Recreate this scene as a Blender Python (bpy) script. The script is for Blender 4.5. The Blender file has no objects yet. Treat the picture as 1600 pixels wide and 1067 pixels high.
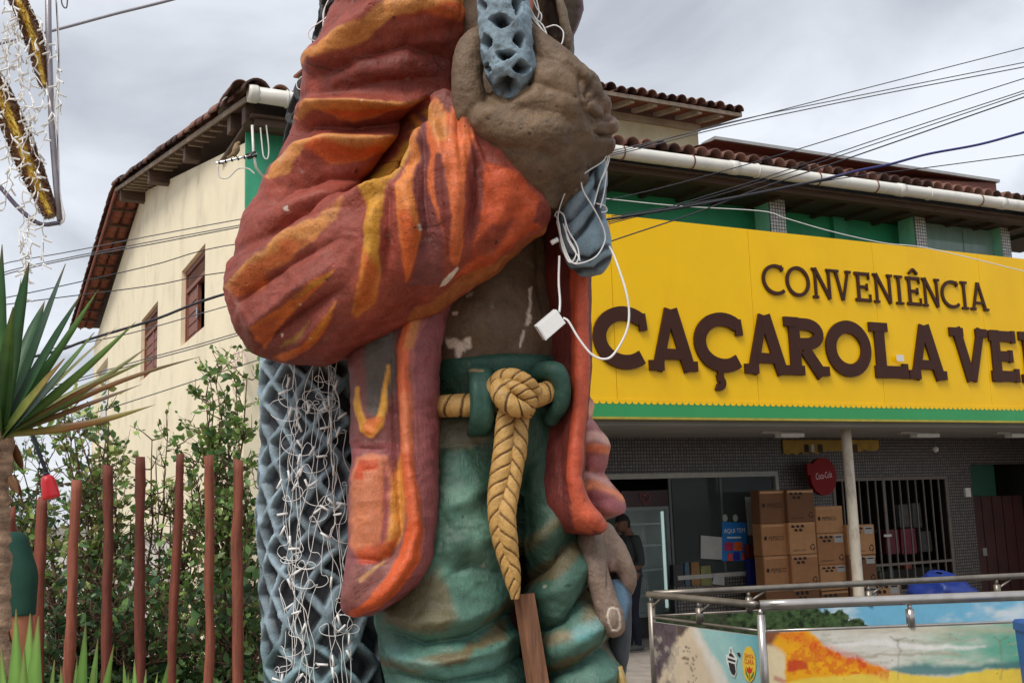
import bpy, bmesh, math, random
import numpy as np
from mathutils import Matrix, Vector, Euler

random.seed(7)
rng = np.random.default_rng(7)
scene = bpy.context.scene
LINK = scene.collection.objects.link

# ------------------------------------------------------------------ camera
PITCH, ROLL, FOC = math.radians(8.83), math.radians(-1.85), 1680.0   # focal length in pixels of a 1600 px wide frame
CAM = np.array([0.0, 0.0, 1.6])
cam_data = bpy.data.cameras.new('camera')
cam_data.sensor_fit = 'HORIZONTAL'
cam_data.sensor_width = 36.0
cam_data.lens = 36.0 * FOC / 1600.0
cam_data.clip_start = 0.05
cam_data.clip_end = 2000.0
cam = bpy.data.objects.new('camera', cam_data)
cam.matrix_world = Matrix.Translation(CAM) @ Matrix.Rotation(math.pi / 2 + PITCH, 4, 'X') @ Matrix.Rotation(ROLL, 4, 'Z')
LINK(cam)
scene.camera = cam
ROT = np.array(cam.matrix_world.to_3x3())

# ------------------------------------------------------------------ sky, sun, exposure
SUN_EL, SUN_AZ = math.radians(55), math.radians(214)     # azimuth clockwise from +Y
world = bpy.data.worlds.new('World')
scene.world = world
world.use_nodes = True
nt = world.node_tree
nt.nodes.clear()
def wn(t, **kw):
    n = nt.nodes.new(t)
    for k, v in kw.items():
        setattr(n, k, v)
    return n
w_out = wn('ShaderNodeOutputWorld'); w_bg = wn('ShaderNodeBackground')
w_bg.inputs['Strength'].default_value = 1.0
w_tc = wn('ShaderNodeTexCoord')
w_sep = wn('ShaderNodeSeparateXYZ')
w_add = wn('ShaderNodeMath', operation='MAXIMUM'); w_add.inputs[1].default_value = 0.0
w_off = wn('ShaderNodeMath', operation='ADD'); w_off.inputs[1].default_value = 0.42
w_dx = wn('ShaderNodeMath', operation='DIVIDE'); w_dy = wn('ShaderNodeMath', operation='DIVIDE')
w_cmb = wn('ShaderNodeCombineXYZ')
w_n1 = wn('ShaderNodeTexNoise'); w_n1.inputs['Scale'].default_value = 2.6; w_n1.inputs['Detail'].default_value = 7; w_n1.inputs['Roughness'].default_value = 0.5; w_n1.inputs['Distortion'].default_value = 0.5
w_map = wn('ShaderNodeMapping'); w_map.inputs['Location'].default_value = (3.1, 1.7, 0.0)
w_ramp = wn('ShaderNodeValToRGB')
w_ramp.color_ramp.elements[0].position = 0.38; w_ramp.color_ramp.elements[0].color = (0.29, 0.31, 0.345, 1)
w_ramp.color_ramp.elements[1].position = 0.62; w_ramp.color_ramp.elements[1].color = (0.52, 0.54, 0.575, 1)
w_sky = wn('ShaderNodeTexSky'); w_sky.sky_type = 'NISHITA'; w_sky.sun_disc = False
w_sky.sun_elevation = SUN_EL; w_sky.sun_rotation = SUN_AZ
w_mul = wn('ShaderNodeMix', data_type='RGBA', blend_type='MULTIPLY'); w_mul.inputs[0].default_value = 1.0; w_mul.inputs[7].default_value = (0.1, 0.1, 0.1, 1)
w_mix = wn('ShaderNodeMix', data_type='RGBA'); w_mix.inputs[0].default_value = 0.93
L_ = nt.links.new
L_(w_tc.outputs['Generated'], w_sep.inputs[0])
L_(w_sep.outputs['Z'], w_add.inputs[0]); L_(w_add.outputs[0], w_off.inputs[0])
L_(w_sep.outputs['X'], w_dx.inputs[0]); L_(w_off.outputs[0], w_dx.inputs[1])
L_(w_sep.outputs['Y'], w_dy.inputs[0]); L_(w_off.outputs[0], w_dy.inputs[1])
L_(w_dx.outputs[0], w_cmb.inputs['X']); L_(w_dy.outputs[0], w_cmb.inputs['Y'])
L_(w_cmb.outputs[0], w_map.inputs['Vector']); L_(w_map.outputs[0], w_n1.inputs['Vector'])
L_(w_n1.outputs['Fac'], w_ramp.inputs['Fac'])
L_(w_sky.outputs[0], w_mul.inputs[6])
L_(w_mul.outputs[2], w_mix.inputs[6]); L_(w_ramp.outputs['Color'], w_mix.inputs[7])
L_(w_mix.outputs[2], w_bg.inputs['Color']); L_(w_bg.outputs[0], w_out.inputs[0])

sun_data = bpy.data.lights.new('sun', 'SUN')
sun_data.energy = 1.5
sun_data.angle = math.radians(22)
sun_data.color = (1.0, 0.96, 0.9)
sun = bpy.data.objects.new('sun', sun_data)
_sd = Vector((math.sin(SUN_AZ) * math.cos(SUN_EL), math.cos(SUN_AZ) * math.cos(SUN_EL), math.sin(SUN_EL)))
sun.rotation_euler = _sd.to_track_quat('Z', 'Y').to_euler()
LINK(sun)
vs = scene.view_settings
vs.view_transform = 'Standard'; vs.look = 'None'; vs.gamma = 1.0; vs.use_curve_mapping = False
vs.exposure = 0.84
scene.cycles.max_bounces = 8
scene.cycles.diffuse_bounces = 4
scene.cycles.use_denoising = True
scene.cycles.caustics_reflective = False
scene.cycles.caustics_refractive = False

# ------------------------------------------------------------------ measuring helpers
def S(r, g, b):
    f = lambda c: c / 12.92 if c <= 0.04045 else ((c + 0.055) / 1.055) ** 2.4
    return (f(r / 255), f(g / 255), f(b / 255))

def ray(px, py):
    d = ROT @ np.array([(px - 800) / FOC, -(py - 533.5) / FOC, -1.0])
    return d / d[1]

def P(px, py, Y):
    return CAM + ray(px, py) * Y

def PA(px, py, Y):
    px, py, Y = np.broadcast_arrays(np.asarray(px, float), np.asarray(py, float), np.asarray(Y, float))
    d = np.stack([(px - 800) / FOC, -(py - 533.5) / FOC, -np.ones_like(px)], -1) @ ROT.T
    return CAM + d / d[..., 1:2] * Y[..., None]

def project(W):
    c = (np.asarray(W) - CAM) @ ROT
    return 800 + FOC * c[:, 0] / -c[:, 2], 533.5 - FOC * c[:, 1] / -c[:, 2]

# the house stands turned 26.6 degrees: u runs along its shop front, v into the depth, z up
GROUND = -0.33
HANG = math.radians(26.61)
HU = np.array([math.cos(HANG), math.sin(HANG), 0.0])
HV = np.array([-math.sin(HANG), math.cos(HANG), 0.0])
HK = np.array([-2.927, 11.576, 0.0])
def HW(V):
    V = np.asarray(V, float)
    return HK + V[..., 0:1] * HU + V[..., 1:2] * HV + V[..., 2:3] * np.array([0, 0, 1.0])
def hp(px, py, v):
    d = ray(px, py); q = CAM + d * ((np.dot(HK - CAM, HV) + v) / np.dot(d, HV))
    return float(np.dot(q - HK, HU)), float(q[2])
def sp(px, py, u=0.0):
    d = ray(px, py); q = CAM + d * ((np.dot(HK - CAM, HU) + u) / np.dot(d, HU))
    return float(np.dot(q - HK, HV)), float(q[2])

# ------------------------------------------------------------------ noise
def _hash(i, j, k):
    n = (i * 374761393 + j * 668265263 + k * 1274126177) & 0x7fffffff
    n = ((n ^ (n >> 13)) * 1274126177) & 0x7fffffff
    return ((n ^ (n >> 16)) & 0xffff) / 65535.0
def vnoise(p):
    p = np.asarray(p, float)
    i = np.floor(p).astype(np.int64); f = p - i; f = f * f * (3 - 2 * f)
    r = 0
    for a in (0, 1):
        for b in (0, 1):
            for c in (0, 1):
                w = (f[:, 0] if a else 1 - f[:, 0]) * (f[:, 1] if b else 1 - f[:, 1]) * (f[:, 2] if c else 1 - f[:, 2])
                r = r + w * _hash(i[:, 0] + a, i[:, 1] + b, i[:, 2] + c)
    return r * 2 - 1
def fbm(p, scale=1.0, octaves=3, gain=0.5):
    p = np.asarray(p, float) * scale + 100.0
    r, a = 0, 1.0
    for o in range(octaves):
        r = r + a * vnoise(p + o * 17.3); p = p * 2.03; a *= gain
    return r

# ------------------------------------------------------------------ objects
MW = {}
def root(name, label, cat, loc=(0, 0, 0), rz=0.0, group=None):
    o = bpy.data.objects.new(name, None)
    o.empty_display_size = 0.1
    o.location = loc; o.rotation_euler = (0, 0, rz)
    o['label'] = label; o['category'] = cat
    if group: o['group'] = group
    LINK(o)
    MW[o.name] = np.array(Matrix.Translation(loc) @ Matrix.Rotation(rz, 4, 'Z'))
    return o

def tag(o, label, cat, group=None):
    o['label'] = label; o['category'] = cat
    if group: o['group'] = group
    return o

def mesh_obj(name, V, F, mat, parent=None, smooth=False, col=None, local=False, extra=None):
    V = np.asarray(V, float)
    if parent is not None and not local:
        m = np.linalg.inv(MW[parent.name]); V = V @ m[:3, :3].T + m[:3, 3]
    me = bpy.data.meshes.new(name)
    F = F.tolist() if isinstance(F, np.ndarray) else list(F)
    if extra: F = F + list(extra)
    me.from_pydata(V.tolist(), [], F)
    if smooth:
        me.polygons.foreach_set('use_smooth', np.ones(len(me.polygons), bool))
    if col is not None:
        a = me.color_attributes.new('Col', 'FLOAT_COLOR', 'POINT')
        c = np.ones((len(V), 4), np.float32); c[:, :3] = col
        a.data.foreach_set('color', c.ravel())
    me.update()
    if isinstance(mat, (list, tuple)):
        for m_ in mat: me.materials.append(m_)
    elif mat: me.materials.append(mat)
    o = bpy.data.objects.new(name, me)
    LINK(o)
    if parent is not None:
        o.parent = parent; MW[o.name] = MW[parent.name]
    return o

def struct(o):
    o['kind'] = 'structure'; return o

class MB:
    """collects simple solids into one mesh"""
    def __init__(self): self.v = []; self.f = []; self.n = 0
    def add(self, V, F):
        V = np.asarray(V, float); self.v.append(V)
        self.f += [tuple(int(i) + self.n for i in q) for q in F]; self.n += len(V); return self
    def box(self, x0, x1, y0, y1, z0, z1, fn=None):
        V = np.array([[x, y, z] for z in (z0, z1) for y in (y0, y1) for x in (x0, x1)], float)
        F = [(0, 2, 3, 1), (4, 5, 7, 6), (0, 1, 5, 4), (2, 6, 7, 3), (0, 4, 6, 2), (1, 3, 7, 5)]
        return self.add(fn(V) if fn else V, F)
    def hbox(self, *a): return self.box(*a, fn=HW)
    def prism(self, poly, d, fn=None):
        """poly: list of 3D points (planar); d: extrusion vector"""
        A = np.asarray(poly, float); n = len(A); V = np.vstack([A, A + np.asarray(d, float)])
        F = [tuple(range(n))[::-1], tuple(range(n, 2 * n))] + [(i, (i + 1) % n, n + (i + 1) % n, n + i) for i in range(n)]
        return self.add(fn(V) if fn else V, F)
    def tube(self, pts, r, n=8, closed=False, cap=True):
        V, F = tube(pts, r, n, closed, cap); return self.add(V, F)
    def make(self, name, mat, parent=None, smooth=False, **kw):
        return mesh_obj(name, np.vstack(self.v), self.f, mat, parent, smooth, **kw)

def catmull(A, n):
    """resample control rows A (k,m) at n rows with a Catmull-Rom spline, chord-length spaced"""
    A = np.asarray(A, float)
    k = len(A)
    if k == 2:
        t = np.linspace(0, 1, n)[:, None]; return A[0] * (1 - t) + A[1] * t
    E = np.vstack([2 * A[0] - A[1], A, 2 * A[-1] - A[-2]])
    seg = np.linalg.norm(np.diff(A, axis=0), axis=1) + 1e-6
    cum = np.concatenate([[0], np.cumsum(seg)])
    s = np.linspace(0, cum[-1], n)
    i = np.clip(np.searchsorted(cum, s, 'right') - 1, 0, k - 2)
    t = ((s - cum[i]) / seg[i])[:, None]
    p0, p1, p2, p3 = E[i], E[i + 1], E[i + 2], E[i + 3]
    return 0.5 * (2 * p1 + (p2 - p0) * t + (2 * p0 - 5 * p1 + 4 * p2 - p3) * t ** 2 + (3 * p1 - p0 - 3 * p2 + p3) * t ** 3)

def tube(pts, r, n=8, closed=False, cap=True):
    pts = np.asarray(pts, float); m = len(pts)
    r = np.broadcast_to(np.asarray(r, float), (m,)) if np.ndim(r) < 2 else r
    T = (np.roll(pts, -1, 0) - np.roll(pts, 1, 0)) if closed else np.gradient(pts, axis=0)
    T /= np.linalg.norm(T, axis=1)[:, None] + 1e-12
    ref = np.array([0, 0, 1.0]) if abs(T[0, 2]) < 0.9 else np.array([1.0, 0, 0])
    N = np.zeros_like(pts); a = ref - T[0] * np.dot(ref, T[0]); N[0] = a / np.linalg.norm(a)
    for i in range(1, m):
        a = N[i - 1] - T[i] * np.dot(N[i - 1], T[i]); N[i] = a / (np.linalg.norm(a) + 1e-12)
    B = np.cross(T, N)
    th = np.arange(n) * 2 * math.pi / n
    V = pts[:, None, :] + r[:, None, None] * (np.cos(th)[None, :, None] * N[:, None, :] + np.sin(th)[None, :, None] * B[:, None, :])
    V = V.reshape(-1, 3)
    F = []
    for i in range(m if closed else m - 1):
        j = (i + 1) % m
        for q in range(n):
            F.append((i * n + q, i * n + (q + 1) % n, j * n + (q + 1) % n, j * n + q))
    if cap and not closed:
        F.append(tuple(range(n))[::-1]); F.append(tuple((m - 1) * n + q for q in range(n)))
    return V, F

def dup(o, parent=None, loc=None, rot=None, name=None):
    c = o.copy(); LINK(c)
    if parent is not None: c.parent = parent
    if loc is not None: c.location = loc
    if rot is not None: c.rotation_euler = rot
    return c

# ------------------------------------------------------------------ materials
MATS = {}
def _nodes(name):
    m = bpy.data.materials.new(name); m.use_nodes = True
    t = m.node_tree; b = t.nodes['Principled BSDF']
    return m, t, b
def M(name, col, rough=0.6, var=0.15, scale=6.0, bump=0.15, bscale=60.0, metal=0.0, spec=0.5, coat=0.0,
      stain=None, stain_amt=0.5, stain_scale=3.0, stretch=(1, 1, 1), trans=0.0, dist=0.004, wobble=0.0):
    """painted / plastered / metal surface with colour variation, optional stains and fine relief"""
    if name in MATS: return MATS[name]
    m, t, b = _nodes(name); n = t.nodes.new; l = t.links.new
    tc = n('ShaderNodeTexCoord'); mp = n('ShaderNodeMapping'); mp.inputs['Scale'].default_value = stretch
    l(tc.outputs['Object'], mp.inputs['Vector'])
    nz = n('ShaderNodeTexNoise'); nz.inputs['Scale'].default_value = scale; nz.inputs['Detail'].default_value = 6; nz.inputs['Roughness'].default_value = 0.6
    l(mp.outputs[0], nz.inputs['Vector'])
    rp = n('ShaderNodeMapRange'); rp.inputs['From Min'].default_value = 0.3; rp.inputs['From Max'].default_value = 0.7
    rp.inputs['To Min'].default_value = 1 - var; rp.inputs['To Max'].default_value = 1 + var
    l(nz.outputs['Fac'], rp.inputs['Value'])
    mx = n('ShaderNodeVectorMath'); mx.operation = 'SCALE'; mx.inputs[0].default_value = col
    l(rp.outputs[0], mx.inputs['Scale'])
    out = mx.outputs[0]
    if stain:
        n2 = n('ShaderNodeTexNoise'); n2.inputs['Scale'].default_value = stain_scale; n2.inputs['Detail'].default_value = 9; n2.inputs['Roughness'].default_value = 0.65
        l(mp.outputs[0], n2.inputs['Vector'])
        r2 = n('ShaderNodeMapRange'); r2.inputs['From Min'].default_value = 0.5; r2.inputs['From Max'].default_value = 0.75; r2.inputs['To Max'].default_value = stain_amt
        l(n2.outputs['Fac'], r2.inputs['Value'])
        m2 = n('ShaderNodeMix'); m2.data_type = 'RGBA'; m2.inputs[7].default_value = (*stain, 1)
        l(r2.outputs[0], m2.inputs[0]); l(out, m2.inputs[6]); out = m2.outputs[2]
    l(out, b.inputs['Base Color'])
    b.inputs['Roughness'].default_value = rough; b.inputs['Metallic'].default_value = metal
    b.inputs['Specular IOR Level'].default_value = spec; b.inputs['Coat Weight'].default_value = coat
    b.inputs['Coat Roughness'].default_value = 0.08
    if trans: b.inputs['Transmission Weight'].default_value = trans
    if bump or wobble:
        n3 = n('ShaderNodeTexNoise'); n3.inputs['Scale'].default_value = bscale; n3.inputs['Detail'].default_value = 5
        l(tc.outputs['Object'], n3.inputs['Vector'])
        bp = n('ShaderNodeBump'); bp.inputs['Strength'].default_value = bump or wobble; bp.inputs['Distance'].default_value = dist
        l(n3.outputs['Fac'], bp.inputs['Height']); l(bp.outputs[0], b.inputs['Normal'])
        if coat: l(bp.outputs[0], b.inputs['Coat Normal'])
    MATS[name] = m
    return m

def paintM(name, rough=0.6, var=0.12, scale=12.0, bump=0.35, bscale=70.0, spec=0.4, pits=0.0, dist=0.006, coat=0.0, speck=0.0, scuff=0.0, brush=0.0):
    """hand-painted surface: colour from the painted attribute, plus brush unevenness and plaster relief"""
    if name in MATS: return MATS[name]
    m, t, b = _nodes(name); n = t.nodes.new; l = t.links.new
    at = n('ShaderNodeAttribute'); at.attribute_name = 'Col'
    tc = n('ShaderNodeTexCoord')
    nz = n('ShaderNodeTexNoise'); nz.inputs['Scale'].default_value = scale; nz.inputs['Detail'].default_value = 8; nz.inputs['Roughness'].default_value = 0.68
    l(tc.outputs['Object'], nz.inputs['Vector'])
    rp = n('ShaderNodeMapRange'); rp.inputs['From Min'].default_value = 0.3; rp.inputs['From Max'].default_value = 0.7
    rp.inputs['To Min'].default_value = 1 - var; rp.inputs['To Max'].default_value = 1 + var
    l(nz.outputs['Fac'], rp.inputs['Value'])
    mx = n('ShaderNodeVectorMath'); mx.operation = 'SCALE'
    ns = n('ShaderNodeTexNoise'); ns.inputs['Scale'].default_value = 130.0; ns.inputs['Detail'].default_value = 4; ns.inputs['Roughness'].default_value = 0.7
    l(tc.outputs['Object'], ns.inputs['Vector'])
    rs = n('ShaderNodeMapRange'); rs.inputs['From Min'].default_value = 0.3; rs.inputs['From Max'].default_value = 0.5; rs.inputs['To Min'].default_value = 1 - speck; rs.inputs['To Max'].default_value = 1.0
    l(ns.outputs['Fac'], rs.inputs['Value'])
    mm = n('ShaderNodeMath'); mm.operation = 'MULTIPLY'; l(rp.outputs[0], mm.inputs[0]); l(rs.outputs[0], mm.inputs[1])
    l(at.outputs['Color'], mx.inputs[0]); l(mm.outputs[0], mx.inputs['Scale'])
    base_out = mx.outputs[0]
    if scuff:
        n4 = n('ShaderNodeTexNoise'); n4.inputs['Scale'].default_value = 7.0; n4.inputs['Detail'].default_value = 12; n4.inputs['Roughness'].default_value = 0.72
        l(tc.outputs['Object'], n4.inputs['Vector'])
        r4 = n('ShaderNodeMapRange'); r4.inputs['From Min'].default_value = 0.62; r4.inputs['From Max'].default_value = 0.70; r4.inputs['To Max'].default_value = scuff
        l(n4.outputs['Fac'], r4.inputs['Value'])
        m4 = n('ShaderNodeMix'); m4.data_type = 'RGBA'; m4.inputs[7].default_value = (0.36, 0.30, 0.25, 1)
        l(r4.outputs[0], m4.inputs[0]); l(base_out, m4.inputs[6]); base_out = m4.outputs[2]
        r5 = n('ShaderNodeMapRange'); r5.inputs['From Min'].default_value = 0.40; r5.inputs['From Max'].default_value = 0.30; r5.inputs['To Max'].default_value = scuff * 1.2
        l(n4.outputs['Fac'], r5.inputs['Value'])
        m5 = n('ShaderNodeMix'); m5.data_type = 'RGBA'; m5.inputs[7].default_value = (0.06, 0.04, 0.03, 1)
        l(r5.outputs[0], m5.inputs[0]); l(base_out, m5.inputs[6]); base_out = m5.outputs[2]
    l(base_out, b.inputs['Base Color'])
    r3 = n('ShaderNodeMapRange'); r3.inputs['To Min'].default_value = rough - 0.15; r3.inputs['To Max'].default_value = rough + 0.15
    l(nz.outputs['Fac'], r3.inputs['Value']); l(r3.outputs[0], b.inputs['Roughness'])
    b.inputs['Specular IOR Level'].default_value = spec; b.inputs['Coat Weight'].default_value = coat
    n3 = n('ShaderNodeTexNoise'); n3.inputs['Scale'].default_value = bscale; n3.inputs['Detail'].default_value = 7; n3.inputs['Roughness'].default_value = 0.62
    l(tc.outputs['Object'], n3.inputs['Vector'])
    h = n3.outputs['Fac']
    if pits:
        vo = n('ShaderNodeTexVoronoi'); vo.inputs['Scale'].default_value = 16.0
        l(tc.outputs['Object'], vo.inputs['Vector'])
        mr = n('ShaderNodeMapRange'); mr.inputs['From Min'].default_value = 0.02; mr.inputs['From Max'].default_value = 0.16; mr.inputs['To Min'].default_value = -pits; mr.inputs['To Max'].default_value = 0.0
        l(vo.outputs['Distance'], mr.inputs['Value'])
        ad = n('ShaderNodeMath'); ad.operation = 'ADD'; l(h, ad.inputs[0]); l(mr.outputs[0], ad.inputs[1]); h = ad.outputs[0]
    # the relief is uneven: trowelled smooth in places, coarse in others
    nm = n('ShaderNodeTexNoise'); nm.inputs['Scale'].default_value = 3.2; nm.inputs['Detail'].default_value = 3
    l(tc.outputs['Object'], nm.inputs['Vector'])
    rm = n('ShaderNodeMapRange'); rm.inputs['From Min'].default_value = 0.35; rm.inputs['From Max'].default_value = 0.65; rm.inputs['To Min'].default_value = 0.15; rm.inputs['To Max'].default_value = 1.25
    l(nm.outputs['Fac'], rm.inputs['Value'])
    hm = n('ShaderNodeMath'); hm.operation = 'MULTIPLY'; l(h, hm.inputs[0]); l(rm.outputs[0], hm.inputs[1]); h = hm.outputs[0]
    if brush:
        mb_ = n('ShaderNodeMapping'); mb_.inputs['Scale'].default_value = (1, 1, .16); mb_.inputs['Rotation'].default_value = (0.3, 0.35, 0)
        l(tc.outputs['Object'], mb_.inputs['Vector'])
        nb = n('ShaderNodeTexNoise'); nb.inputs['Scale'].default_value = 95.0; nb.inputs['Detail'].default_value = 3; l(mb_.outputs[0], nb.inputs['Vector'])
        hb = n('ShaderNodeMath'); hb.operation = 'MULTIPLY_ADD'; l(nb.outputs['Fac'], hb.inputs[0]); hb.inputs[1].default_value = brush; l(h, hb.inputs[2]); h = hb.outputs[0]
    bp = n('ShaderNodeBump'); bp.inputs['Strength'].default_value = bump; bp.inputs['Distance'].default_value = dist
    l(h, bp.inputs['Height']); l(bp.outputs[0], b.inputs['Normal'])
    MATS[name] = m
    return m

def glassM(name, col=(0.9, 0.95, 0.93), rough=0.02, alpha=0.25):
    if name in MATS: return MATS[name]
    m, t, b = _nodes(name)
    b.inputs['Base Color'].default_value = (*col, 1); b.inputs['Roughness'].default_value = rough
    b.inputs['Alpha'].default_value = alpha; b.inputs['Specular IOR Level'].default_value = 0.6
    nz = t.nodes.new('ShaderNodeTexNoise'); nz.inputs['Scale'].default_value = 4
    mr = t.nodes.new('ShaderNodeMapRange'); mr.inputs['To Min'].default_value = alpha * 0.7; mr.inputs['To Max'].default_value = alpha * 1.3
    t.links.new(nz.outputs['Fac'], mr.inputs['Value']); t.links.new(mr.outputs[0], b.inputs['Alpha'])
    MATS[name] = m
    return m

def gridM(name, col, joint, pitch, jw=0.12, rough=0.4, var=0.3):
    """far-off mosaic: tesserae too small to tell apart one by one"""
    if name in MATS: return MATS[name]
    m, t, b = _nodes(name); n = t.nodes.new; l = t.links.new
    tc = n('ShaderNodeTexCoord'); br = n('ShaderNodeTexBrick')
    br.offset = 0.0; br.inputs['Scale'].default_value = 1.0
    br.inputs['Brick Width'].default_value = pitch; br.inputs['Row Height'].default_value = pitch
    br.inputs['Mortar Size'].default_value = pitch * jw
    br.inputs['Color1'].default_value = (*[c * (1 - var) for c in col], 1); br.inputs['Color2'].default_value = (*[c * (1 + var) for c in col], 1)
    br.inputs['Mortar'].default_value = (*joint, 1)
    sx = n('ShaderNodeSeparateXYZ'); cb = n('ShaderNodeCombineXYZ')
    l(tc.outputs['Object'], sx.inputs[0]); l(sx.outputs['X'], cb.inputs['X']); l(sx.outputs['Z'], cb.inputs['Y'])
    l(cb.outputs[0], br.inputs['Vector']); l(br.outputs['Color'], b.inputs['Base Color'])
    b.inputs['Roughness'].default_value = rough
    bp = n('ShaderNodeBump'); bp.inputs['Strength'].default_value = 0.4; bp.inputs['Distance'].default_value = 0.003; bp.invert = True
    l(br.outputs['Fac'], bp.inputs['Height']); l(bp.outputs[0], b.inputs['Normal'])
    MATS[name] = m
    return m

# ------------------------------------------------------------------ sculpting
def loft(secs, nu, nv, pw=2.0, capped=True):
    """rings through pairs of outline points: rows (lx, ly, rx, ry, Y, half depth[, Y of right minus left])"""
    A = np.array([list(s) + [0.0] * (7 - len(s)) for s in secs], float)
    Lp = PA(A[:, 0], A[:, 1], A[:, 4] - A[:, 6] / 2); Rp = PA(A[:, 2], A[:, 3], A[:, 4] + A[:, 6] / 2)
    D = catmull(np.hstack([Lp, Rp, A[:, 5:6]]), nv)
    L, R, t = D[:, :3], D[:, 3:6], D[:, 6]
    c = (L + R) / 2; a = (R - L) / 2
    th = np.arange(nu) * 2 * math.pi / nu
    ct, st = np.cos(th), np.sin(th); e = 2.0 / pw
    ct = np.sign(ct) * np.abs(ct) ** e; st = np.sign(st) * np.abs(st) ** e
    an = a / (np.linalg.norm(a, axis=1)[:, None] + 1e-9)
    ax = np.gradient(c, axis=0); ax /= np.linalg.norm(ax, axis=1)[:, None] + 1e-9
    d = np.cross(an, ax); d *= np.sign(-d[:, 1:2]) * 1.0
    d[:, 0] *= 0.5; d[:, 2] *= 0.35
    d /= np.linalg.norm(d, axis=1)[:, None] + 1e-9
    V = c[:, None] + ct[None, :, None] * a[:, None] + (st[None, :] * np.maximum(t, 0.002)[:, None])[..., None] * d[:, None]
    V = V.reshape(-1, 3)
    i = np.arange(nv - 1)[:, None] * nu; q = np.arange(nu)[None, :]; q1 = (q + 1) % nu
    F = np.stack([i + q, i + q1, i + nu + q1, i + nu + q], -1).reshape(-1, 4)
    caps = [tuple(range(nu))[::-1], tuple((nv - 1) * nu + k for k in range(nu))] if capped else []
    return V, F, caps

def blob(px, py, Y, rx, ry, rt, n=20):
    c = P(px, py, Y); k = Y / FOC
    V = []; F = []
    for i in range(n // 2 + 1):
        a = math.pi * i / (n // 2)
        for j in range(n):
            b = 2 * math.pi * j / n
            V.append(c + np.array([math.sin(a) * math.cos(b) * rx * k, math.sin(a) * math.sin(b) * rt, math.cos(a) * ry * k]))
    for i in range(n // 2):
        for j in range(n):
            F.append((i * n + j, i * n + (j + 1) % n, (i + 1) * n + (j + 1) % n, (i + 1) * n + j))
    return np.array(V), np.array(F), []

def ptube(rows, n=18, sub=6):
    """tube through pixel rows (px, py, Y, radius px), with rounded ends"""
    A = np.array(rows, float)
    D = catmull(np.hstack([PA(A[:, 0], A[:, 1], A[:, 2]), (A[:, 3] * A[:, 2] / FOC)[:, None]]), sub * len(A))
    p, r = D[:, :3], D[:, 3]
    d0 = p[0] - p[1]; d0 /= np.linalg.norm(d0); d1 = p[-1] - p[-2]; d1 /= np.linalg.norm(d1)
    k = np.array([0.97, 0.75, 0.45]); m = np.array([0.08, 0.22, 0.66, ])
    s = np.sqrt(1 - np.array([0.25, 0.6, 0.9]) ** 2)
    p = np.vstack([[p[0] + d0 * r[0] * q for q in (0.9, 0.6, 0.25)], p, [p[-1] + d1 * r[-1] * q for q in (0.25, 0.6, 0.9)]])
    r = np.concatenate([r[0] * s[::-1], r, r[-1] * s])
    V, F = tube(p, r, n)
    return V, np.array(F[:-2]), [F[-2], F[-1]]

def remesh(parts, voxel=0.01, smooth=6):
    """melt several closed solids into one continuous skin"""
    V = []; F = []; n = 0
    for v, f, caps in parts:
        V.append(v); F += [tuple(int(k) + n for k in q) for q in (f.tolist() + list(caps))]; n += len(v)
    me = bpy.data.meshes.new('tmp'); me.from_pydata(np.vstack(V).tolist(), [], F)
    bm = bmesh.new(); bm.from_mesh(me); bmesh.ops.recalc_face_normals(bm, faces=bm.faces); bm.to_mesh(me); bm.free()
    o = bpy.data.objects.new('tmp', me); LINK(o)
    md = o.modifiers.new('r', 'REMESH'); md.mode = 'VOXEL'; md.voxel_size = voxel
    if smooth:
        ms = o.modifiers.new('s', 'SMOOTH'); ms.factor = 0.5; ms.iterations = smooth
    dg = bpy.context.evaluated_depsgraph_get(); dg.update()
    m2 = bpy.data.meshes.new_from_object(o.evaluated_get(dg))
    W = np.empty(len(m2.vertices) * 3); m2.vertices.foreach_get('co', W); W = W.reshape(-1, 3)
    q = np.empty(len(m2.loops), np.int32); m2.loops.foreach_get('vertex_index', q)
    if len(q) == 4 * len(m2.polygons):
        Fq = q.reshape(-1, 4)
    else:
        Fq = [tuple(p.vertices) for p in m2.polygons]
    bpy.data.objects.remove(o); bpy.data.meshes.remove(me); bpy.data.meshes.remove(m2)
    return W, Fq, []

def vnormals(V, F):
    F = np.asarray(F)
    n = np.cross(V[F[:, 2]] - V[F[:, 0]], V[F[:, 3]] - V[F[:, 1]])
    N = np.zeros_like(V)
    for k in range(4): np.add.at(N, F[:, k], n)
    N /= np.linalg.norm(N, axis=1)[:, None] + 1e-12
    return N

def outward(V, F):
    """flip faces if they point inwards"""
    F = np.asarray(F); a, b, c = V[F[:, 0]], V[F[:, 1]], V[F[:, 2]]
    c0 = V.mean(0)
    vol = np.einsum('ij,ij->i', a - c0, np.cross(b - c0, c - c0)).sum()
    return F[:, ::-1].copy() if vol < 0 else F

def line_dist(px, py, pts, closed=False):
    """distance to a polyline and the position along it (0..1)"""
    pts = np.asarray(pts, float)
    if closed: pts = np.vstack([pts, pts[:1]])
    best = np.full(px.shape, 1e9); tt = np.zeros_like(best)
    n = len(pts) - 1
    for k in range(n):
        a, b = pts[k], pts[k + 1]; d = b - a; L2 = d @ d + 1e-9
        t = np.clip(((px - a[0]) * d[0] + (py - a[1]) * d[1]) / L2, 0, 1)
        e = np.hypot(px - a[0] - t * d[0], py - a[1] - t * d[1])
        m = e < best; best[m] = e[m]; tt[m] = (k + t[m]) / n
    return best, tt

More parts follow.
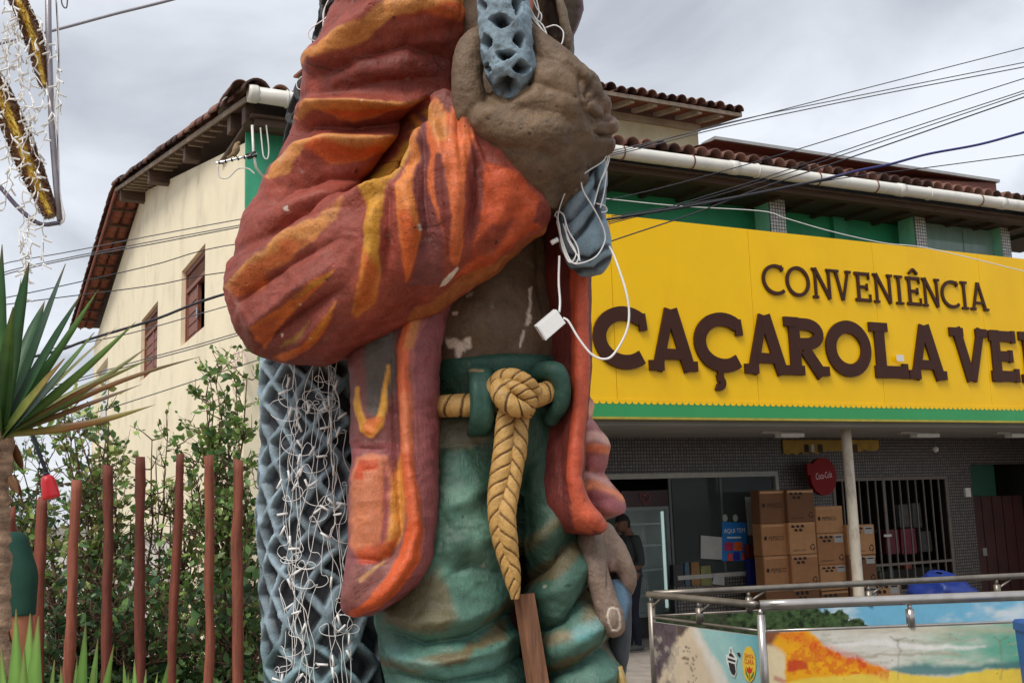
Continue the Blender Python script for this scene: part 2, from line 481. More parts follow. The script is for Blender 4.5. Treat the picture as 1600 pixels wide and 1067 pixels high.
def inside(px, py, pts):
    pts = np.asarray(pts, float); r = np.zeros(px.shape, bool); j = len(pts) - 1
    for i in range(len(pts)):
        xi, yi = pts[i]; xj, yj = pts[j]
        c = ((yi > py) != (yj > py)) & (px < (xj - xi) * (py - yi) / (yj - yi + 1e-12) + xi)
        r ^= c; j = i
    return r

def sst(x): x = np.clip(x, 0, 1); return x * x * (3 - 2 * x)

class Paint:
    def __init__(self, px, py, base, jit=None):
        self.px = px if jit is None else px + jit[0]; self.py = py if jit is None else py + jit[1]
        self.c = np.tile(np.array(base, float), (len(px), 1))
    def blend(self, w, col):
        w = w[:, None]; self.c = self.c * (1 - w) + np.array(col) * w
    def poly(self, pts, col, feather=3.0, alpha=1.0, cols=None):
        pts = np.asarray(pts, float)
        lo, hi = pts.min(0) - feather - 1, pts.max(0) + feather + 1
        m = np.where((self.px > lo[0]) & (self.px < hi[0]) & (self.py > lo[1]) & (self.py < hi[1]))[0]
        if not len(m): return self
        x, y = self.px[m], self.py[m]
        d, _ = line_dist(x, y, pts, True); d = np.where(inside(x, y, pts), d, -d)
        w = sst(d / (2 * feather) + 0.5)[:, None] * alpha
        self.c[m] = self.c[m] * (1 - w) + np.array(col) * w
        return self
    def line(self, pts, width, col, feather=2.0, alpha=1.0, col2=None):
        d, t = line_dist(self.px, self.py, pts)
        wd = np.interp(t, np.linspace(0, 1, len(width)), width) if np.ndim(width) else width
        w = sst((wd - d) / (2 * feather) + 0.5)[:, None] * alpha
        c = np.array(col) if col2 is None else np.array(col) * (1 - t[:, None]) + np.array(col2) * t[:, None]
        self.c = self.c * (1 - w) + c * w
        return self

def relief(px, py, ridges):
    h = np.zeros_like(px)
    for pts, w, a in ridges:
        d, t = line_dist(px, py, pts)
        h += a * (np.exp(-(d / w) ** 2) if a > 0 else np.exp(-1.25 * np.abs(d / w) ** 1.15)) * (0.04 + 0.96 * np.sin(np.pi * np.clip(t, 0.01, 0.99)) ** 0.55)
    return h

def sculpt(name, solid, parent, mat, base, ridges=(), rough=((4.0, 0.012), (14.0, 0.004)), paint=None, jitter=3.0, wrinkle=0.0, extra_h=None, shade_flat=False):
    V, F, caps = solid
    F = np.asarray(F)
    F2 = outward(V, F)
    if F2 is not F: caps = [tuple(reversed(c)) for c in caps]
    F = F2
    N = vnormals(V, F)
    px, py = project(V)
    h = relief(px, py, ridges)
    for sc, am in rough: h = h + am * fbm(V, sc, 3)
    h = h + wrinkle * ((1 - 2.2 * np.abs(fbm(V * np.array([1, 1, 1.7]), 5.5, 3, .55))).clip(-1, 1))
    if extra_h is not None: h = h + extra_h(V, N, px, py)
    V2 = V + N * h[:, None]
    j = None
    if jitter: j = (fbm(V, 9, 4) * jitter, fbm(V + 31.7, 9, 4) * jitter)
    p = Paint(px, py, base, j)
    p.V = V; p.N = N; p.h = h
    if paint: paint(p)
    # uneven hand painting: slow drift of tone over the surface
    p.c *= (1 + 0.12 * fbm(V, 3.0, 3) + 0.06 * fbm(V, 22.0, 2))[:, None]
    return mesh_obj(name, V2, F, mat, parent, True, np.clip(p.c, 0.002, 1), extra=caps)

def zz(x0, y0, s):
    return lambda *q: [(x0 + a * s, y0 + b * s) for a, b in zip(q[::2], q[1::2])]
# ================================================================== ground
def sheet(name, poly, z, mat_, h=None):
    m = MB()
    A = [(x, y, z) for x, y in poly]
    if h is None: m.add(np.array(A), [tuple(range(len(A)))])
    else: m.prism([(x, y, z - h) for x, y in poly], (0, 0, h))
    return struct(m.make(name, mat_))
asph = M('asphalt', S(92, 90, 88), 0.9, 0.25, 3, 0.5, 90, stain=S(60, 58, 55), stain_amt=.6, stain_scale=.8)
sheet('ground', [(-400, -400), (400, -400), (400, 600), (-400, 600)], GROUND - 0.004, M('ground_earth', S(120, 112, 100), 0.95, 0.2, .5, 0.3, 30, stain=S(86, 96, 66), stain_amt=.7, stain_scale=.05))
_A, _B = HW([[-14, -2.6, 0], [40, -2.6, 0]])[:, :2]
_C, _D = HW([[40, -12, 0], [-14, -12, 0]])[:, :2]
sheet('street', [tuple(_A), tuple(_D), tuple(_C), tuple(_B)], GROUND, asph)
pave = M('shop_pavement', S(150, 140, 130), 0.85, 0.2, 4, 0.3, 50, stain=S(100, 92, 84), stain_amt=.6)
_q = HW([[2.8, -2.6, 0], [40, -2.6, 0], [40, 6.0, 0], [2.8, 6.0, 0]])[:, :2]
sheet('shop_pavement', [tuple(a) for a in _q], GROUND + .03, pave, .03)
sheet('plaza_pavement', [(-30, -12), (3.2, -12), (3.2, 7.2), (-1.2, 7.2), (-1.2, 9.3), (-30, 9.3)], 0.0, M('plaza_pavers', S(160, 142, 126), 0.85, 0.22, 2, 0.4, 30, stain=S(110, 98, 86), stain_amt=.6), .34)
# ================================================================== the house above the shop
HOUSE = root('house', 'cream two-storey house with tiled gable roof and green upper veranda above the shop', 'house', (HK[0], HK[1], GROUND), HANG)
cream = M('cream_wall', S(248, 234, 202), 0.85, 0.05, 1.1, 0.25, 45, stain=S(196, 182, 156), stain_amt=.55, stain_scale=1.4)
green_w = M('green_wall', S(72, 180, 138), 0.6, 0.1, 2, 0.12, 50, stain=S(30, 96, 70), stain_amt=.5, stretch=(1, 1, .3))
mint = M('mint_column', S(160, 238, 200), 0.55, 0.08, 2, 0.1, 50, stain=S(80, 150, 120), stain_amt=.35)
mosaic = gridM('grey_mosaic', S(226, 226, 222), S(110, 110, 112), .05, .14, var=.15)
darkwood = M('dark_timber', S(92, 72, 60), 0.8, 0.4, 3, 0.4, 40, stretch=(1, 6, 6), stain=S(48, 38, 32), stain_amt=.6)
greywood = M('weathered_timber', S(150, 132, 114), 0.8, 0.3, 3, 0.4, 40, stretch=(1, 5, 5), stain=S(84, 70, 60), stain_amt=.6)
pvc = M('white_pvc', S(228, 224, 214), 0.35, 0.06, 3, 0.03, 40, stain=S(150, 142, 124), stain_amt=.45, stain_scale=2.5)
terra = M('clay_tile', S(112, 76, 64), 0.85, 0.45, 2.2, 0.5, 50, stain=S(72, 52, 46), stain_amt=.8, stain_scale=3)
terra_in = M('clay_tile_underside', S(150, 84, 60), 0.85, 0.4, 2.5, 0.5, 50, stain=S(86, 46, 34), stain_amt=.6, stain_scale=5)
shut = M('brown_shutter', S(132, 76, 56), 0.55, 0.3, 3, 0.3, 40, stretch=(5, 5, 1), stain=S(84, 46, 36), stain_amt=.5)
blackroom = M('dark_room', S(30, 28, 27), 0.9, 0.2, 2, 0.05)

RID_V, RID_Z, EAVE_Z, BACK_V, BACK_Z = 8.5, 7.58, 5.75, 17.0, 6.0
def roofz(v):      # wall top under the roof
    v = np.asarray(v, float)
    f = EAVE_Z + (RID_Z - EAVE_Z) * v / RID_V
    return np.where(v < RID_V, f, RID_Z + (BACK_Z - RID_Z) * (v - RID_V) / (BACK_V - RID_V))
wR0, _ = sp(320, 450); wR1, _ = sp(283, 480); wL0, _ = sp(246, 520); wL1, _ = sp(220, 550)
WZ0, WZ1 = 4.04, 5.14
wE0, wE1 = 13.7, 16.3
m = MB()
def strip(v0, v1, z0=None, z1=None):
    vv = np.linspace(v0, v1, max(2, int((v1 - v0) / .3) + 1)) if z1 is None else [v0, v1]
    top = [(0, v, float(roofz(v)) if z1 is None else z1) for v in vv][::-1]
    m.prism([(0, v0, GROUND if z0 is None else z0), (0, v1, GROUND if z0 is None else z0)] + top, (.22, 0, 0), HW)
strip(0.0, wR0); strip(wR1, wL0); strip(wL1, RID_V); strip(RID_V, wE0); strip(wE1, BACK_V)
for a, b in ((wR0, wR1), (wL0, wL1)):
    strip(a, b, GROUND, WZ0); strip(a, b, WZ1)
strip(wE0, wE1, GROUND, 3.4); strip(wE0, wE1, 5.25)
m.make('side_wall', cream, HOUSE)
MB().hbox(.22, 12.3, 16.8, 17, GROUND, 6.0).make('back_wall', cream, HOUSE)
MB().hbox(.003, 3.7, -.03, -.002, 4.2, 5.93).make('front_wall', green_w, HOUSE)
MB().hbox(.003, 3.7, -.025, -.002, GROUND, 4.2).make('front_wall', cream, HOUSE)
MB().hbox(3.5, 3.7, .0, .5, GROUND, 5.86).make('inner_wall', green_w, HOUSE)

# windows of the side wall
def window(v0, v1, opened):
    w = MB()
    for a, b, c, d in ((v0, v1, WZ1 - .07, WZ1), (v0, v1, WZ0, WZ0 + .06), (v0, v0 + .07, WZ0 + .06, WZ1 - .07), (v1 - .07, v1, WZ0 + .06, WZ1 - .07), (v0 + .07, v1 - .07, 4.80, 4.86)):
        w.hbox(.06, .14, a, b, c, d)
    w = w.make('window', shut, HOUSE)
    MB().hbox(.20, 1.2, v0 - .05, v1 + .05, WZ0 - .02, WZ1 + .02).make('room', blackroom, w)
    k = 6
    for i in range(k):
        z = 4.875 + i * (WZ1 - .09 - 4.875) / k
        q = MB(); q.prism([(.07, v0 + .07, z), (.075, v0 + .07, z - .006), (.13, v0 + .07, z + .022), (.125, v0 + .07, z + .03)], (0, v1 - v0 - .14, 0), HW)
        q.make('slat', M('shutter_slat', S(176, 140, 126), .5, .2, 3), w)
    mid = (v0 + v1) / 2
    leaves = [(mid + .01, v1 - .08)] if opened else [(v0 + .08, mid - .01), (mid + .01, v1 - .08)]
    for a, b in leaves:
        q = MB(); q.hbox(.09, .125, a, b, WZ0 + .07, 4.79)
        n = 4
        for i in range(n):
            z0 = WZ0 + .12 + i * (4.76 - WZ0 - .12) / n
            q.hbox(.078, .09, a + .09, b - .09, z0, z0 + .12)
        q.hbox(.074, .09, a, a + .06, WZ0 + .07, 4.79).hbox(.074, .09, b - .06, b, WZ0 + .07, 4.79)
        q.make('shutter', shut, w)
    if opened:
        MB().hbox(.1, .13, v0 + .1, v0 + .34, WZ0 + .07, 4.79).make('shutter', shut, w)
        MB().hbox(.06, .078, mid - .02, mid + .05, 4.32, 4.46).make('handle', M('latch_metal', S(180, 176, 168), .4, .1, metal=.8), w)
    return w
window(wR0, wR1, True); window(wL0, wL1, False)
m = MB(); m.hbox(.12, .16, wE0, wE1, 3.4, 5.25); m.make('pale_opening_panel', M('opening_light_tone', S(222, 222, 220), .6, .06, 2, stretch=(1, 1, 8)), HOUSE)  # pale panel added in the opening, its colour standing for the light interior

# roof: boarded underside with purlins, clay tiles along every edge that shows
def over(v): return float(np.interp(v, [-.66, 8.5, 17.8], [.13, .48, .48]))
def rz(v): return float(np.interp(v, [-.66, 8.5, 17.8], [6.03, 7.60, 6.47]))
vv = np.linspace(-.62, 8.5, 20)
def slab(vs_, u1, lo, hi):
    A = [(-over(v) + .02, v, rz(v) + lo) for v in vs_] + [(u1, v, rz(v) + lo) for v in vs_] + [(-over(v) + .02, v, rz(v) + hi) for v in vs_] + [(u1, v, rz(v) + hi) for v in vs_]
    n = len(vs_); F = []
    for i in range(n - 1):
        F += [(i, i + 1, n + i + 1, n + i), (2 * n + i, 3 * n + i, 3 * n + i + 1, 2 * n + i + 1), (i, 2 * n + i, 2 * n + i + 1, i + 1), (n + i, n + i + 1, 3 * n + i + 1, 3 * n + i)]
    F += [(0, n, 3 * n, 2 * n), (n - 1, 3 * n - 1, 4 * n - 1, 2 * n - 1)]
    return HW(np.array(A)), F
roof = MB().add(*slab(vv, 14.4, -.02, .02)).make('roof', darkwood, HOUSE)
MB().add(*slab(np.linspace(8.5, 17.6, 3), 12.3, .05, .08)).make('rear_slope', darkwood, roof)
for v in (-.35, .3, 2.75, 5.4, 8.2):
    z = rz(v) - .022
    MB().hbox(-over(v) + .05, .0, v - .09, v + .09, z - .22, z).make('purlin', darkwood, roof)
for v in np.arange(.8, 8.2, .42):
    z = rz(v) - .022
    MB().hbox(-over(v) + .05, -.005, v - .025, v + .025, z - .045, z).make('batten', greywood, roof)
for a, b in zip(vv[:-1], vv[1:]):
    MB().prism([(-over(a) - .005, a, rz(a) - .05), (-over(b) - .005, b, rz(b) - .05), (-over(b) - .005, b, rz(b) + .01), (-over(a) - .005, a, rz(a) + .01)], (.024, 0, 0), HW).make('verge_board', greywood, roof)
def barrel(r0, r1, L, t=.014, n=10, up=True):
    """one clay barrel tile along +Y, its mouth at the origin"""
    V = []; F = []
    for (y, r) in ((0, r0), (L, r1)):
        for rr in (r, r - t):
            for i in range(n + 1):
                a = math.pi * i / n
                V.append((rr * math.cos(a), y, (rr * math.sin(a)) * (1 if up else -1)))
    k = n + 1
    for i in range(n):
        F += [(i, i + 1, 2 * k + i + 1, 2 * k + i), (k + i + 1, k + i, 3 * k + i, 3 * k + i + 1), (i + 1, i, k + i, k + i + 1), (2 * k + i, 2 * k + i + 1, 3 * k + i + 1, 3 * k + i)]
    F += [(0, 2 * k, 3 * k, k), (n, k + n, 3 * k + n, 2 * k + n)]
    return np.array(V), F
tv, tf = barrel(.105, .085, .46)
def tile_proto(name, mat_, up=True):
    v, f = barrel(.105, .085, .46, up=up)
    me = bpy.data.meshes.new(name); me.from_pydata(v.tolist(), [], f); me.materials.append(mat_)
    me.polygons.foreach_set('use_smooth', np.ones(len(me.polygons), bool)); me.update()
    return me
tile_me = tile_proto('tile', terra); tile_in = tile_proto('tile', terra_in, False)
mats_t = [terra, M('clay_tile_dark', S(84, 58, 50), .85, .4, 2.5, .5, 50, stain=S(56, 46, 42), stain_amt=.8), M('clay_tile_pale', S(138, 98, 84), .85, .35, 2.5, .5, 50, stain=S(90, 66, 56), stain_amt=.6)]
tile_big = []
tile_alt = []
for mt in mats_t:
    t_ = tile_me.copy(); t_.materials[0] = mt; tile_alt.append(t_)
    v_, f_ = barrel(.15, .125, .47, .02); b_ = bpy.data.meshes.new('tile'); b_.from_pydata(v_.tolist(), [], f_); b_.materials.append(mt); b_.polygons.foreach_set('use_smooth', np.ones(len(b_.polygons), bool)); b_.update(); tile_big.append(b_)
def put_tile(me, u, v, z, slope, par, yaw=0.0):
    o = bpy.data.objects.new('tile', me); LINK(o); o.parent = par
    o.location = (u, v, z - GROUND)
    o.rotation_euler = Euler((slope, random.uniform(-.05, .05), yaw + random.uniform(-.03, .03)), 'XYZ')
    return o
yw = math.atan2(.35, 9.16)
v = -.78
while v < 8.4:       # verge of the front slope
    put_tile(random.choice(tile_big), -over(v) + .07 + random.uniform(-.015, .015), v, rz(v) + .02 + random.uniform(-.01, .015), math.atan(.171) + .09, roof, yw); v += .385
sl_b = math.atan(.1215); v = 8.45
while v < 17.4:      # verge of the rear slope, laid the other way round
    put_tile(random.choice(tile_big), -over(v) + .07, v + .46, rz(v + .46) + .03, sl_b + .035, roof, math.pi); v += .385
v = 8.5
k = 0
while v < 17.2:      # channel tiles seen from below the rear slope
    for j in range(2):
        put_tile(tile_in, -.3 + j * .21, v + .5, rz(v + .46) + .06, sl_b - .06, roof, math.pi)
    if k % 2 == 0:
        MB().hbox(-over(v) + .05, 0, v - .02, v + .02, rz(v) - .09, rz(v) - .05).make('batten', darkwood, roof)
    v += .4; k += 1
m = MB(); m.prism([(-.49, 8.5, rz(8.5)), (-.49, 17.6, rz(17.6)), (-.49, 17.6, rz(17.6) - .09), (-.49, 8.5, rz(8.5) - .09)], (.025, 0, 0), HW)
m.make('verge_board', M('red_verge', S(150, 74, 58), .7, .25, 3, stain=S(90, 50, 42)), roof)
for u in np.arange(-.2, 14.4, .214):   # mouths of the eave tiles above the gutter
    put_tile(random.choice(tile_alt), float(u), -.70 + random.uniform(-.015, .015), 6.095, .17, roof)
    put_tile(random.choice(tile_alt), float(u) + .02, -.70 + .37, 6.16, .17, roof)
for (v, h) in ((.4, .16), (2.6, .14), (4.3, .13), (6.2, .12), (7.4, .1)):   # ends of raised coping stones along the ridge line
    z = rz(v) + .09
    MB().hbox(-.16, .1, v, v + .3, z, z + h).make('coping_stone', M('coping', S(176, 170, 160), .85, .2), roof)
# blue plastic under the tiles by the gutter
MB().hbox(.9, 1.5, -.8, -.3, 6.2, 6.29).make('coping_stone', M('coping', S(176, 170, 160)), roof)

# gutter with its straps
GZ = 5.99
gsag = lambda u: float(np.interp(u, [-.1, 1, 4.5, 9, 13], [-.05, -.03, .04, .02, 0.0]))
gut = MB()
V, F = tube(HW([[u, -.74, GZ - gsag(u)] for u in np.linspace(-.1, 14.3, 30)]), .086, 20)
gut.add(V, F); gut = gut.make('gutter', pvc, HOUSE, True)
V, F = tube(HW([[u, -.74, GZ + .05] for u in (-.13, -.1, -.05, -.03)]), [.094, .098, .098, .094], 20); mesh_obj('gutter_cap', V, F, pvc, gut, True)
strap_b = M('rusty_strap', S(112, 66, 50), .7, .3)
for i, u in enumerate(np.arange(.28, 14, 1.06)):
    th = np.linspace(-1.2, math.pi + .4, 14)
    V, F = tube(HW([[u, -.74 - .092 * math.cos(a - .6), GZ - .092 * math.sin(a - .6) - gsag(u)] for a in th]), .009, 6)
    mesh_obj('strap', V, F, strap_b if i % 3 else pvc, gut, True)
for u in (3.2, 6.2, 9.2, 11.3, 13.2):
    V, F = tube(HW([[a, -.74, GZ - gsag(a)] for a in (u, u + .12)]), .095, 20); mesh_obj('joint_sleeve', V, F, pvc, gut, True)
MB().hbox(3.4, 14.2, -.50, -.36, 5.80, 5.868).make('eave_beam', darkwood, HOUSE)
MB().hbox(.0, 3.4, -.50, -.36, 5.79, 5.868).make('eave_beam', darkwood, HOUSE)
MB().hbox(-.05, 14.2, -.55, 1.2, 5.87, 5.90).make('veranda_ceiling', darkwood, HOUSE)
for u in np.arange(.6, 14, .62):
    MB().hbox(u, u + .07, -.33, .49, 5.81, 5.869).make('rafter', darkwood, HOUSE)

# veranda: green back wall, tiled columns, glazed end bay
MB().hbox(3.5, 12.9, .5, .63, 2.6, 5.869).make('veranda_wall', M('deep_green_wall', S(66, 188, 136), .55, .12, 1.5, .1, 40, stain=S(40, 130, 94), stain_amt=.5), HOUSE)
u_p, _ = hp(1300, 350, .46)
MB().hbox(u_p, u_p + .28, .42, .499, 2.6, 5.86).make('pilaster', green_w, HOUSE)
for (a, b) in ((1204, 1228), (1429, 1446), (1563, 1576)):
    u0, _ = hp(a, 360, 0.0); u1, _ = hp(b, 360, 0.0)
    c = MB().hbox(u0, u1, .012, .32, 2.6, 5.868).make('column', mint, HOUSE)
    MB().hbox(u0 + .004, u1, -.012, .012, 2.6, 5.868).make('mosaic_face', mosaic, c)
ug0, _ = hp(1446, 360, 0.12); ug1, _ = hp(1563, 360, 0.12); um = (ug0 + ug1) / 2
gl = glassM('green_glass', (.42, .6, .54), .03, .45)
for a, b in ((ug0 + .02, um - .01), (um + .01, ug1 - .02)):
    MB().hbox(a, b, .15, .165, 2.6, 5.84).make('glass_pane', gl, HOUSE)
MB().hbox(ug1 + .05, ug1 + .3, .3, .5, 2.6, 5.8).make('end_wall', mint, HOUSE)
MB().hbox(3.5, 12.9, -.5, .5, 2.70, 2.95).make('veranda_floor', M('concrete', S(150, 146, 140), .85, .15), HOUSE)
# small lamp under the ceiling and a roll of bedding are too small to show; a white pipe stub crosses the right end
V, F = tube(HW([hp(1572, 352, .3)[:1] + (.3,) + hp(1572, 352, .3)[1:], hp(1640, 345, .3)[:1] + (.3,) + hp(1640, 345, .3)[1:]]), .045, 12)
mesh_obj('pipe_stub', V, F, M('grey_pipe', S(170, 170, 172), .5, .1), HOUSE, True)

# raised block behind, with its own tiled eave and rafters
PV = 4.0
pu1, pz = hp(1090, 199, PV); _, pzt = hp(957, 174, PV)
pzt = (pz + pzt) / 2
MB().hbox(2.2, pu1, PV, PV + 3, 6.4, pzt).make('upper_block', M('cream_wall_old', S(232, 222, 184), .85, .1, 1.5, .15, 50, stain=S(176, 168, 130), stain_amt=.7, stain_scale=1.6), HOUSE)
ev = PV - .75
eu1, ez = hp(1126, 178, ev); _, ez2 = hp(945, 147, ev); ez = (ez + ez2) / 2
MB().hbox(2.0, pu1 + .02, PV - .06, PV, pzt - .12, pzt).make('wall_plate', M('pale_rafter', S(196, 182, 158), .8, .2, 4, .3, 40, stain=S(130, 112, 92), stain_amt=.5), HOUSE)
ub = MB(); ub.prism([(2.0, ev, ez + .03), (2.0, PV + 1.4, ez + .03 + (PV + 1.4 - ev) * .16), (2.0, PV + 1.4, ez + .07 + (PV + 1.4 - ev) * .16), (2.0, ev, ez + .07)], (pu1 + .42 - 2.0, 0, 0), HW)
ub = ub.make('upper_roof', terra_in, HOUSE)
u = pu1 + .02
while u > 2.0:
    MB().prism([(u - .045, ev + .05, ez - .05), (u - .045, PV, ez - .05 + (PV - ev) * .16), (u - .045, PV, ez + .03 + (PV - ev) * .16), (u - .045, ev + .05, ez + .03)], (.09, 0, 0), HW).make('rafter', M('pale_rafter', S(196, 182, 158)), ub)
    u -= .48
MB().hbox(2.0, pu1 + .42, ev - .02, ev + .02, ez - .01, ez + .06).make('fascia', greywood, ub)
MB().prism([(pu1 + .42, ev, ez), (pu1 + .42, PV + .7, ez + .2), (pu1 + .42, PV + .7, ez + .3), (pu1 + .42, ev, ez + .09)], (.03, 0, 0), HW).make('fascia', greywood, ub)
for u in np.arange(2.1, pu1 + .4, .21):
    put_tile(random.choice(tile_alt), float(u), ev - .06, ez + .08 + random.uniform(-.01, .03), .16, ub)
    put_tile(random.choice(tile_alt), float(u) + .01, ev + .34, ez + .16, .16, ub)

# brown metal-capped parapet above the tiles on the right
bv = 1.1
b0, bz0 = hp(1116, 219, bv); b1, bz1 = hp(1556, 286, bv); bz = (bz0 + bz1) / 2
bp_ = MB().prism([(b0 - .45, bv + .9, bz - .05), (b0, bv, bz), (b1, bv, bz), (b1, bv, bz - .55), (b0, bv, bz - .55), (b0 - .45, bv + .9, bz - .55)], (0, .25, 0), HW).make('parapet', M('brown_parapet', S(116, 66, 54), .7, .2, 2, .2, 40, stain=S(80, 48, 42), stain_amt=.5), HOUSE)
MB().hbox(b0 - .02, b1 + .05, bv - .05, bv + .3, bz, bz + .05).make('parapet_cap', M('zinc_cap', S(176, 174, 172), .45, .15, metal=.4), bp_)

# faded lettering on the side wall
def text_mesh(s, ext=0.0):
    c = bpy.data.curves.new('t', 'FONT'); c.body = s; c.extrude = ext; c.resolution_u = 3
    o = bpy.data.objects.new('t', c); LINK(o)
    dg = bpy.context.evaluated_depsgraph_get(); dg.update()
    me = bpy.data.meshes.new_from_object(o.evaluated_get(dg))
    V = np.array([v.co[:] for v in me.vertices]); F = [tuple(p.vertices) for p in me.polygons]
    bpy.data.objects.remove(o); bpy.data.curves.remove(c); bpy.data.meshes.remove(me)
    return V, F
def text_on(name, s, origin, ex, ey, w, h, mat_, parent, ext=0.0, lift=0.0):
    """text stretched into a w x h box whose lower left corner is origin"""
    V, F = text_mesh(s, 1.0 if ext else 0.0)
    lo, hi = V.min(0), V.max(0); ex = np.asarray(ex, float); ey = np.asarray(ey, float); n = np.cross(ex, ey)
    q = (V[:, 0:1] - lo[0]) / (hi[0] - lo[0]) * w * ex + (V[:, 1:2] - lo[1]) / (hi[1] - lo[1]) * h * ey + (V[:, 2:3] * ext + lift) * n
    return mesh_obj(name, np.asarray(origin) + q, F, mat_, parent)
fade_t = M('faded_paint', S(226, 198, 190), .85, .1, 3)
va, za = sp(364, 572); vb, _ = sp(386, 556)
text_on('faded_lettering', 'SAN', HW([[0, va, za - .05]])[0], -HV, (0, 0, 1), va - vb, .2, fade_t, HOUSE, lift=.004)
text_on('faded_lettering', 'CLA', HW([[0, va, za - .34]])[0], -HV, (0, 0, 1), va - vb, .2, fade_t, HOUSE, lift=.004)

# television aerial and its cable at the corner
AER = root('television_aerial', 'small rod aerial on the green corner of the house', 'aerial', tuple(HW([[0, -.25, 5.3]])[0]))
alu = M('aluminium', S(200, 200, 200), .35, .1, metal=.8); blackp = M('black_plastic', S(30, 30, 32), .5, .1)
ya = 11.0
a0, a1 = P(338, 255, ya), P(396, 243, ya)
mesh_obj('boom', *tube([a0, a1], .012, 8), alu, AER)
for k in range(6):
    c = a0 + (a1 - a0) * (.08 + k * .17); L = .1 + .012 * k
    mesh_obj('rod', *tube([c + HV * L * .9 + np.array([-.03, 0, .02]), c - HV * L * .9 + np.array([.03, 0, -.02])], .006, 6), alu, AER)
    mesh_obj('clip', *tube([c - (a1 - a0) * .02, c + (a1 - a0) * .02], .022, 8), blackp, AER)
mesh_obj('mast', *tube([P(394, 196, ya), P(396, 240, ya), P(400, 262, ya), P(420, 288, ya + .2)], .014, 8), pvc, AER, True)
mesh_obj('mount', *tube([P(386, 245, ya), P(400, 241, ya)], .035, 10), blackp, AER, True)
def wire(name, label, cat, pts, r, mat_, group=None, n=40, parent=None, sides=6):
    A = np.array([P(*q) for q in pts]); D = catmull(A, n)
    V, F = tube(D, r, sides)
    o = mesh_obj(name, V, F, mat_, parent, True)
    if parent is None: tag(o, label, cat, group)
    return o
whitew = M('white_wire', S(226, 224, 220), .5, .06, 8, 0)
wire('coax_cable', '', '', [(340, 258, ya), (343, 276, ya), (356, 278, ya), (372, 264, ya), (388, 264, ya), (398, 272, ya)], .008, pvc, parent=AER)
wire('looped_wire', 'white wire loop hanging under the eave by the green corner', 'wire', [(407, 200, ya), (409, 222, ya), (412, 245, ya), (418, 248, ya), (420, 232, ya), (416, 196, ya)], .008, pvc)
# bird on the aerial
BIRD = root('bird', 'small brown bird perched on the aerial under the eave', 'bird', tuple(P(367, 246, ya)))
bm_ = remesh([ptube([(370, 227, ya, 4.4), (369, 234, ya, 6.2), (366, 241, ya, 4.6)], 12), ptube([(371, 226, ya, 3.4), (373, 224, ya - .01, 3.2)], 12), ptube([(366, 241, ya, 3), (360, 244, ya + .02, 2.2), (355, 246, ya + .04, 1.6)], 10)], .006, 2)
mesh_obj('plumage', bm_[0], bm_[1], M('bird_brown', S(140, 118, 84), .8, .4, 40), BIRD, True)
mesh_obj('beak', *tube([P(375, 225, ya - .01), P(378.5, 226, ya - .01)], [.008, .001], 6), blackp, BIRD)
for x in (366, 369): mesh_obj('leg', *tube([P(x, 240, ya), P(x + .5, 247.5, ya)], .004, 5), blackp, BIRD)
# ================================================================== the shop sign
SV = -.7
SIGN = root('shop_sign', 'long yellow shop sign with raised brown letters and green lower band', 'sign', tuple(HW([[3.6, SV, 2.65]])[0]), HANG)
yel = M('yellow_acrylic', S(255, 200, 8), 0.16, 0.04, 1.2, 0, spec=.22, coat=.05, stain=S(240, 178, 4), stain_amt=.5, stain_scale=1.1, stretch=(1, 1, .5), wobble=.25, bscale=1.6, dist=.03)
grn = M('green_acrylic', S(34, 150, 78), 0.3, 0.06, 1.5, 0.02, 30, coat=.15)
brn = M('brown_acrylic', S(66, 34, 22), 0.35, 0.1, 3, 0, spec=.18, coat=.04, wobble=.15, bscale=3, dist=.01)
ZB, ZG, ZT = 2.65, 2.885, 5.15
seams = [3.6] + [hp(x, 480, SV)[0] for x in (958, 1176, 1370, 1535)] + [13.2, 14.6]
for a, b in zip(seams[:-1], seams[1:]):
    MB().hbox(a + .004, b - .004, SV, SV + .1, ZG - .05, ZT).make('sign_panel', yel, SIGN)
MB().hbox(3.6, 14.6, SV - .003, SV + .09, ZB, ZG - .053).make('green_band', grn, SIGN)
MB().hbox(3.6, 14.6, SV + .1, SV + .14, ZB + .02, ZT - .02).make('backing', M('sign_steel', S(120, 118, 116), .5, .2, metal=.5), SIGN)
MB().hbox(3.6, 14.6, SV - .012, SV + .1, ZB - .03, ZB - .002).make('lower_trim', M('brass_trim', S(176, 160, 60), .5, .2), SIGN)
m = MB(); pit = .092
poly_t = []
for i in range(int(11 / pit)):
    u = 3.6 + i * pit
    P_ = [(u, SV - .006, ZG - .04)] + [(u + pit / 2 - pit * .5 * math.cos(a), SV - .006, ZG - .04 - .045 * math.sin(a)) for a in np.linspace(0, math.pi, 7)][1:]
    m.prism(P_, (0, .006, 0), HW)
o = m.make('scalloped_edge', yel, SIGN); o['kind'] = 'stuff'
m = MB().hbox(3.6, 14.6, SV - .0055, SV, ZG - .04, ZG - .02).make('edge_strip', yel, SIGN)

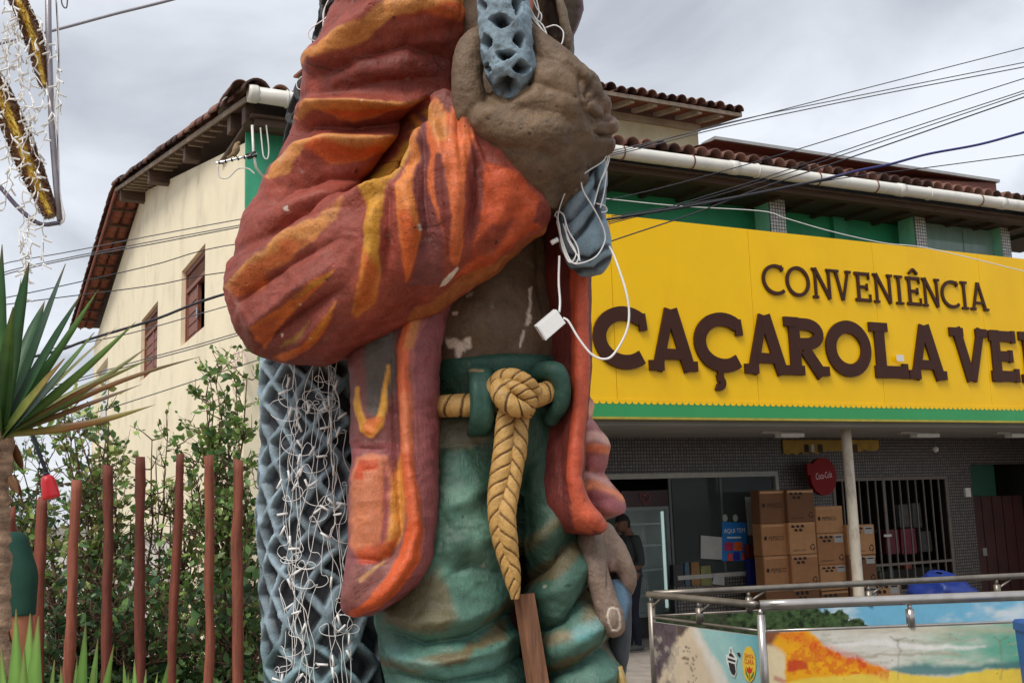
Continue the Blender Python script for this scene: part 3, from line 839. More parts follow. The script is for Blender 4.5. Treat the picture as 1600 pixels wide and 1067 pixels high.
# raised letters, drawn as strokes in a unit box
def arc(cx, cy, rx, ry, a0, a1, n=26):
    return [(cx + rx * math.cos(math.radians(a)), cy + ry * math.sin(math.radians(a))) for a in np.linspace(a0, a1, n)]
def letter_strokes(ch, w, sx, bold):
    """strokes (polyline, width across, closed) in a box sx wide, 1 high; w = stroke width"""
    h = w / 2; s = w * .72; st = []
    def serif(x, y, up, L):
        yy = y + (s * .5 if up else -s * .5)
        st.append(([(x - L, yy), (x + L, yy)], s, False))
    if ch in 'CÇ':
        rx_ = (sx - h - w * .3) / (1 + math.cos(math.radians(50))); cx_ = h + rx_
        st.append((arc(cx_, .5, rx_, .5 - h, 50, 310), w, False))
        if bold:
            x1 = cx_ + rx_ * math.cos(math.radians(50)); y1 = .5 + (.5 - h) * math.sin(math.radians(50))
            st.append(([(x1 + .02, y1 + h * .9), (x1 + .05, y1 - h * 1.5)], w * .62, False))
        else:
            st.append(([(sx * .86, .98), (sx * .9, .78)], w * .7, False))
        if ch == 'Ç':
            st.append(([(sx * .52, .05), (sx * .52, -.1)], w * .5, False)); st.append((arc(sx * .47, -.17, .085, .075, 110, -130, 12), w * .5, False))
    elif ch == 'O': st.append((arc(sx / 2, .5, sx / 2 - h, .5 - h, 0, 360, 44)[:-1], w, True))
    elif ch == 'A':
        st.append(([(sx * .16, 0), (sx * .5 - w * .12, 1)], w * (.8 if bold else .9), False)); st.append(([(sx * .84, 0), (sx * .5 + w * .02, 1)], w, False))
        st.append(([(sx * .28, .27), (sx * .74, .27)], w * .75, False))
        serif(sx * .15, 0, True, sx * .15); serif(sx * .86, 0, True, sx * .14)
    elif ch == 'R':
        st += [([(sx * .24, 0), (sx * .24, 1)], w, False), ([(sx * .2, 1 - h), (sx * .5, 1 - h)] + arc(sx * .5, .715, sx * .3, .285 - h, 85, -90, 14) + [(sx * .24, .43 + h * .9)], w * .92, False), ([(sx * .46, .45), (sx * .82, 0)], w, False)]
        serif(sx * .22, 0, True, sx * .2); serif(sx * .84, 0, True, sx * .15); st.append(([(sx * .02, 1 - s / 2), (sx * .3, 1 - s / 2)], s, False))
    elif ch == 'L':
        st += [([(sx * .28, 0), (sx * .28, 1)], w, False), ([(sx * .1, h), (sx * .95, h)], w * .95, False), ([(sx * .93, 0), (sx * .93, .27)], w * .6, False)]
        serif(sx * .26, 1, False, sx * .25)
    elif ch == 'V':
        st += [([(sx * .17, 1), (sx * .5 - w * .1, 0)], w * .95, False), ([(sx * .85, 1), (sx * .5 + w * .08, 0)], w * .78, False)]
        serif(sx * .17, 1, False, sx * .18); serif(sx * .85, 1, False, sx * .15)
    elif ch in 'EÊ':
        st += [([(sx * .26, 0), (sx * .26, 1)], w, False), ([(sx * .05, 1 - h), (sx * .92, 1 - h)], w * .9, False), ([(sx * .3, .5), (sx * .78, .5)], w * .85, False), ([(sx * .05, h), (sx * .95, h)], w * .9, False),
               ([(sx * .9, 1), (sx * .9, .76)], w * .5, False), ([(sx * .93, 0), (sx * .93, .26)], w * .5, False), ([(sx * .76, .38), (sx * .76, .62)], w * .45, False)]
        if ch == 'Ê': st += [([(sx * .28, 1.1), (sx * .55, 1.27)], w * .7, False), ([(sx * .55, 1.27), (sx * .82, 1.1)], w * .7, False)]
    elif ch == 'N':
        st += [([(sx * .16, 0), (sx * .16, 1)], w * .85, False), ([(sx * .16, 1), (sx * .84, 0)], w, False), ([(sx * .84, 0), (sx * .84, 1)], w * .85, False)]
        serif(sx * .14, 0, True, sx * .14); serif(sx * .12, 1, False, sx * .12); serif(sx * .86, 1, False, sx * .14)
    elif ch == 'I':
        st += [([(sx * .5, 0), (sx * .5, 1)], w, False)]; serif(sx * .5, 0, True, sx * .42); serif(sx * .5, 1, False, sx * .42)
    return st
def stroke_mesh(mb, pts, w, closed, to3, depth, j):
    p = np.array(pts, float); n = len(p)
    T = (np.roll(p, -1, 0) - np.roll(p, 1, 0)) if closed else np.gradient(p, axis=0)
    T /= np.linalg.norm(T, axis=1)[:, None] + 1e-9; N = np.stack([-T[:, 1], T[:, 0]], 1) * w / 2
    A, B = p + N, p - N
    d1 = depth + j * .0012
    V = np.vstack([to3(A, 0), to3(B, 0), to3(A, d1), to3(B, d1)]); F = []
    for i in range(n if closed else n - 1):
        k = (i + 1) % n
        F += [(2 * n + i, 2 * n + k, 3 * n + k, 3 * n + i), (i, n + i, n + k, k), (i, k, 2 * n + k, 2 * n + i), (n + i, 3 * n + i, 3 * n + k, n + k)]
    if not closed: F += [(0, 2 * n, 3 * n, n), (n - 1, 2 * n - 1, 4 * n - 1, 3 * n - 1)]
    mb.add(V, F)
def letter(ch, x0, x1, ybl, z0, z1, w, bold):
    u0, _ = hp(x0, ybl, SV - .05); u1, _ = hp(x1, ybl, SV - .05)
    H = z1 - z0; sx = (u1 - u0) / H
    def to3(A, d): return HW(np.stack([u0 + A[:, 0] * H, np.full(len(A), SV - .004 - d), z0 + A[:, 1] * H], 1))
    mb = MB()
    for j, (pts, ww, cl) in enumerate(letter_strokes(ch, w, sx, bold)): stroke_mesh(mb, pts, ww, cl, to3, .032 if bold else .022, j)
    return mb.make('letter', brn, SIGN)
zb0, zb1 = hp(1050, 579, SV - .05)[1], hp(1054, 483, SV - .05)[1]
for ch, a, b in (('C', 930, 1011), ('A', 1016, 1091), ('Ç', 1088, 1161), ('A', 1165, 1235), ('R', 1229, 1297), ('O', 1294, 1364), ('L', 1363, 1419), ('A', 1421, 1479), ('V', 1490, 1547), ('E', 1548, 1592), ('R', 1596, 1650)):
    letter(ch, a, b, 560, zb0, zb1, .228, True)
zc0, zc1 = hp(1340, 470, SV - .04)[1], hp(1340, 424, SV - .04)[1]
for ch, a, b in (('C', 1194, 1229), ('O', 1231, 1268), ('N', 1272, 1303), ('V', 1304, 1333), ('E', 1337, 1363), ('N', 1367, 1397), ('I', 1400, 1414), ('Ê', 1417, 1441), ('N', 1443, 1470), ('C', 1472, 1500), ('I', 1502, 1514), ('A', 1516, 1544)):
    letter(ch, a, b, 445, zc0, zc1, .112, False)
m = MB(); u0, z0 = hp(1402, 564, SV - .06); m.hbox(u0, u0 + .13, SV - .06, SV - .052, z0, z0 + .09); m.make('torn_sticker', M('paper_white', S(226, 222, 212), .7, .1), SIGN)

# ================================================================== canopy, shop walls and interior
SHOP = root('shop', 'dim shop under the yellow sign with tiled wall, glazed front and barred window', 'shop', tuple(HW([[3.6, 1.5, GROUND]])[0]), HANG)
mos2 = gridM('brown_grey_mosaic', S(112, 103, 98), S(54, 49, 46), .05, .2, .45)
plast = M('canopy_plaster', S(150, 146, 140), .8, .12, 1.5, .1, 40, stain=S(140, 132, 124), stain_amt=.5)
BW = 1.5
zc = 2.5
MB().hbox(3.55, 14.6, SV + .15, BW + .2, 2.56, 2.66).make('canopy', plast, SHOP)
ux = lambda x, y=800, v=BW: hp(x, y, v)[0]
hz_ = lambda x, y, v=BW: hp(x, y, v)[1]
uS0, uS1 = 3.7, ux(1217)          # glazed front
uG0, uG1 = ux(1304), ux(1487, 840)     # barred window
uD0 = ux(1523)
zS = hz_(1100, 746); zGr = hz_(1400, 745)
for a, b, c, d in ((3.55, uG0, zS, 2.56), (uG0, uG1, zGr, 2.56), (uS1, uG0, GROUND, zS), (uG1, uD0, GROUND, 2.56), (uG0, uG1, GROUND, .12), (uD0, 14.6, 2.1, 2.56)):
    MB().hbox(a, b, BW, BW + .15, c, d).make('wall', mos2, SHOP)
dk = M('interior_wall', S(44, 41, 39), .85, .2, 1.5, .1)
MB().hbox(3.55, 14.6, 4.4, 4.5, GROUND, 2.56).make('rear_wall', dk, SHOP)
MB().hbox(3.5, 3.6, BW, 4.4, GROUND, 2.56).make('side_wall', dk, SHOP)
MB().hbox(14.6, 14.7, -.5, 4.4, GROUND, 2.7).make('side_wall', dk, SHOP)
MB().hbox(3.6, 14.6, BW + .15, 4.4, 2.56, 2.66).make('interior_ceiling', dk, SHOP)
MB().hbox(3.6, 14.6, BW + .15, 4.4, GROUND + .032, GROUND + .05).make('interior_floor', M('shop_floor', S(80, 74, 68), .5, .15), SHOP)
frame_m = M('pale_frame', S(160, 156, 146), .45, .1)
fr = MB().hbox(uS0, uS1, BW - .04, BW + .02, zS - .0, zS + .075).make('glazing_frame', frame_m, SHOP)
MB().hbox(uS1 - .06, uS1, BW - .045, BW + .02, GROUND, zS).make('frame_post', frame_m, fr)
for x in (1048, 1128): MB().hbox(ux(x) - .02, ux(x) + .02, BW - .01, BW + .02, GROUND, zS).make('frame_post', M('dark_frame', S(70, 78, 74), .4, .1), fr)
MB().hbox(ux(1050) + .02, uS1 - .06, BW + .0, BW + .008, GROUND + .9, zS).make('glass_pane', glassM('shop_glass', (.16, .2, .19), .05, .12), fr)
MB().hbox(ux(1052), uS1 - .07, BW - .03, BW + .1, GROUND + .84, GROUND + .9).make('window_ledge', frame_m, fr)
MB().hbox(ux(1052), uS1 - .07, BW + .0, BW + .08, GROUND, GROUND + .84).make('stall_riser', mos2, fr)
# barred window
gr_m = M('grille_paint', S(112, 100, 90), .5, .25, 4)
gr = MB().hbox(uG0, uG1, BW - .02, BW + .02, zGr - .05, zGr).make('window_grille', gr_m, SHOP)
n = 14
for i in range(n + 1):
    u = uG0 + .02 + (uG1 - uG0 - .04) * i / n; r = .028 if i in (0, 6, n) else .011
    MB().hbox(u - r, u + r, BW - .012, BW + .012, .12, zGr - .05).make('bar', gr_m, gr)
for z in (.5, ): MB().hbox(uG0, uG1, BW - .022, BW - .013, z, z + .04).make('cross_bar', gr_m, gr)
MB().hbox(ux(1376), ux(1388), BW - .03, BW - .013, .96, 1.0).make('lock_plate', M('latch_metal', S(180, 176, 168), .4, .1, metal=.8), gr)
# wares seen through the bars, on a shelf
sh = MB().hbox(uG0 + .3, uG1 - .1, BW + .3, BW + .7, .36, .40).make('shelf', dk, SHOP)
MB().hbox(uG0 + .3, uG1 - .1, BW + .3, BW + .7, -.2, .36).make('shelf_base', dk, SHOP)
def good(name, label, cat, x0, x1, y0, y1, v, col, rnd=False, grp='wares behind the barred window'):
    u0, _ = hp(x0, (y0 + y1) / 2, v); u1, _ = hp(x1, (y0 + y1) / 2, v); z1 = hp(x0, y0, v)[1]; z0 = hp(x0, y1, v)[1]
    mt = M('ware_%d_%d_%d' % col, tuple(c * .5 for c in S(*col)), .45, .3, 9, .05, 30, stain=tuple(c * .4 for c in S(*col)), stain_amt=.6, stain_scale=14)
    if rnd:
        c = HW([[(u0 + u1) / 2, v + .06, z0]])[0]; r = (u1 - u0) / 2; H = z1 - z0
        V, F = tube([c + np.array([0, 0, H * t]) for t in (0, .03, .6, .72, .8, .97, 1)], [r * .9, r, r, r * .8, r * .42, r * .42, r * .4], 14)
        o = mesh_obj(name, V, F, mt, None, True)
    else:
        d = .1; b_ = .02
        m = MB(); m.prism([(u0 + b_, v, z0), (u1 - b_, v, z0), (u1, v, z0 + b_), (u1 - .01, v, z1 - b_), (u1 - b_, v, z1), (u0 + b_, v, z1), (u0 + .01, v, z1 - b_), (u0, v, z0 + b_)], (0, d, 0), HW)
        o = m.make(name, mt)
    return tag(o, label, cat, grp)
good('snack_bag', 'dark pink snack bag behind the bars, left of the pair', 'bag', 1384, 1405, 828, 866, BW + .35, (150, 34, 58))
good('snack_bag', 'dark pink snack bag behind the bars, right of the pair', 'bag', 1408, 1432, 826, 866, BW + .35, (158, 30, 66))
good('snack_bag', 'pale bag behind the bars, above the pink bags', 'bag', 1405, 1420, 788, 824, BW + .6, (150, 146, 140))
good('snack_bag', 'white dotted bag at the upper middle of the barred window', 'bag', 1426, 1440, 786, 824, BW + .6, (160, 158, 156))
good('snack_bag', 'grey bag right of the pink bags behind the bars', 'bag', 1440, 1456, 830, 862, BW + .35, (120, 118, 116))
good('carton', 'orange carton low behind the bars', 'carton', 1414, 1426, 880, 902, BW + .35, (196, 84, 40))
good('bottle', 'pale green bottle low behind the bars', 'bottle', 1370, 1384, 886, 908, BW + .32, (120, 150, 110), True)
good('bottle', 'teal bottle low behind the bars beside the pale green one', 'bottle', 1388, 1400, 882, 908, BW + .32, (60, 110, 110), True)
MB().hbox(uG0 + .3, uG1, BW + .3, BW + .7, hp(1400, 910, BW + .35)[1] - .04, hp(1400, 910, BW + .35)[1] - .004).make('shelf', dk, SHOP)
MB().hbox(uG0 + .3, uG1, BW + .55, BW + .9, hp(1400, 826, BW + .6)[1] - .04, hp(1400, 826, BW + .6)[1] - .004).make('shelf', dk, SHOP)
# door at the far right
dr = MB().hbox(uD0, 13.4, BW + .1, BW + .14, GROUND, 2.1).make('door', M('maroon_door', S(66, 34, 30), .5, .2, 2), SHOP)
for i in range(5): MB().hbox(uD0 + .02 + i * .26, uD0 + .26 + i * .26, BW + .075, BW + .099, GROUND + .05, 1.55).make('plank', M('maroon_door', S(66, 34, 30)), dr)
MB().hbox(uD0 + .01, 13.4, BW + .06, BW + .098, 1.56, 2.09).make('transom', M('green_transom', S(30, 74, 58), .4, .1), dr)
MB().hbox(ux(1534), ux(1540), BW + .05, BW + .074, .55, .68).make('handle', M('latch_metal', S(180, 176, 168)), dr)
tag(MB().hbox(ux(1506, 770), ux(1514, 770), BW - .04, BW - .001, hz_(1510, 776), hz_(1510, 762)).make('switch_box', pvc), 'small white box on the tiled wall right of the barred window', 'electrical box')
# lamps under the canopy
def lamp(x0, x1, y, label, v):
    u0, z = hp(x0, y, v); u1, _ = hp(x1, y, v); z = 2.557
    o = root('ceiling_lamp', label, 'lamp', tuple(HW([[u0, v, z]])[0]), HANG, 'unlit lamps under the canopy')
    MB().hbox(u0 - .3, u1, v - .04, v + .04, z - .03, z).make('housing', M('lamp_grey', S(190, 186, 178), .5, .1), o)
    MB().hbox(u0, u1, v - .07, v + .07, z - .085, z - .031).make('diffuser', M('lamp_white', S(240, 238, 230), .4, .05), o)
lamp(1216, 1252, 684, 'unlit lamp under the canopy above the stacked cartons', .25)
lamp(1428, 1463, 683, 'unlit lamp under the canopy above the barred window', .25)
lamp(1576, 1612, 684, 'unlit lamp under the canopy at the right picture edge', .25)
tag(mesh_obj('bulb', *blob(1462, 702, 17.2, 4.5, 4.5, .045, 14)[:2], pvc, None, True), 'round white bulb under the canopy above the barred window', 'bulb')
yb = root('banner', 'torn yellow banner strip on the wall under the canopy', 'banner', tuple(HW([[ux(1222, 700), BW - .03, 2.3]])[0]), HANG)
ua, ub_ = ux(1222, 700), ux(1372, 705)
poly_b = [(ua, 2.52)]; kx = 24
for i in range(kx + 1): poly_b.append((ua + (ub_ - ua) * i / kx, 2.30 + .05 * (random.random() - .5) + .06 * i / kx))
poly_b.append((ub_, 2.52))
MB().prism([(a, BW - .03, b) for a, b in poly_b], (0, .02, 0), HW).make('cloth', M('old_yellow', S(176, 140, 60), .8, .3, 6, stain=S(110, 84, 40), stain_amt=.8), yb)
for (x, w, c) in ((1255, 8, (40, 40, 44)), (1266, 5, (200, 196, 186)), (1276, 9, (70, 50, 40)), (1330, 10, (90, 60, 44))):
    u0 = ux(x, 706); MB().hbox(u0, u0 + w * .011, BW - .036, BW - .031, 2.33, 2.45).make('printed_figure', M('fig_%d' % x, S(*c), .8, .2), yb)
# post carrying the canopy
pu, _ = hp(1331, 790, -.1)
PO = root('canopy_post', 'white peeling round post holding up the canopy in front of the cartons', 'post', tuple(HW([[pu, -.1, GROUND]])[0]))
V, F = tube(HW([[pu, -.1, z] for z in np.linspace(GROUND + .03, 2.56, 12)]), np.linspace(.078, .07, 12), 16)
mesh_obj('shaft', V, F, M('peeling_white', S(214, 202, 182), .7, .2, 3, .3, 40, stain=S(120, 104, 84), stain_amt=.9, stain_scale=6, stretch=(1, 1, .4)), PO, True)
MB().hbox(pu - .14, pu + .14, -.24, .04, GROUND + .03, GROUND + .06).make('base_plate', gr_m, PO)
# round red drinks sign hung from a bracket
RS = root('round_sign', 'red oval drinks sign on a bracket beside the cartons', 'sign', tuple(HW([[ux(1285, 745, 1.2), 1.2, 2.0]])[0]), HANG)
uc, zc_ = hp(1287, 744, 1.2); ru, rz_ = (hp(1307, 744, 1.2)[0] - uc), .29
red = M('sign_red', S(128, 10, 15), .5, .12, 3, .03, spec=.2)
MB().prism([(uc + ru * math.cos(a), 1.2, zc_ + rz_ * math.sin(a)) for a in np.linspace(0, 2 * math.pi, 40)[:-1]], (0, .08, 0), HW).make('disc', red, RS)
text_on('lettering', 'Coca-Cola', HW([[uc - ru * .62, 1.198, zc_ - .05]])[0], HU + np.array([0, 0, .1]), (0, 0, 1), ru * 1.25, .1, M('sign_white', S(220, 190, 190), .5, .05), RS, lift=.003)
MB().hbox(hp(1262, 738, 1.2)[0], uc - ru * .8, 1.2, 1.26, zc_ + .02, zc_ + .2).make('bracket', red, RS)

# ------------------------------------------------------------------ drinks fridge
FV = 2.0
fu0, fu1 = hp(972, 800, FV)[0], hp(1045, 800, FV)[0]
ftop = hp(1010, 766, FV)[1]; fhd = hp(1010, 791, FV)[1]
FR = root('drinks_fridge', 'upright glass-door fridge with dark red header inside the shop entrance', 'fridge', tuple(HW([[fu0, FV, GROUND]])[0]), HANG)
fd = M('fridge_dark', S(60, 24, 24), .4, .1); fw = M('fridge_white', S(190, 200, 196), .4, .06)
MB().hbox(fu0, fu1, FV + .05, FV + .06 + .6, GROUND + .05, GROUND + .3).make('base', M('fridge_body', S(70, 66, 64), .4, .1), FR)
MB().hbox(fu0, fu1, FV + .6, FV + .66, GROUND + .3, fhd).make('back_panel', fw, FR)
for a in (fu0, fu1 - .04): MB().hbox(a, a + .04, FV + .05, FV + .6, GROUND + .3, fhd).make('side_panel', fw, FR)
MB().hbox(fu0, fu1, FV, FV + .66, fhd, ftop).make('header', fd, FR)
hx, hz0 = hp(1007, 778, FV)
th = np.linspace(0, 2 * math.pi, 40)[:-1]
for k, (sc, rr) in enumerate(((1, .009), (.6, .008))):
    V, F = tube(HW([[hx + sc * .085 * math.sin(a) ** 3, FV - .008, hz0 + sc * .0065 * (13 * math.cos(a) - 5 * math.cos(2 * a) - 2 * math.cos(3 * a) - math.cos(4 * a))] for a in th]), rr, 6, True)
    mesh_obj('heart_emblem', V, F, M('emblem_rose', S(150, 80, 80), .5, .05), FR)
_m, _t, _b = _nodes('fridge_light'); _b.inputs['Emission Color'].default_value = (.75, 1, .95, 1); _b.inputs['Emission Strength'].default_value = 0.35
MB().hbox(fu1 - .075, fu1 - .045, FV + .08, FV + .11, GROUND + .4, fhd - .08).make('light_tube', _m, FR)
for z in (.25, .62, .98, 1.3): MB().hbox(fu0 + .041, fu1 - .041, FV + .1, FV + .59, z, z + .025).make('shelf', fw, FR)
fdoor = MB()
for a, b, c, d in ((fu0, fu1, fhd - .06, fhd - .004), (fu0, fu1, GROUND + .3, GROUND + .36), (fu0, fu0 + .06, GROUND + .36, fhd - .06), (fu1 - .06, fu1, GROUND + .36, fhd - .06)): fdoor.hbox(a, b, FV, FV + .045, c, d)
fdoor = fdoor.make('door', M('fridge_frame', S(130, 138, 134), .4, .1), FR)
MB().hbox(fu0 + .06, fu1 - .06, FV + .02, FV + .025, GROUND + .36, fhd - .06).make('glass_pane', glassM('fridge_glass', (.5, .6, .58), .03, .2), fdoor)
for z, shn in ((.275, 'lowest'), (.645, 'middle'), (1.005, 'upper')):
    for k in range(3):
        u = fu0 + .12 + k * .2
        if u > fu1 - .08: break
        c = HW([[u, FV + .3, z]])[0]
        V, F = tube([c + np.array([0, 0, q]) for q in (0, .16, .2, .25)], [.035, .035, .014, .012], 8)
        tag(mesh_obj('bottle', V, F, M('bottle_%d' % (k % 3), [S(60, 110, 90), S(130, 60, 40), S(170, 170, 150)][k % 3], .2, .1), None, True), 'small %s drink bottle on the %s shelf inside the glass-door fridge' % (('green', 'brown', 'pale')[k % 3], shn), 'bottle', 'bottles in the fridge')

# ------------------------------------------------------------------ notices and wares at the glazed front
def notice(name, label, cat, pts, v, mat_, t=.004, parent=None):
    A = [hp(x, y, v) for x, y in pts]
    m = MB(); m.prism([(a, v, b) for a, b in A], (0, t, 0), HW); o = m.make(name, mat_, parent)
    return tag(o, label, cat) if parent is None else o
paperm = M('paper', S(160, 158, 152), .7, .12, 6, .05)
PO2 = root('poster', 'blue snack poster headed in white letters on the shop glass', 'poster', tuple(HW([[ux(1128), BW - .02, .9]])[0]), HANG)
pv = BW - .02
notice('sheet', '', '', [(1128, 876), (1167, 876), (1166, 816), (1128, 815)], pv, M('poster_blue', S(36, 110, 176), .4, .12, 4), parent=PO2)
q0 = HW([(hp(1131, 834, pv)[0], pv - .004, hp(1131, 834, pv)[1])])[0]
text_on('lettering', 'AQUI TEM', q0, HU, (0, 0, 1), hp(1164, 830, pv)[0] - hp(1131, 830, pv)[0], .075, M('poster_white', S(226, 226, 220), .6, .05), PO2, lift=.001)
for (x0, x1, y0, y1, c) in ((1132, 1145, 847, 860, (170, 40, 80)), (1147, 1160, 846, 860, (200, 90, 40)), (1137, 1145, 864, 876, (200, 70, 60)), (1146, 1156, 862, 875, (40, 50, 140)), (1158, 1164, 864, 874, (190, 80, 60)), (1136, 1158, 838, 841, (190, 200, 210))):
    notice('printed_pack', '', '', [(x0, y1), (x1, y1), (x1 - .5, y0), (x0 + .5, y0)], pv - .006, M('print_%d_%d' % (x0, y0), S(*c), .5, .3, 20), .003, PO2)
for x in (1133, 1149):
    uu, zz_ = hp(x, 809, pv); m = MB(); m.prism([(uu + .045 * math.cos(a), pv, zz_ + .055 * math.sin(a)) for a in np.linspace(0, 2 * math.pi, 20)[:-1]], (0, .004, 0), HW)
    tag(m.make('sticker', paperm), 'round white sticker on the shop glass, %s of two above the blue poster' % ('left' if x < 1140 else 'right'), 'sticker')
notice('notice', 'white paper notice on the glass left of the blue poster', 'notice', [(1095, 872), (1128, 874), (1128, 839), (1095, 836)], pv, paperm)
notice('notice', 'tall white paper between the blue poster and the cartons', 'notice', [(1169, 836), (1180, 836), (1178, 777), (1164, 776)], pv - .01, paperm)
notice('notice', 'crumpled white paper low on the glass beside the leaflets', 'notice', [(1113, 912), (1132, 914), (1132, 902), (1116, 896)], pv - .02, paperm)
for i, (x0, x1, y0, c, d) in enumerate(((1052, 1068, 882, (40, 38, 34), 'black'), (1070, 1078, 878, (70, 110, 130), 'blue'), (1080, 1094, 878, (170, 120, 50), 'ochre'), (1095, 1112, 884, (150, 150, 80), 'olive'))):
    good('leaflet_pack', '%s pack standing on the shop window ledge left of the cartons' % d, 'pack', x0, x1, y0, 915, BW - .028 + .0 * i, c, False, 'packs on the window ledge')
good('carton', 'narrow deep blue carton left of the brown cartons', 'carton', 1172, 1186, 873, 930, BW - .2, (36, 50, 140))
good('paper_bag', 'dark red bag beside the brown cartons above the blue carton', 'bag', 1169, 1184, 850, 872, BW - .2, (120, 40, 30))

# ------------------------------------------------------------------ stacked cartons
card = [M('cardboard_%d' % k, c, .85, .12, 5, .15, 70, stain=S(110, 74, 46), stain_amt=.35) for k, c in enumerate((S(158, 110, 70), S(176, 128, 84), S(112, 74, 46)))]
ink = M('carton_ink', S(40, 27, 20), .8, .1)
tape_m = M('carton_tape', S(176, 126, 80), .3, .1)
def recycle(o, u, v, z, s):
    for k in range(3):
        a = math.pi / 2 + k * 2 * math.pi / 3
        for da, w in ((-.55, .28), (.3, .28)):
            b = a + da; p0 = np.array([math.cos(b - .5), math.sin(b - .5)]) * s; p1 = np.array([math.cos(b + .25), math.sin(b + .25)]) * s
            d = p1 - p0; nn = np.array([-d[1], d[0]]) / (np.linalg.norm(d) + 1e-9) * s * w
            MBR.prism([(u + q[0], v, z + q[1]) for q in (p0 - nn, p1 - nn * .6, p1 + nn * .6, p0 + nn)], (0, .002, 0), HW)
def carton(x0, x1, y0, y1, v, kind, label, dep=.42, zbot=None, ztop=None, cm=None, labelled=False):
    global MBR
    u0, _ = hp(x0, (y0 + y1) / 2, v); u1, _ = hp(x1, (y0 + y1) / 2, v)
    z1 = hp((x0 + x1) / 2, y0, v)[1] if ztop is None else ztop; z0 = hp((x0 + x1) / 2, y1, v)[1] if zbot is None else zbot
    o = root('carton', label, 'carton', tuple(HW([[u0, v, z0]])[0]), HANG, 'brown cartons stacked at the shop front')
    g = .006; m_ = MB()
    A = [(u0 + g, v + g * 2), (u0 + g * 3, v), (u1 - g * 3, v), (u1 - g, v + g * 2), (u1 - g, v + dep), (u0 + g, v + dep)]
    m_.prism([(a, b, z0) for a, b in A], (0, 0, z1 - z0 - .004), HW); m_.make('box', cm or random.choice(card), o)
    W, H = u1 - u0, z1 - z0
    MB().hbox(u0 + g * 3, u1 - g * 3, v - .002, v - .0005, z1 - .05, z1 - .02).make('tape', tape_m, o)
    if kind == 'name':
        text_on('lettering', 'PEPSICO', HW([[u0 + W * .24, v - .003, z0 + H * .46]])[0], HU, (0, 0, 1), W * .5, H * .14, ink, o)
        MB().prism([(u0 + W * .13 + W * .05 * math.cos(a), v - .003, z0 + H * .54 + W * .06 * math.sin(a)) for a in np.linspace(0, 2 * math.pi, 14)[:-1]], (0, .002, 0), HW).make('globe_mark', ink, o)
    elif kind == 'mark':
        MBR = MB(); recycle(o, u0 + W * .83, v - .003, z0 + H * .2, W * .075); MBR.make('recycling_mark', ink, o)
        for r_, (n_, y_) in enumerate(((3, .84), (2, .72))):
            for k in range(n_):
                a = u0 + W * (.1 + .17 * k + .1 * r_)
                MB().prism([(a, v - .003, z0 + H * y_), (a + W * .11, v - .003, z0 + H * (y_ - .02)), (a + W * .13, v - .003, z0 + H * (y_ + .05)), (a + W * .05, v - .003, z0 + H * (y_ + .08)), (a + W * .01, v - .003, z0 + H * (y_ + .06))], (0, .002, 0), HW).make('handling_mark', ink, o)
        for y_ in (.1, .13): MB().hbox(u0 + W * .12, u0 + W * .6, v - .003, v - .001, z0 + H * y_, z0 + H * (y_ + .008)).make('small_print', ink, o)
    if labelled:
        MB().hbox(u0 + W * .62, u0 + W * .92, v - .004, v - .001, z0 + H * .68, z0 + H * .92).make('paper_label', paperm, o)
        MB().hbox(u0 + W * .66, u0 + W * .88, v - .0055, v - .0045, z0 + H * .84, z0 + H * .88).make('label_print', ink, o)
    return o
cv = .9
cols_ = [('A', 1187, 1233, [765, 817, 867, 917], 'name', ['darkest', 'brown', 'brown']), ('B', 1230, 1273, [764, 815, 865, 916], 'mark', ['', '', '']),
         ('C', 1274, 1318, [790, 832, 881, 921], 'mark', ['', '', '']), ('D', 1324, 1368, [819, 866, 912], 'mark', ['', ''])]
for cn, x0, x1, ys, kind, _t in cols_:
    dx = [0, 3, 7, 11]
    top_ = ['top', 'second', 'third']
    for k in range(len(ys) - 1):
        nm = {'A': 'carton printed with a dark word, %s of the leftmost stack', 'B': 'carton with handling marks, %s of the second stack from the left', 'C': 'carton, %s of the third stack, left of the white post', 'D': 'carton with a white label, %s of the stack behind the white post'}[cn] % ('topmost' if k == 0 else top_[k] + ' from the top')
        carton(x0 + dx[k], x1 + dx[k], ys[k], ys[k + 1], cv - (.07 if cn in 'BD' else 0) - .012 * (k % 2), 'name' if (cn == 'C' and k == 0) else kind, nm, dep=.2 if cn == 'A' else .42, labelled=cn in 'D' or (cn == 'C' and k > 0), cm=card[2] if (cn == 'A' and k == 0) else card[1] if (cn == 'B' and k == 1) else None)
    zl = hp((x0 + x1) / 2 + dx[len(ys) - 1], ys[-1], cv)[1]
    carton(x0 + dx[len(ys) - 1], x1 + dx[len(ys) - 1], ys[-1], 990, cv, kind, 'carton at the foot of the %s stack behind the railing' % {'A': 'leftmost', 'B': 'second', 'C': 'third', 'D': 'post-side'}[cn], zbot=GROUND + .032, ztop=zl - .002, labelled=cn == 'D')
carton(1364, 1410, 907, 990, cv, 'mark', 'low carton right of the white post behind the railing', zbot=GROUND + .032, labelled=True)
# blue tarpaulin heap
tv2 = loft([(1418, 985, 1530, 985, 15.2, .55), (1425, 930, 1520, 930, 15.2, .5), (1428, 915, 1512, 918, 15.2, .5), (1440, 908, 1500, 910, 15.2, .42), (1452, 900, 1484, 900, 15.2, .25), (1462, 896, 1472, 896, 15.2, .05)], 60, 60)
V, F, cp = tv2; N = vnormals(V, outward(V, F)); V = V + N * ((1 - 2 * np.abs(fbm(V, 2.2, 3))) * .06)[:, None]
tag(mesh_obj('tarpaulin', V, outward(V, F), M('blue_tarp', S(22, 46, 118), .5, .2, 3, .2, 20), None, True, extra=cp), 'blue tarpaulin heap behind the railing below the barred window', 'tarpaulin')
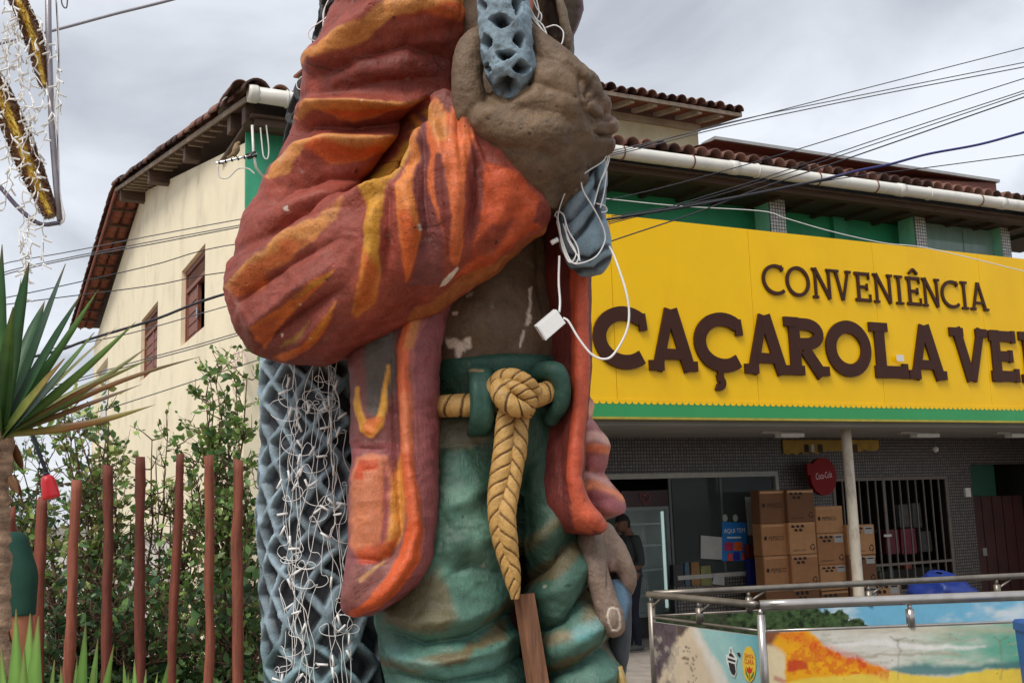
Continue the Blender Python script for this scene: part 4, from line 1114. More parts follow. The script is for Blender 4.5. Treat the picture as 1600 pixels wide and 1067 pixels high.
# ================================================================== the fisherman statue
ST = root('fisherman_statue', 'giant painted plaster fisherman in striped orange robe and green trousers, foreground', 'statue', (0.0, 5.2, 0.0))
MAROON, DMAROON, MAUVE = S(146, 68, 53), S(112, 48, 38), S(158, 92, 86)
ORANGE, RORANGE, TAN, YEL = S(200, 104, 46), S(188, 70, 30), S(198, 130, 70), S(196, 138, 48)
SKIN, SKIND = S(104, 84, 66), S(84, 66, 50)
GREEN, TEAL, OLIVE = S(48, 76, 59), S(88, 126, 112), S(100, 86, 58)
BLUEG, NETD = S(146, 166, 176), S(50, 53, 58)
CHIP = S(222, 205, 186)
plaster = paintM('painted_plaster', rough=0.55, var=0.26, scale=18, bump=0.7, bscale=38, spec=0.3, pits=0.4, dist=0.012, speck=.4, scuff=.45, brush=.25)
plaster_s = paintM('painted_plaster_smooth', rough=0.5, var=0.22, scale=16, bump=0.6, bscale=42, spec=0.35, dist=0.009, speck=.3, scuff=.35, brush=.6)

# --- plinth
mb = MB()
mb.box(-1.35, 1.0, 4.5, 6.0, 0.0, 0.28).box(-1.3, 0.95, 4.55, 5.95, 0.28, 0.34)
mb.make('plinth', M('plinth_stone', S(150, 145, 138), 0.85, 0.2, 5, 0.4, 40, stain=S(80, 75, 68)), ST)

# --- torso, neck and head (the head is above the picture)
tor = loft([(610, -330, 940, -330, 5.2, .30), (600, -180, 950, -180, 5.2, .42), (640, 0, 905, 0, 5.2, .40), (652, 200, 885, 200, 5.2, .36),
            (660, 340, 864, 350, 5.2, .31), (664, 410, 860, 415, 5.2, .30), (664, 470, 866, 470, 5.2, .33), (664, 520, 872, 520, 5.2, .36), (664, 565, 876, 562, 5.2, .35),
            (666, 600, 880, 600, 5.2, .32), (668, 650, 884, 650, 5.2, .30)], 120, 180)
neck = loft([(715, -300, 835, -300, 5.15, .2), (720, -430, 830, -430, 5.1, .19)], 40, 10)
head = remesh([tor, neck, blob(775, -530, 5.05, 95, 130, .33), blob(775, -520, 4.74, 18, 34, .08), blob(775, -430, 4.85, 75, 70, .18)], 0.013, 6)
def p_torso(p):
    p.line([(845, 380), (862, 450), (872, 540)], 16, SKIND, 8, .6)
    p.poly([(700, 530), (712, 526), (720, 532), (730, 524), (737, 530), (735, 542), (722, 548), (718, 560), (713, 556), (712, 545), (702, 542)], CHIP, 1.2)
    p.poly([(826, 452), (832, 448), (830, 470), (827, 486), (829, 497), (824, 508), (818, 512), (820, 495), (825, 478)], CHIP, 1.0)
    p.poly([(814, 520), (819, 518), (816, 532), (812, 545), (810, 543)], CHIP, .8)
    p.poly([(732, 463), (741, 458), (738, 466), (731, 469)], S(180, 165, 150), 1.0)
    p.poly([(712, 492), (720, 488), (719, 494), (713, 496)], CHIP, .8)
    p.poly([(765, 417), (772, 415), (771, 422), (766, 423)], ORANGE, .8)
sculpt('body', head, ST, plaster, SKIN, [([(850, 370), (858, 430), (868, 500), (866, 560)], 12, .03), ([(770, 400), (768, 470), (766, 560)], 40, .02), ([(838, 375), (842, 440), (850, 520)], 9, -.02), ([(680, 470), (720, 500), (800, 510), (860, 495)], 40, .02)],
       ((3.5, .016), (12, .005)), p_torso)

# --- trousers
hips = loft([(662, 575, 884, 575, 5.2, .34), (664, 640, 890, 640, 5.2, .37), (652, 710, 898, 710, 5.2, .37), (650, 780, 896, 780, 5.2, .3)], 90, 60)
legl = loft([(640, 660, 800, 660, 5.14, .26), (632, 760, 812, 760, 5.1, .33), (615, 850, 814, 850, 5.06, .36), (596, 910, 806, 910, 5.04, .36), (586, 960, 800, 960, 5.02, .36),
             (592, 1010, 812, 1010, 5.02, .36), (600, 1067, 828, 1067, 5.02, .36), (608, 1160, 832, 1160, 5.04, .34), (640, 1300, 810, 1300, 5.1, .26), (650, 1352, 800, 1352, 5.1, .25)], 90, 150)
legr = loft([(770, 660, 892, 660, 5.2, .26), (792, 760, 898, 760, 5.16, .32), (812, 835, 907, 835, 5.14, .33), (818, 900, 924, 900, 5.12, .33), (822, 950, 938, 950, 5.1, .33),
             (828, 1000, 956, 1000, 5.1, .33), (834, 1040, 968, 1040, 5.1, .33), (838, 1080, 974, 1080, 5.1, .33), (846, 1180, 980, 1180, 5.1, .32), (850, 1300, 960, 1300, 5.14, .24), (850, 1345, 955, 1345, 5.14, .24)], 90, 150)
tr = remesh([hips, legl, legr], 0.0065, 8)
TR_R = [([(590, 945), (650, 975), (730, 965), (800, 930)], 16, .035), ([(592, 985), (660, 1008), (740, 995), (806, 955)], 11, -.045), ([(598, 1020), (680, 1035), (760, 1020), (815, 985)], 15, .04),
        ([(600, 1052), (690, 1068), (780, 1050), (822, 1020)], 10, -.035), ([(605, 1095), (700, 1105), (800, 1085)], 18, .04), ([(610, 1130), (820, 1120)], 12, -.04),
        ([(700, 900), (740, 880), (790, 900)], 14, -.022), ([(690, 800), (730, 780), (760, 760)], 14, .022), ([(690, 850), (740, 850), (790, 820)], 20, .022), ([(676, 700), (720, 690), (765, 700)], 12, -.02),
        ([(812, 870), (850, 840), (890, 790), (902, 770)], 20, .03), ([(814, 912), (860, 880), (905, 830)], 12, -.04), ([(818, 945), (868, 925), (912, 880), (922, 850)], 22, .035),
        ([(826, 992), (880, 972), (925, 925), (932, 905)], 11, -.05), ([(832, 1030), (890, 1010), (935, 975), (948, 950)], 20, .04), ([(840, 1062), (905, 1040), (955, 1000)], 10, -.045), ([(845, 1095), (920, 1075), (972, 1035)], 18, .035),
        ([(806, 700), (808, 800), (808, 900)], 14, -.05)]
def p_trous(p):
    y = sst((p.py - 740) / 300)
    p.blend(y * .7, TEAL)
    p.poly([(664, 650), (720, 655), (765, 660), (765, 690), (700, 700), (668, 705)], S(112, 104, 84), 8, .8)
    p.poly([(604, 940), (650, 915), (682, 880), (700, 925), (713, 962), (700, 984), (640, 990), (600, 975)], OLIVE, 8, .8)
    p.poly([(700, 720), (725, 700), (740, 760), (720, 830), (700, 800)], S(70, 112, 96), 9, .6)
    p.line([(720, 770), (745, 830), (760, 900)], 16, S(112, 150, 130), 14, .5)
    p.poly([(752, 972), (790, 930), (798, 925), (799, 948), (770, 968)], OLIVE, 4, .8)
    p.line([(594, 1030), (650, 1040), (715, 1022), (740, 1005)], [6, 12, 9, 4], OLIVE, 4, .9)
    p.line([(745, 1010), (775, 992), (796, 965)], [5, 9, 3], OLIVE, 4, .9)
    p.poly([(812, 900), (850, 878), (900, 840), (905, 858), (870, 905), (830, 920), (814, 930)], OLIVE, 6, .85)
    p.poly([(808, 850), (850, 825), (870, 805), (880, 815), (850, 845), (812, 870)], OLIVE, 6, .7)
    p.poly([(905, 985), (920, 930), (924, 880), (936, 905), (932, 960), (925, 985), (880, 1000), (842, 1010), (840, 996), (880, 985)], S(140, 126, 98), 6, .85)
    p.line([(838, 1050), (880, 1040), (925, 1012)], [6, 8, 4], OLIVE, 4, .9)
    p.poly([(940, 980), (955, 1000), (966, 1040), (955, 1030), (940, 1000)], S(168, 158, 140), 4, .7)
    for k in range(22):
        x, y = 620 + 330 * rng.random(), 700 + 350 * rng.random(); r_ = rng.uniform(1.0, 3.0)
        p.poly([(x + r_ * rng.uniform(.6, 1.5) * math.cos(a), y + r_ * rng.uniform(.6, 1.5) * math.sin(a)) for a in np.linspace(0, 5.4, 7)], S(176, 168, 146) if k % 3 == 0 else S(34, 48, 40), .7, .7)
    p.line([(905, 990), (930, 970), (945, 985)], 9, S(104, 176, 182), 6, .5)
    p.line([(610, 1020), (700, 1050), (780, 1030)], 10, S(120, 174, 166), 8, .5)
    p.line([(690, 890), (740, 915), (790, 905)], 12, S(96, 140, 120), 9, .5)
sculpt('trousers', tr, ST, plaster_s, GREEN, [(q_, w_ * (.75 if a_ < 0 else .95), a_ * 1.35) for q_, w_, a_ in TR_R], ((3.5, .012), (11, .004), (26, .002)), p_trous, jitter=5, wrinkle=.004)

# --- raised arm in its wide sleeve: upper arm and flared forearm melt into one cloth
usl = loft([(560, -260, 800, -200, 5.02, .34), (535, -90, 790, -60, 5.02, .36), (524, 0, 748, 0, 5.0, .36), (498, 70, 735, 70, 4.98, .36), (474, 140, 722, 120, 5.0, .36), (462, 185, 712, 170, 5.03, .34),
            (434, 260, 690, 235, 5.05, .33), (398, 325, 650, 310, 5.0, .33), (366, 395, 600, 380, 4.94, .32), (364, 440, 560, 450, 4.92, .28), (390, 490, 540, 500, 4.9, .18)], 150, 190)
fsl = loft([(352, 436, 362, 468, 4.86, .05), (366, 405, 380, 512, 4.84, .16), (384, 388, 394, 546, 4.82, .24), (420, 372, 432, 563, 4.8, .29), (480, 348, 492, 567, 4.77, .33), (540, 318, 560, 548, 4.73, .35),
            (588, 286, 640, 502, 4.69, .35), (620, 242, 702, 462, 4.66, .33), (650, 194, 770, 420, 4.64, .30), (672, 162, 828, 376, 4.63, .26), (687, 148, 856, 348, 4.62, .22), (693, 151, 857, 338, 4.62, .16)], 150, 210, pw=2.1)
slv = remesh([usl, fsl], 0.0055, 4)
z1 = zz(330, 0, .2811); z2 = zz(640, 0, .2811); z3 = zz(330, 280, .2811); z4 = zz(640, 280, .2811)
SL_R = [ # swelling folds of the upper arm and the grooves between them
    ([(600, -20), (560, 40), (500, 85), (476, 110)], 20, .05), ([(715, 25), (660, 5), (600, 15)], 22, .045), ([(720, 100), (640, 70), (560, 85), (490, 120)], 24, -.055), ([(690, 120), (600, 128), (540, 140), (480, 150)], 20, -.02),
    ([(690, 145), (620, 165), (555, 160), (490, 163), (462, 182)], 13, .055), ([(680, 180), (620, 195), (555, 195), (480, 192), (455, 212)], 15, -.06),
    ([(660, 200), (585, 222), (513, 226), (470, 238), (420, 278)], 16, .06), ([(650, 250), (570, 272), (510, 270), (455, 285), (405, 325)], 17, -.05), ([(600, 290), (500, 310), (400, 350)], 18, .035), ([(560, 325), (460, 345), (375, 392)], 10, -.025),
    ([(672, 150), (650, 185), (628, 222), (600, 262), (570, 288), (530, 305)], 13, -.11),
    # folds of the forearm cloth
    ([(548, 320), (480, 352), (420, 388), (356, 440)], 13, .035), ([(530, 370), (450, 405), (380, 460), (368, 478)], 13, -.04), ([(520, 420), (460, 455), (400, 505), (390, 520)], 14, .03), ([(535, 450), (460, 500), (405, 545)], 10, -.032), ([(528, 472), (480, 525), (440, 562)], 12, .026),
    ([(692, 150), (672, 172), (648, 212), (622, 256), (588, 294), (556, 314), (500, 342)], 9, .035), ([(697, 152), (740, 196), (800, 258), (838, 306), (858, 342)], 9, .022),
    ([(590, 300), (580, 370), (562, 470)], 13, .026), ([(606, 285), (606, 370), (600, 460)], 12, -.025), ([(634, 270), (642, 360), (638, 440)], 14, .028), ([(657, 190), (662, 300), (676, 400)], 13, -.03), ([(676, 175), (690, 260), (700, 400)], 11, .028),
    ([(686, 240), (690, 320), (698, 400)], 8, -.02), ([(712, 215), (716, 300), (708, 400)], 15, .035), ([(746, 240), (745, 310), (730, 380)], 12, -.035), ([(780, 265), (790, 320), (760, 380)], 20, .03),
    ([(840, 320), (800, 370), (740, 420)], 16, .02), ([(560, 545), (640, 500), (720, 455), (800, 400), (850, 358)], 8, .018)]
FORE = [(695, 146), (660, 190), (622, 255), (588, 294), (556, 314), (480, 348), (350, 436), (385, 575), (560, 570), (880, 370)]
def fold_grain(V, px, py):
    """noise drawn out along the cloth folds: fanning from the cuff on the forearm, wrapping round the upper arm"""
    d, _ = line_dist(px, py, FORE, True); w = sst(np.where(inside(px, py, FORE), d, -d) / 26 + .5)
    ph = np.arctan2(py - 120, px - 712); r = np.hypot(py - 120, px - 712) / 420
    fan = vnoise(np.stack([ph * 8.5 + 50, r * 1.6 + 50, V[:, 1] * .4 + 50], 1)) + .5 * vnoise(np.stack([ph * 19 + 80, r * 2.5 + 50, V[:, 1] * .4 + 50], 1))
    q = (py + .16 * (px - 560) + 10 * np.sin(px / 60)) / 34
    wrap = vnoise(np.stack([q + 70, px / 190 + 50, V[:, 1] * .6 + 60], 1)) + .5 * vnoise(np.stack([q * 2.3 + 70, px / 110 + 50, V[:, 1] * .6 + 60], 1))
    return fan * w + wrap * (1 - w)
def h_sleeve(V, N, px, py): return .016 * fold_grain(V, px, py)
def p_sleeve(p):
    gr_ = fold_grain(p.V, p.px, p.py)
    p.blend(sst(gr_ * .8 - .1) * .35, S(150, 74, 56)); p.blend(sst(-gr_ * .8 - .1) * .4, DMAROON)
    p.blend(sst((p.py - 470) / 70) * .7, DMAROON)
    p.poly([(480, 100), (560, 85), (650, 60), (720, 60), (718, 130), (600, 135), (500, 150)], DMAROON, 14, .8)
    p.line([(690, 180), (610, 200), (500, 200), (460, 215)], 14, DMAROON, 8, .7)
    p.poly([(360, 440), (385, 400), (440, 375), (560, 320), (560, 560), (400, 560)], S(132, 72, 62), 20, .35)
    # upper arm stripes
    p.poly([(600, 0), (620, -60), (740, -60), (724, 10), (716, 36), (690, 32), (662, 22), (635, 24), (611, 31), (583, 53), (538, 79), (496, 96), (477, 112), (470, 118), (487, 90), (527, 56), (572, 34)], TAN, 3)
    p.poly([(616, 30), (662, 22), (690, 8), (724, 8), (718, 36), (690, 34), (660, 24)], RORANGE, 5, .75)
    p.poly([(673, 149), (625, 161), (555, 158), (487, 160), (460, 184), (470, 182), (498, 173), (527, 184), (583, 184), (633, 170)], TAN, 2.5)
    p.poly([(633, 168), (583, 183), (527, 184), (505, 175), (540, 172), (600, 172)], RORANGE, 3, .8)
    p.poly([(633, 207), (583, 214), (513, 217), (476, 222), (442, 247), (415, 278), (424, 280), (454, 265), (487, 241), (513, 252), (569, 249), (613, 229)], TAN, 2.5)
    p.poly([(613, 229), (569, 249), (513, 252), (483, 242), (500, 232), (560, 235)], RORANGE, 3, .8)
    # forearm: the long diagonal bands
    p.poly(z3(775, 135, 600, 250, 430, 310, 250, 440, 60, 590, 110, 640, 300, 500, 420, 420, 560, 340, 700, 215), TAN, 3)
    p.poly(z3(560, 330, 420, 360, 250, 470, 90, 600, 110, 660, 260, 590, 300, 500, 420, 420), S(186, 92, 46), 4, .9)
    p.poly(z3(690, 505, 560, 570, 430, 680, 240, 810, 240, 900, 290, 955, 400, 790, 560, 650), ORANGE, 2.5)
    p.poly(z3(680, 512, 560, 585, 470, 670, 520, 640, 640, 560), YEL, 2.5, .8)
    p.poly(z3(240, 830, 420, 720, 330, 870, 280, 950), S(178, 84, 42), 4, .8)
    p.poly(z3(705, 680, 600, 810, 500, 900, 350, 995, 400, 1012, 470, 1000, 590, 905, 665, 800), ORANGE, 2.5)
    p.poly(z3(700, 690, 610, 820, 540, 890, 570, 890, 650, 790), YEL, 2.5, .9)
    p.poly(z3(540, 800, 500, 860, 400, 930, 420, 900), S(170, 140, 50), 4, .6)
    # stripes fanning down from the cuff
    p.poly([(690, 158), (672, 168), (655, 190), (632, 232), (600, 272), (572, 300), (569, 364), (562, 437), (549, 488), (560, 497), (583, 480), (591, 437), (593, 364), (600, 296), (625, 262), (645, 226), (656, 200), (668, 185)], YEL, 2.5)
    p.poly([(569, 390), (562, 437), (549, 490), (560, 497), (583, 482), (591, 430), (580, 400)], S(190, 92, 44), 8, .9)
    p.poly([(658, 182), (640, 240), (622, 280), (624, 364), (634, 443), (648, 400), (659, 364), (646, 300), (652, 260), (664, 200)], S(206, 122, 60), 2.5)
    p.poly([(625, 330), (640, 330), (655, 364), (648, 400), (634, 440), (628, 400)], RORANGE, 6, .7)
    p.poly([(661, 178), (652, 230), (646, 298), (659, 364), (640, 450), (690, 440), (690, 360), (668, 300), (668, 220), (667, 184)], S(122, 66, 62), 2.5)
    p.poly([(668, 184), (670, 240), (668, 300), (690, 360), (702, 410), (712, 414), (722, 380), (724, 290), (735, 230), (741, 212), (715, 180), (694, 156), (680, 160)], S(204, 104, 58), 2.5)
    p.poly([(668, 176), (676, 200), (684, 230), (700, 215), (694, 170), (686, 158)], TAN, 5, .9)
    p.poly([(681, 244), (679, 300), (688, 350), (697, 395), (702, 340), (698, 290), (692, 248)], S(120, 56, 48), 2.5)
    p.poly([(737, 226), (732, 290), (728, 340), (735, 372), (748, 350), (756, 300), (761, 252), (750, 236)], S(128, 60, 50), 2.5)
    p.poly([(761, 252), (756, 300), (748, 352), (738, 400), (700, 440), (740, 425), (800, 385), (848, 350), (838, 312), (800, 268)], S(196, 86, 48), 3)
    p.poly([(838, 312), (830, 345), (848, 358), (860, 342), (855, 325)], S(136, 62, 50), 2.5)
    p.poly([(760, 352), (800, 345), (770, 385), (730, 410)], S(110, 46, 36), 5, .7)
    p.line([(850, 356), (800, 396), (740, 430), (690, 462), (640, 497)], [3, 5, 9, 8, 4], S(168, 100, 50), 4, .8)
    p.poly([(667, 140), (690, 140), (704, 150), (704, 178), (690, 165)], S(130, 74, 66), 3)
    for q in ([(698, 424), (710, 415), (714, 418), (706, 430), (694, 442), (686, 445), (690, 436)], [(652, 352), (658, 350), (660, 360), (655, 362)], [(448, 331), (454, 329), (455, 334), (449, 335)]):
        p.poly(q, CHIP, .8)
    for k in range(26):
        x, y = 380 + 460 * rng.random(), 20 + 520 * rng.random(); r_ = rng.uniform(1.2, 3.4)
        p.poly([(x + r_ * rng.uniform(.6, 1.5) * math.cos(a), y + r_ * rng.uniform(.6, 1.5) * math.sin(a)) for a in np.linspace(0, 5.4, 7)], CHIP if k % 4 == 0 else S(60, 28, 22), .7, .8)
    for k in range(9):
        x, y = 420 + 380 * rng.random(), 60 + 420 * rng.random(); a = rng.uniform(-.6, .9); pts = [(x, y)]
        for j in range(6): a += rng.normal() * .35; pts.append((pts[-1][0] + 7 * math.cos(a), pts[-1][1] + 7 * math.sin(a)))
        p.line(pts, .9, S(52, 24, 20), .8, .75)
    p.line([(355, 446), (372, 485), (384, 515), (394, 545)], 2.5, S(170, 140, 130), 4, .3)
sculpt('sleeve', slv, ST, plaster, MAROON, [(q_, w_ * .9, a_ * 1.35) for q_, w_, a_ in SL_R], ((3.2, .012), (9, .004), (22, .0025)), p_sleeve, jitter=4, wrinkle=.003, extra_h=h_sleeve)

# --- the fist
fist = remesh([loft([(770, 150, 915, 140, 4.62, .12), (728, 172, 945, 165, 4.6, .23), (710, 196, 957, 195, 4.6, .28), (716, 228, 958, 228, 4.6, .30), (745, 262, 926, 262, 4.62, .28), (782, 298, 892, 292, 4.66, .24), (820, 335, 872, 330, 4.7, .17)], 60, 60),
               ptube([(742, 215, 4.5, 34), (738, 175, 4.44, 32), (732, 135, 4.42, 28), (732, 95, 4.42, 26), (744, 66, 4.44, 22), (758, 52, 4.48, 15)]),
               ptube([(828, 50, 4.46, 14), (850, 76, 4.42, 22), (872, 100, 4.4, 28), (900, 126, 4.4, 28), (922, 148, 4.44, 24)]),
               ptube([(838, 108, 4.42, 22), (862, 132, 4.38, 34), (895, 160, 4.4, 36), (918, 190, 4.46, 32)]),
               ptube([(800, 185, 4.42, 34), (840, 165, 4.38, 34), (880, 170, 4.38, 36)]), ptube([(760, 190, 4.4, 30), (800, 205, 4.37, 32), (860, 210, 4.36, 36)]),
               blob(916, 134, 4.46, 24, 22, .1), blob(936, 166, 4.5, 21, 20, .09), blob(948, 198, 4.54, 18, 19, .08), blob(946, 226, 4.58, 15, 15, .07),
               ptube([(870, 250, 4.52, 40), (890, 280, 4.6, 30), (876, 310, 4.66, 24)])], 0.006, 9)
def p_fist(p):
    p.poly([(700, 40), (760, 40), (760, 240), (700, 240)], S(118, 96, 74), 20, .6)
    p.poly([(760, 140), (840, 100), (930, 110), (880, 200), (800, 220), (740, 190)], S(126, 102, 76), 25, .55)
    p.line([(945, 165), (962, 190), (966, 215)], 5, S(150, 124, 112), 5, .6)
    for x, y in ((825, 206), (826, 209), (832, 200), (812, 200), (854, 192), (870, 168), (760, 185), (780, 190), (898, 266), (842, 266), (900, 152)):
        p.poly([(x - 3, y), (x, y - 2), (x + 4, y - 1), (x + 1, y + 2)], S(58, 46, 38), 1.0)
sculpt('fist', fist, ST, plaster, S(106, 86, 68), [([(930, 118), (918, 146), (922, 156)], 5, -.03), ([(958, 182), (935, 184), (922, 176)], 5, -.03), ([(966, 212), (946, 213), (930, 206)], 4, -.028), ([(880, 92), (905, 112), (928, 126)], 8, .015), ([(752, 110), (766, 145), (790, 160), (826, 140), (838, 110)], 7, -.02), ([(742, 190), (770, 172), (800, 168), (836, 146)], 9, .016), ([(905, 110), (908, 140), (912, 170), (930, 195)], 5, -.018), ([(935, 148), (922, 160), (916, 172)], 5, -.02), ([(960, 186), (940, 188), (925, 196)], 4, -.018), ([(962, 214), (945, 214), (930, 220)], 3.5, -.015),
        ([(770, 160), (830, 132), (880, 100)], 14, .014), ([(830, 245), (880, 215), (915, 205)], 26, -.012), ([(882, 96), (892, 104), (902, 116)], 4, -.012)], ((5, .007), (16, .0025), (34, .0018)), p_fist, wrinkle=.001)

# --- painted net: lattice of raised strands over dark hollows
def lattice(V, c, ax, k_u, k_v, warp=.25, wid=.2, tw=0.0, u0=0.0):
    """height 0..1 of the strands of a net wound round the axis through c along z"""
    r = V - c(V[:, 2]); th = np.arctan2(r[:, 0], -r[:, 1]) / (2 * math.pi)
    a = th * k_u + V[:, 2] * k_v + tw; b = th * k_u - V[:, 2] * k_v + u0
    a = a + warp * fbm(V, 2.6, 2); b = b + warp * fbm(V + 9.1, 2.6, 2)
    da = np.abs(a - np.round(a)); db = np.abs(b - np.round(b))
    d = np.minimum(da, db) + .03 * fbm(V, 14, 2)
    return sst((wid - d) / (wid * .55) + .2)
def axis_of(rows):
    A = np.array([(P((r[0] + r[2]) / 2, (r[1] + r[3]) / 2, r[4])) for r in rows]); o = np.argsort(A[:, 2]); A = A[o]
    return lambda z: np.stack([np.interp(z, A[:, 2], A[:, k]) for k in (0, 1)] + [z], -1)
ncr = [(512, -160, 640, -160, 5.42, .14), (505, 0, 640, 0, 5.42, .18), (470, 150, 600, 150, 5.42, .2), (425, 350, 570, 350, 5.42, .22), (419, 480, 560, 480, 5.4, .22), (418, 560, 564, 560, 5.38, .23), (414, 650, 566, 650, 5.36, .24), (413, 760, 574, 760, 5.35, .25), (413, 900, 588, 900, 5.34, .26), (419, 1000, 600, 1000, 5.33, .26), (421, 1067, 606, 1067, 5.33, .27), (420, 1200, 612, 1200, 5.33, .28), (405, 1318, 625, 1318, 5.33, .3)]
nca = axis_of(ncr)
def h_net(V, N, px, py):
    s = lattice(V, nca, 2, 10, 4.9, .5, .15); V_net['s'] = s
    return s * .042 + .02 * fbm(V, 5, 2) - .02
V_net = {}
def p_net(p):
    s = V_net['s']
    p.c[:] = np.array(NETD) * (1.2 + .8 * fbm(p.V, 6, 3))[:, None].clip(.5, 2)
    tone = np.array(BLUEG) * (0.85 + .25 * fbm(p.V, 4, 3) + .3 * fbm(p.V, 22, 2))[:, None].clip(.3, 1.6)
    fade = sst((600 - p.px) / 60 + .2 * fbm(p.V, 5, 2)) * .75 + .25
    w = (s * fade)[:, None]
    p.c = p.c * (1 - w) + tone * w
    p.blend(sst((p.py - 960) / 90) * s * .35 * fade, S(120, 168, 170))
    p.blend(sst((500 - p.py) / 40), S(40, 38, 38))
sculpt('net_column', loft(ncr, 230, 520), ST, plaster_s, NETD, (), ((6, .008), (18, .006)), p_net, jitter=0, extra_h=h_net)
# net strand held in the fist
rsr = [(742, -160, 824, -160, 4.45, .12), (743, -60, 822, -60, 4.42, .13), (744, 0, 824, 0, 4.4, .13), (748, 50, 831, 50, 4.38, .13), (753, 95, 837, 95, 4.37, .125), (762, 125, 835, 122, 4.37, .115), (775, 148, 821, 144, 4.39, .09), (788, 160, 810, 158, 4.42, .05)]
rsa = axis_of(rsr)
def h_rs(V, N, px, py):
    d = np.full(len(V), 9.0)
    HOLES = [(783, 30, 17, 13), (758, 65, 10, 13), (812, 60, 10, 14), (788, 84, 15, 10), (762, 108, 8, 9), (813, 108, 15, 11), (789, 138, 20, 17), (752, 5, 8, 12), (808, 8, 9, 14), (780, -20, 16, 12), (756, -48, 10, 13), (808, -50, 10, 13), (782, -75, 16, 12)]
    wx, wy = px + 4 * fbm(V, 16, 3), py + 4 * fbm(V + 5, 16, 3)
    for x, y, a, b in HOLES: d = np.minimum(d, (np.abs((wx - x) / a * 1.12) ** 1.5 + np.abs((wy - y) / b * 1.12) ** 1.5) ** .667)
    back = N[:, 1] > .3
    s = np.where(back, 1, sst((d - .9) / .28)); V_net['r'] = s
    return (s - 1) * .06
def p_rs(p):
    s = V_net['r'][:, None]
    tone = np.array(S(138, 158, 170)) * (0.9 + .22 * fbm(p.V, 9, 3))[:, None]
    p.c = np.array(S(26, 27, 30)) * (1 - s) + tone * s
sculpt('net_strand', loft(rsr, 130, 230), ST, plaster, BLUEG, (), ((9, .008), (24, .006)), p_rs, jitter=0, extra_h=h_rs)
# twisted net end below the fist
ner = [(922, 236, 944, 240, 4.74, .04), (898, 268, 948, 266, 4.72, .09), (882, 300, 949, 298, 4.7, .12), (874, 340, 948, 338, 4.7, .13), (874, 380, 955, 376, 4.7, .13), (886, 410, 957, 404, 4.7, .12), (902, 428, 944, 424, 4.7, .07), (910, 432, 934, 430, 4.7, .04)]
GR = [[(878, 318), (905, 290), (928, 258)], [(884, 348), (912, 320), (938, 284)], [(892, 378), (915, 352), (932, 330), (946, 296)], [(884, 400), (920, 408), (950, 384)], [(896, 424), (930, 424), (955, 402)], [(930, 262), (936, 300), (940, 340)]]
def p_ne(p):
    p.blend(.5 + .5 * fbm(p.V, 6, 3), S(108, 132, 146))
    for g in GR: p.line(g, 4.5, S(48, 52, 60), 2.5, .9)
    p.line([(890, 335), (930, 300)], 7, S(150, 166, 178), 5, .5)
sculpt('net_end', loft(ner, 120, 150), ST, plaster_s, BLUEG, [(g, 5, -.03) for g in GR] + [([(880, 332), (935, 270)], 9, .015), ([(888, 364), (944, 290)], 9, .015)], ((9, .006),), p_ne, jitter=1)

# --- coat front hanging left of the belt, with its rolled hem
lcr = [(575, 400, 730, 400, 4.91, .12), (556, 460, 712, 455, 4.89, .13), (546, 510, 697, 505, 4.86, .15), (545, 560, 687, 560, 4.84, .17), (548, 620, 685, 620, 4.83, .17), (551, 690, 685, 690, 4.82, .17), (550, 760, 686, 760, 4.80, .18), (546, 820, 684, 820, 4.78, .19), (544, 868, 678, 866, 4.76, .2), (540, 905, 664, 895, 4.74, .2), (536, 935, 645, 920, 4.72, .17), (538, 953, 612, 944, 4.71, .11), (550, 964, 585, 960, 4.71, .05)]
LB = [(660, 470), (640, 505), (630, 545), (629, 590), (633, 640), (634, 690), (638, 740), (645, 790), (647, 830), (636, 872), (612, 908), (585, 935), (556, 953)]
LBr = [(690, 470), (668, 500), (650, 535), (646, 580), (648, 640), (650, 700), (655, 745), (662, 800), (662, 840), (650, 885)]
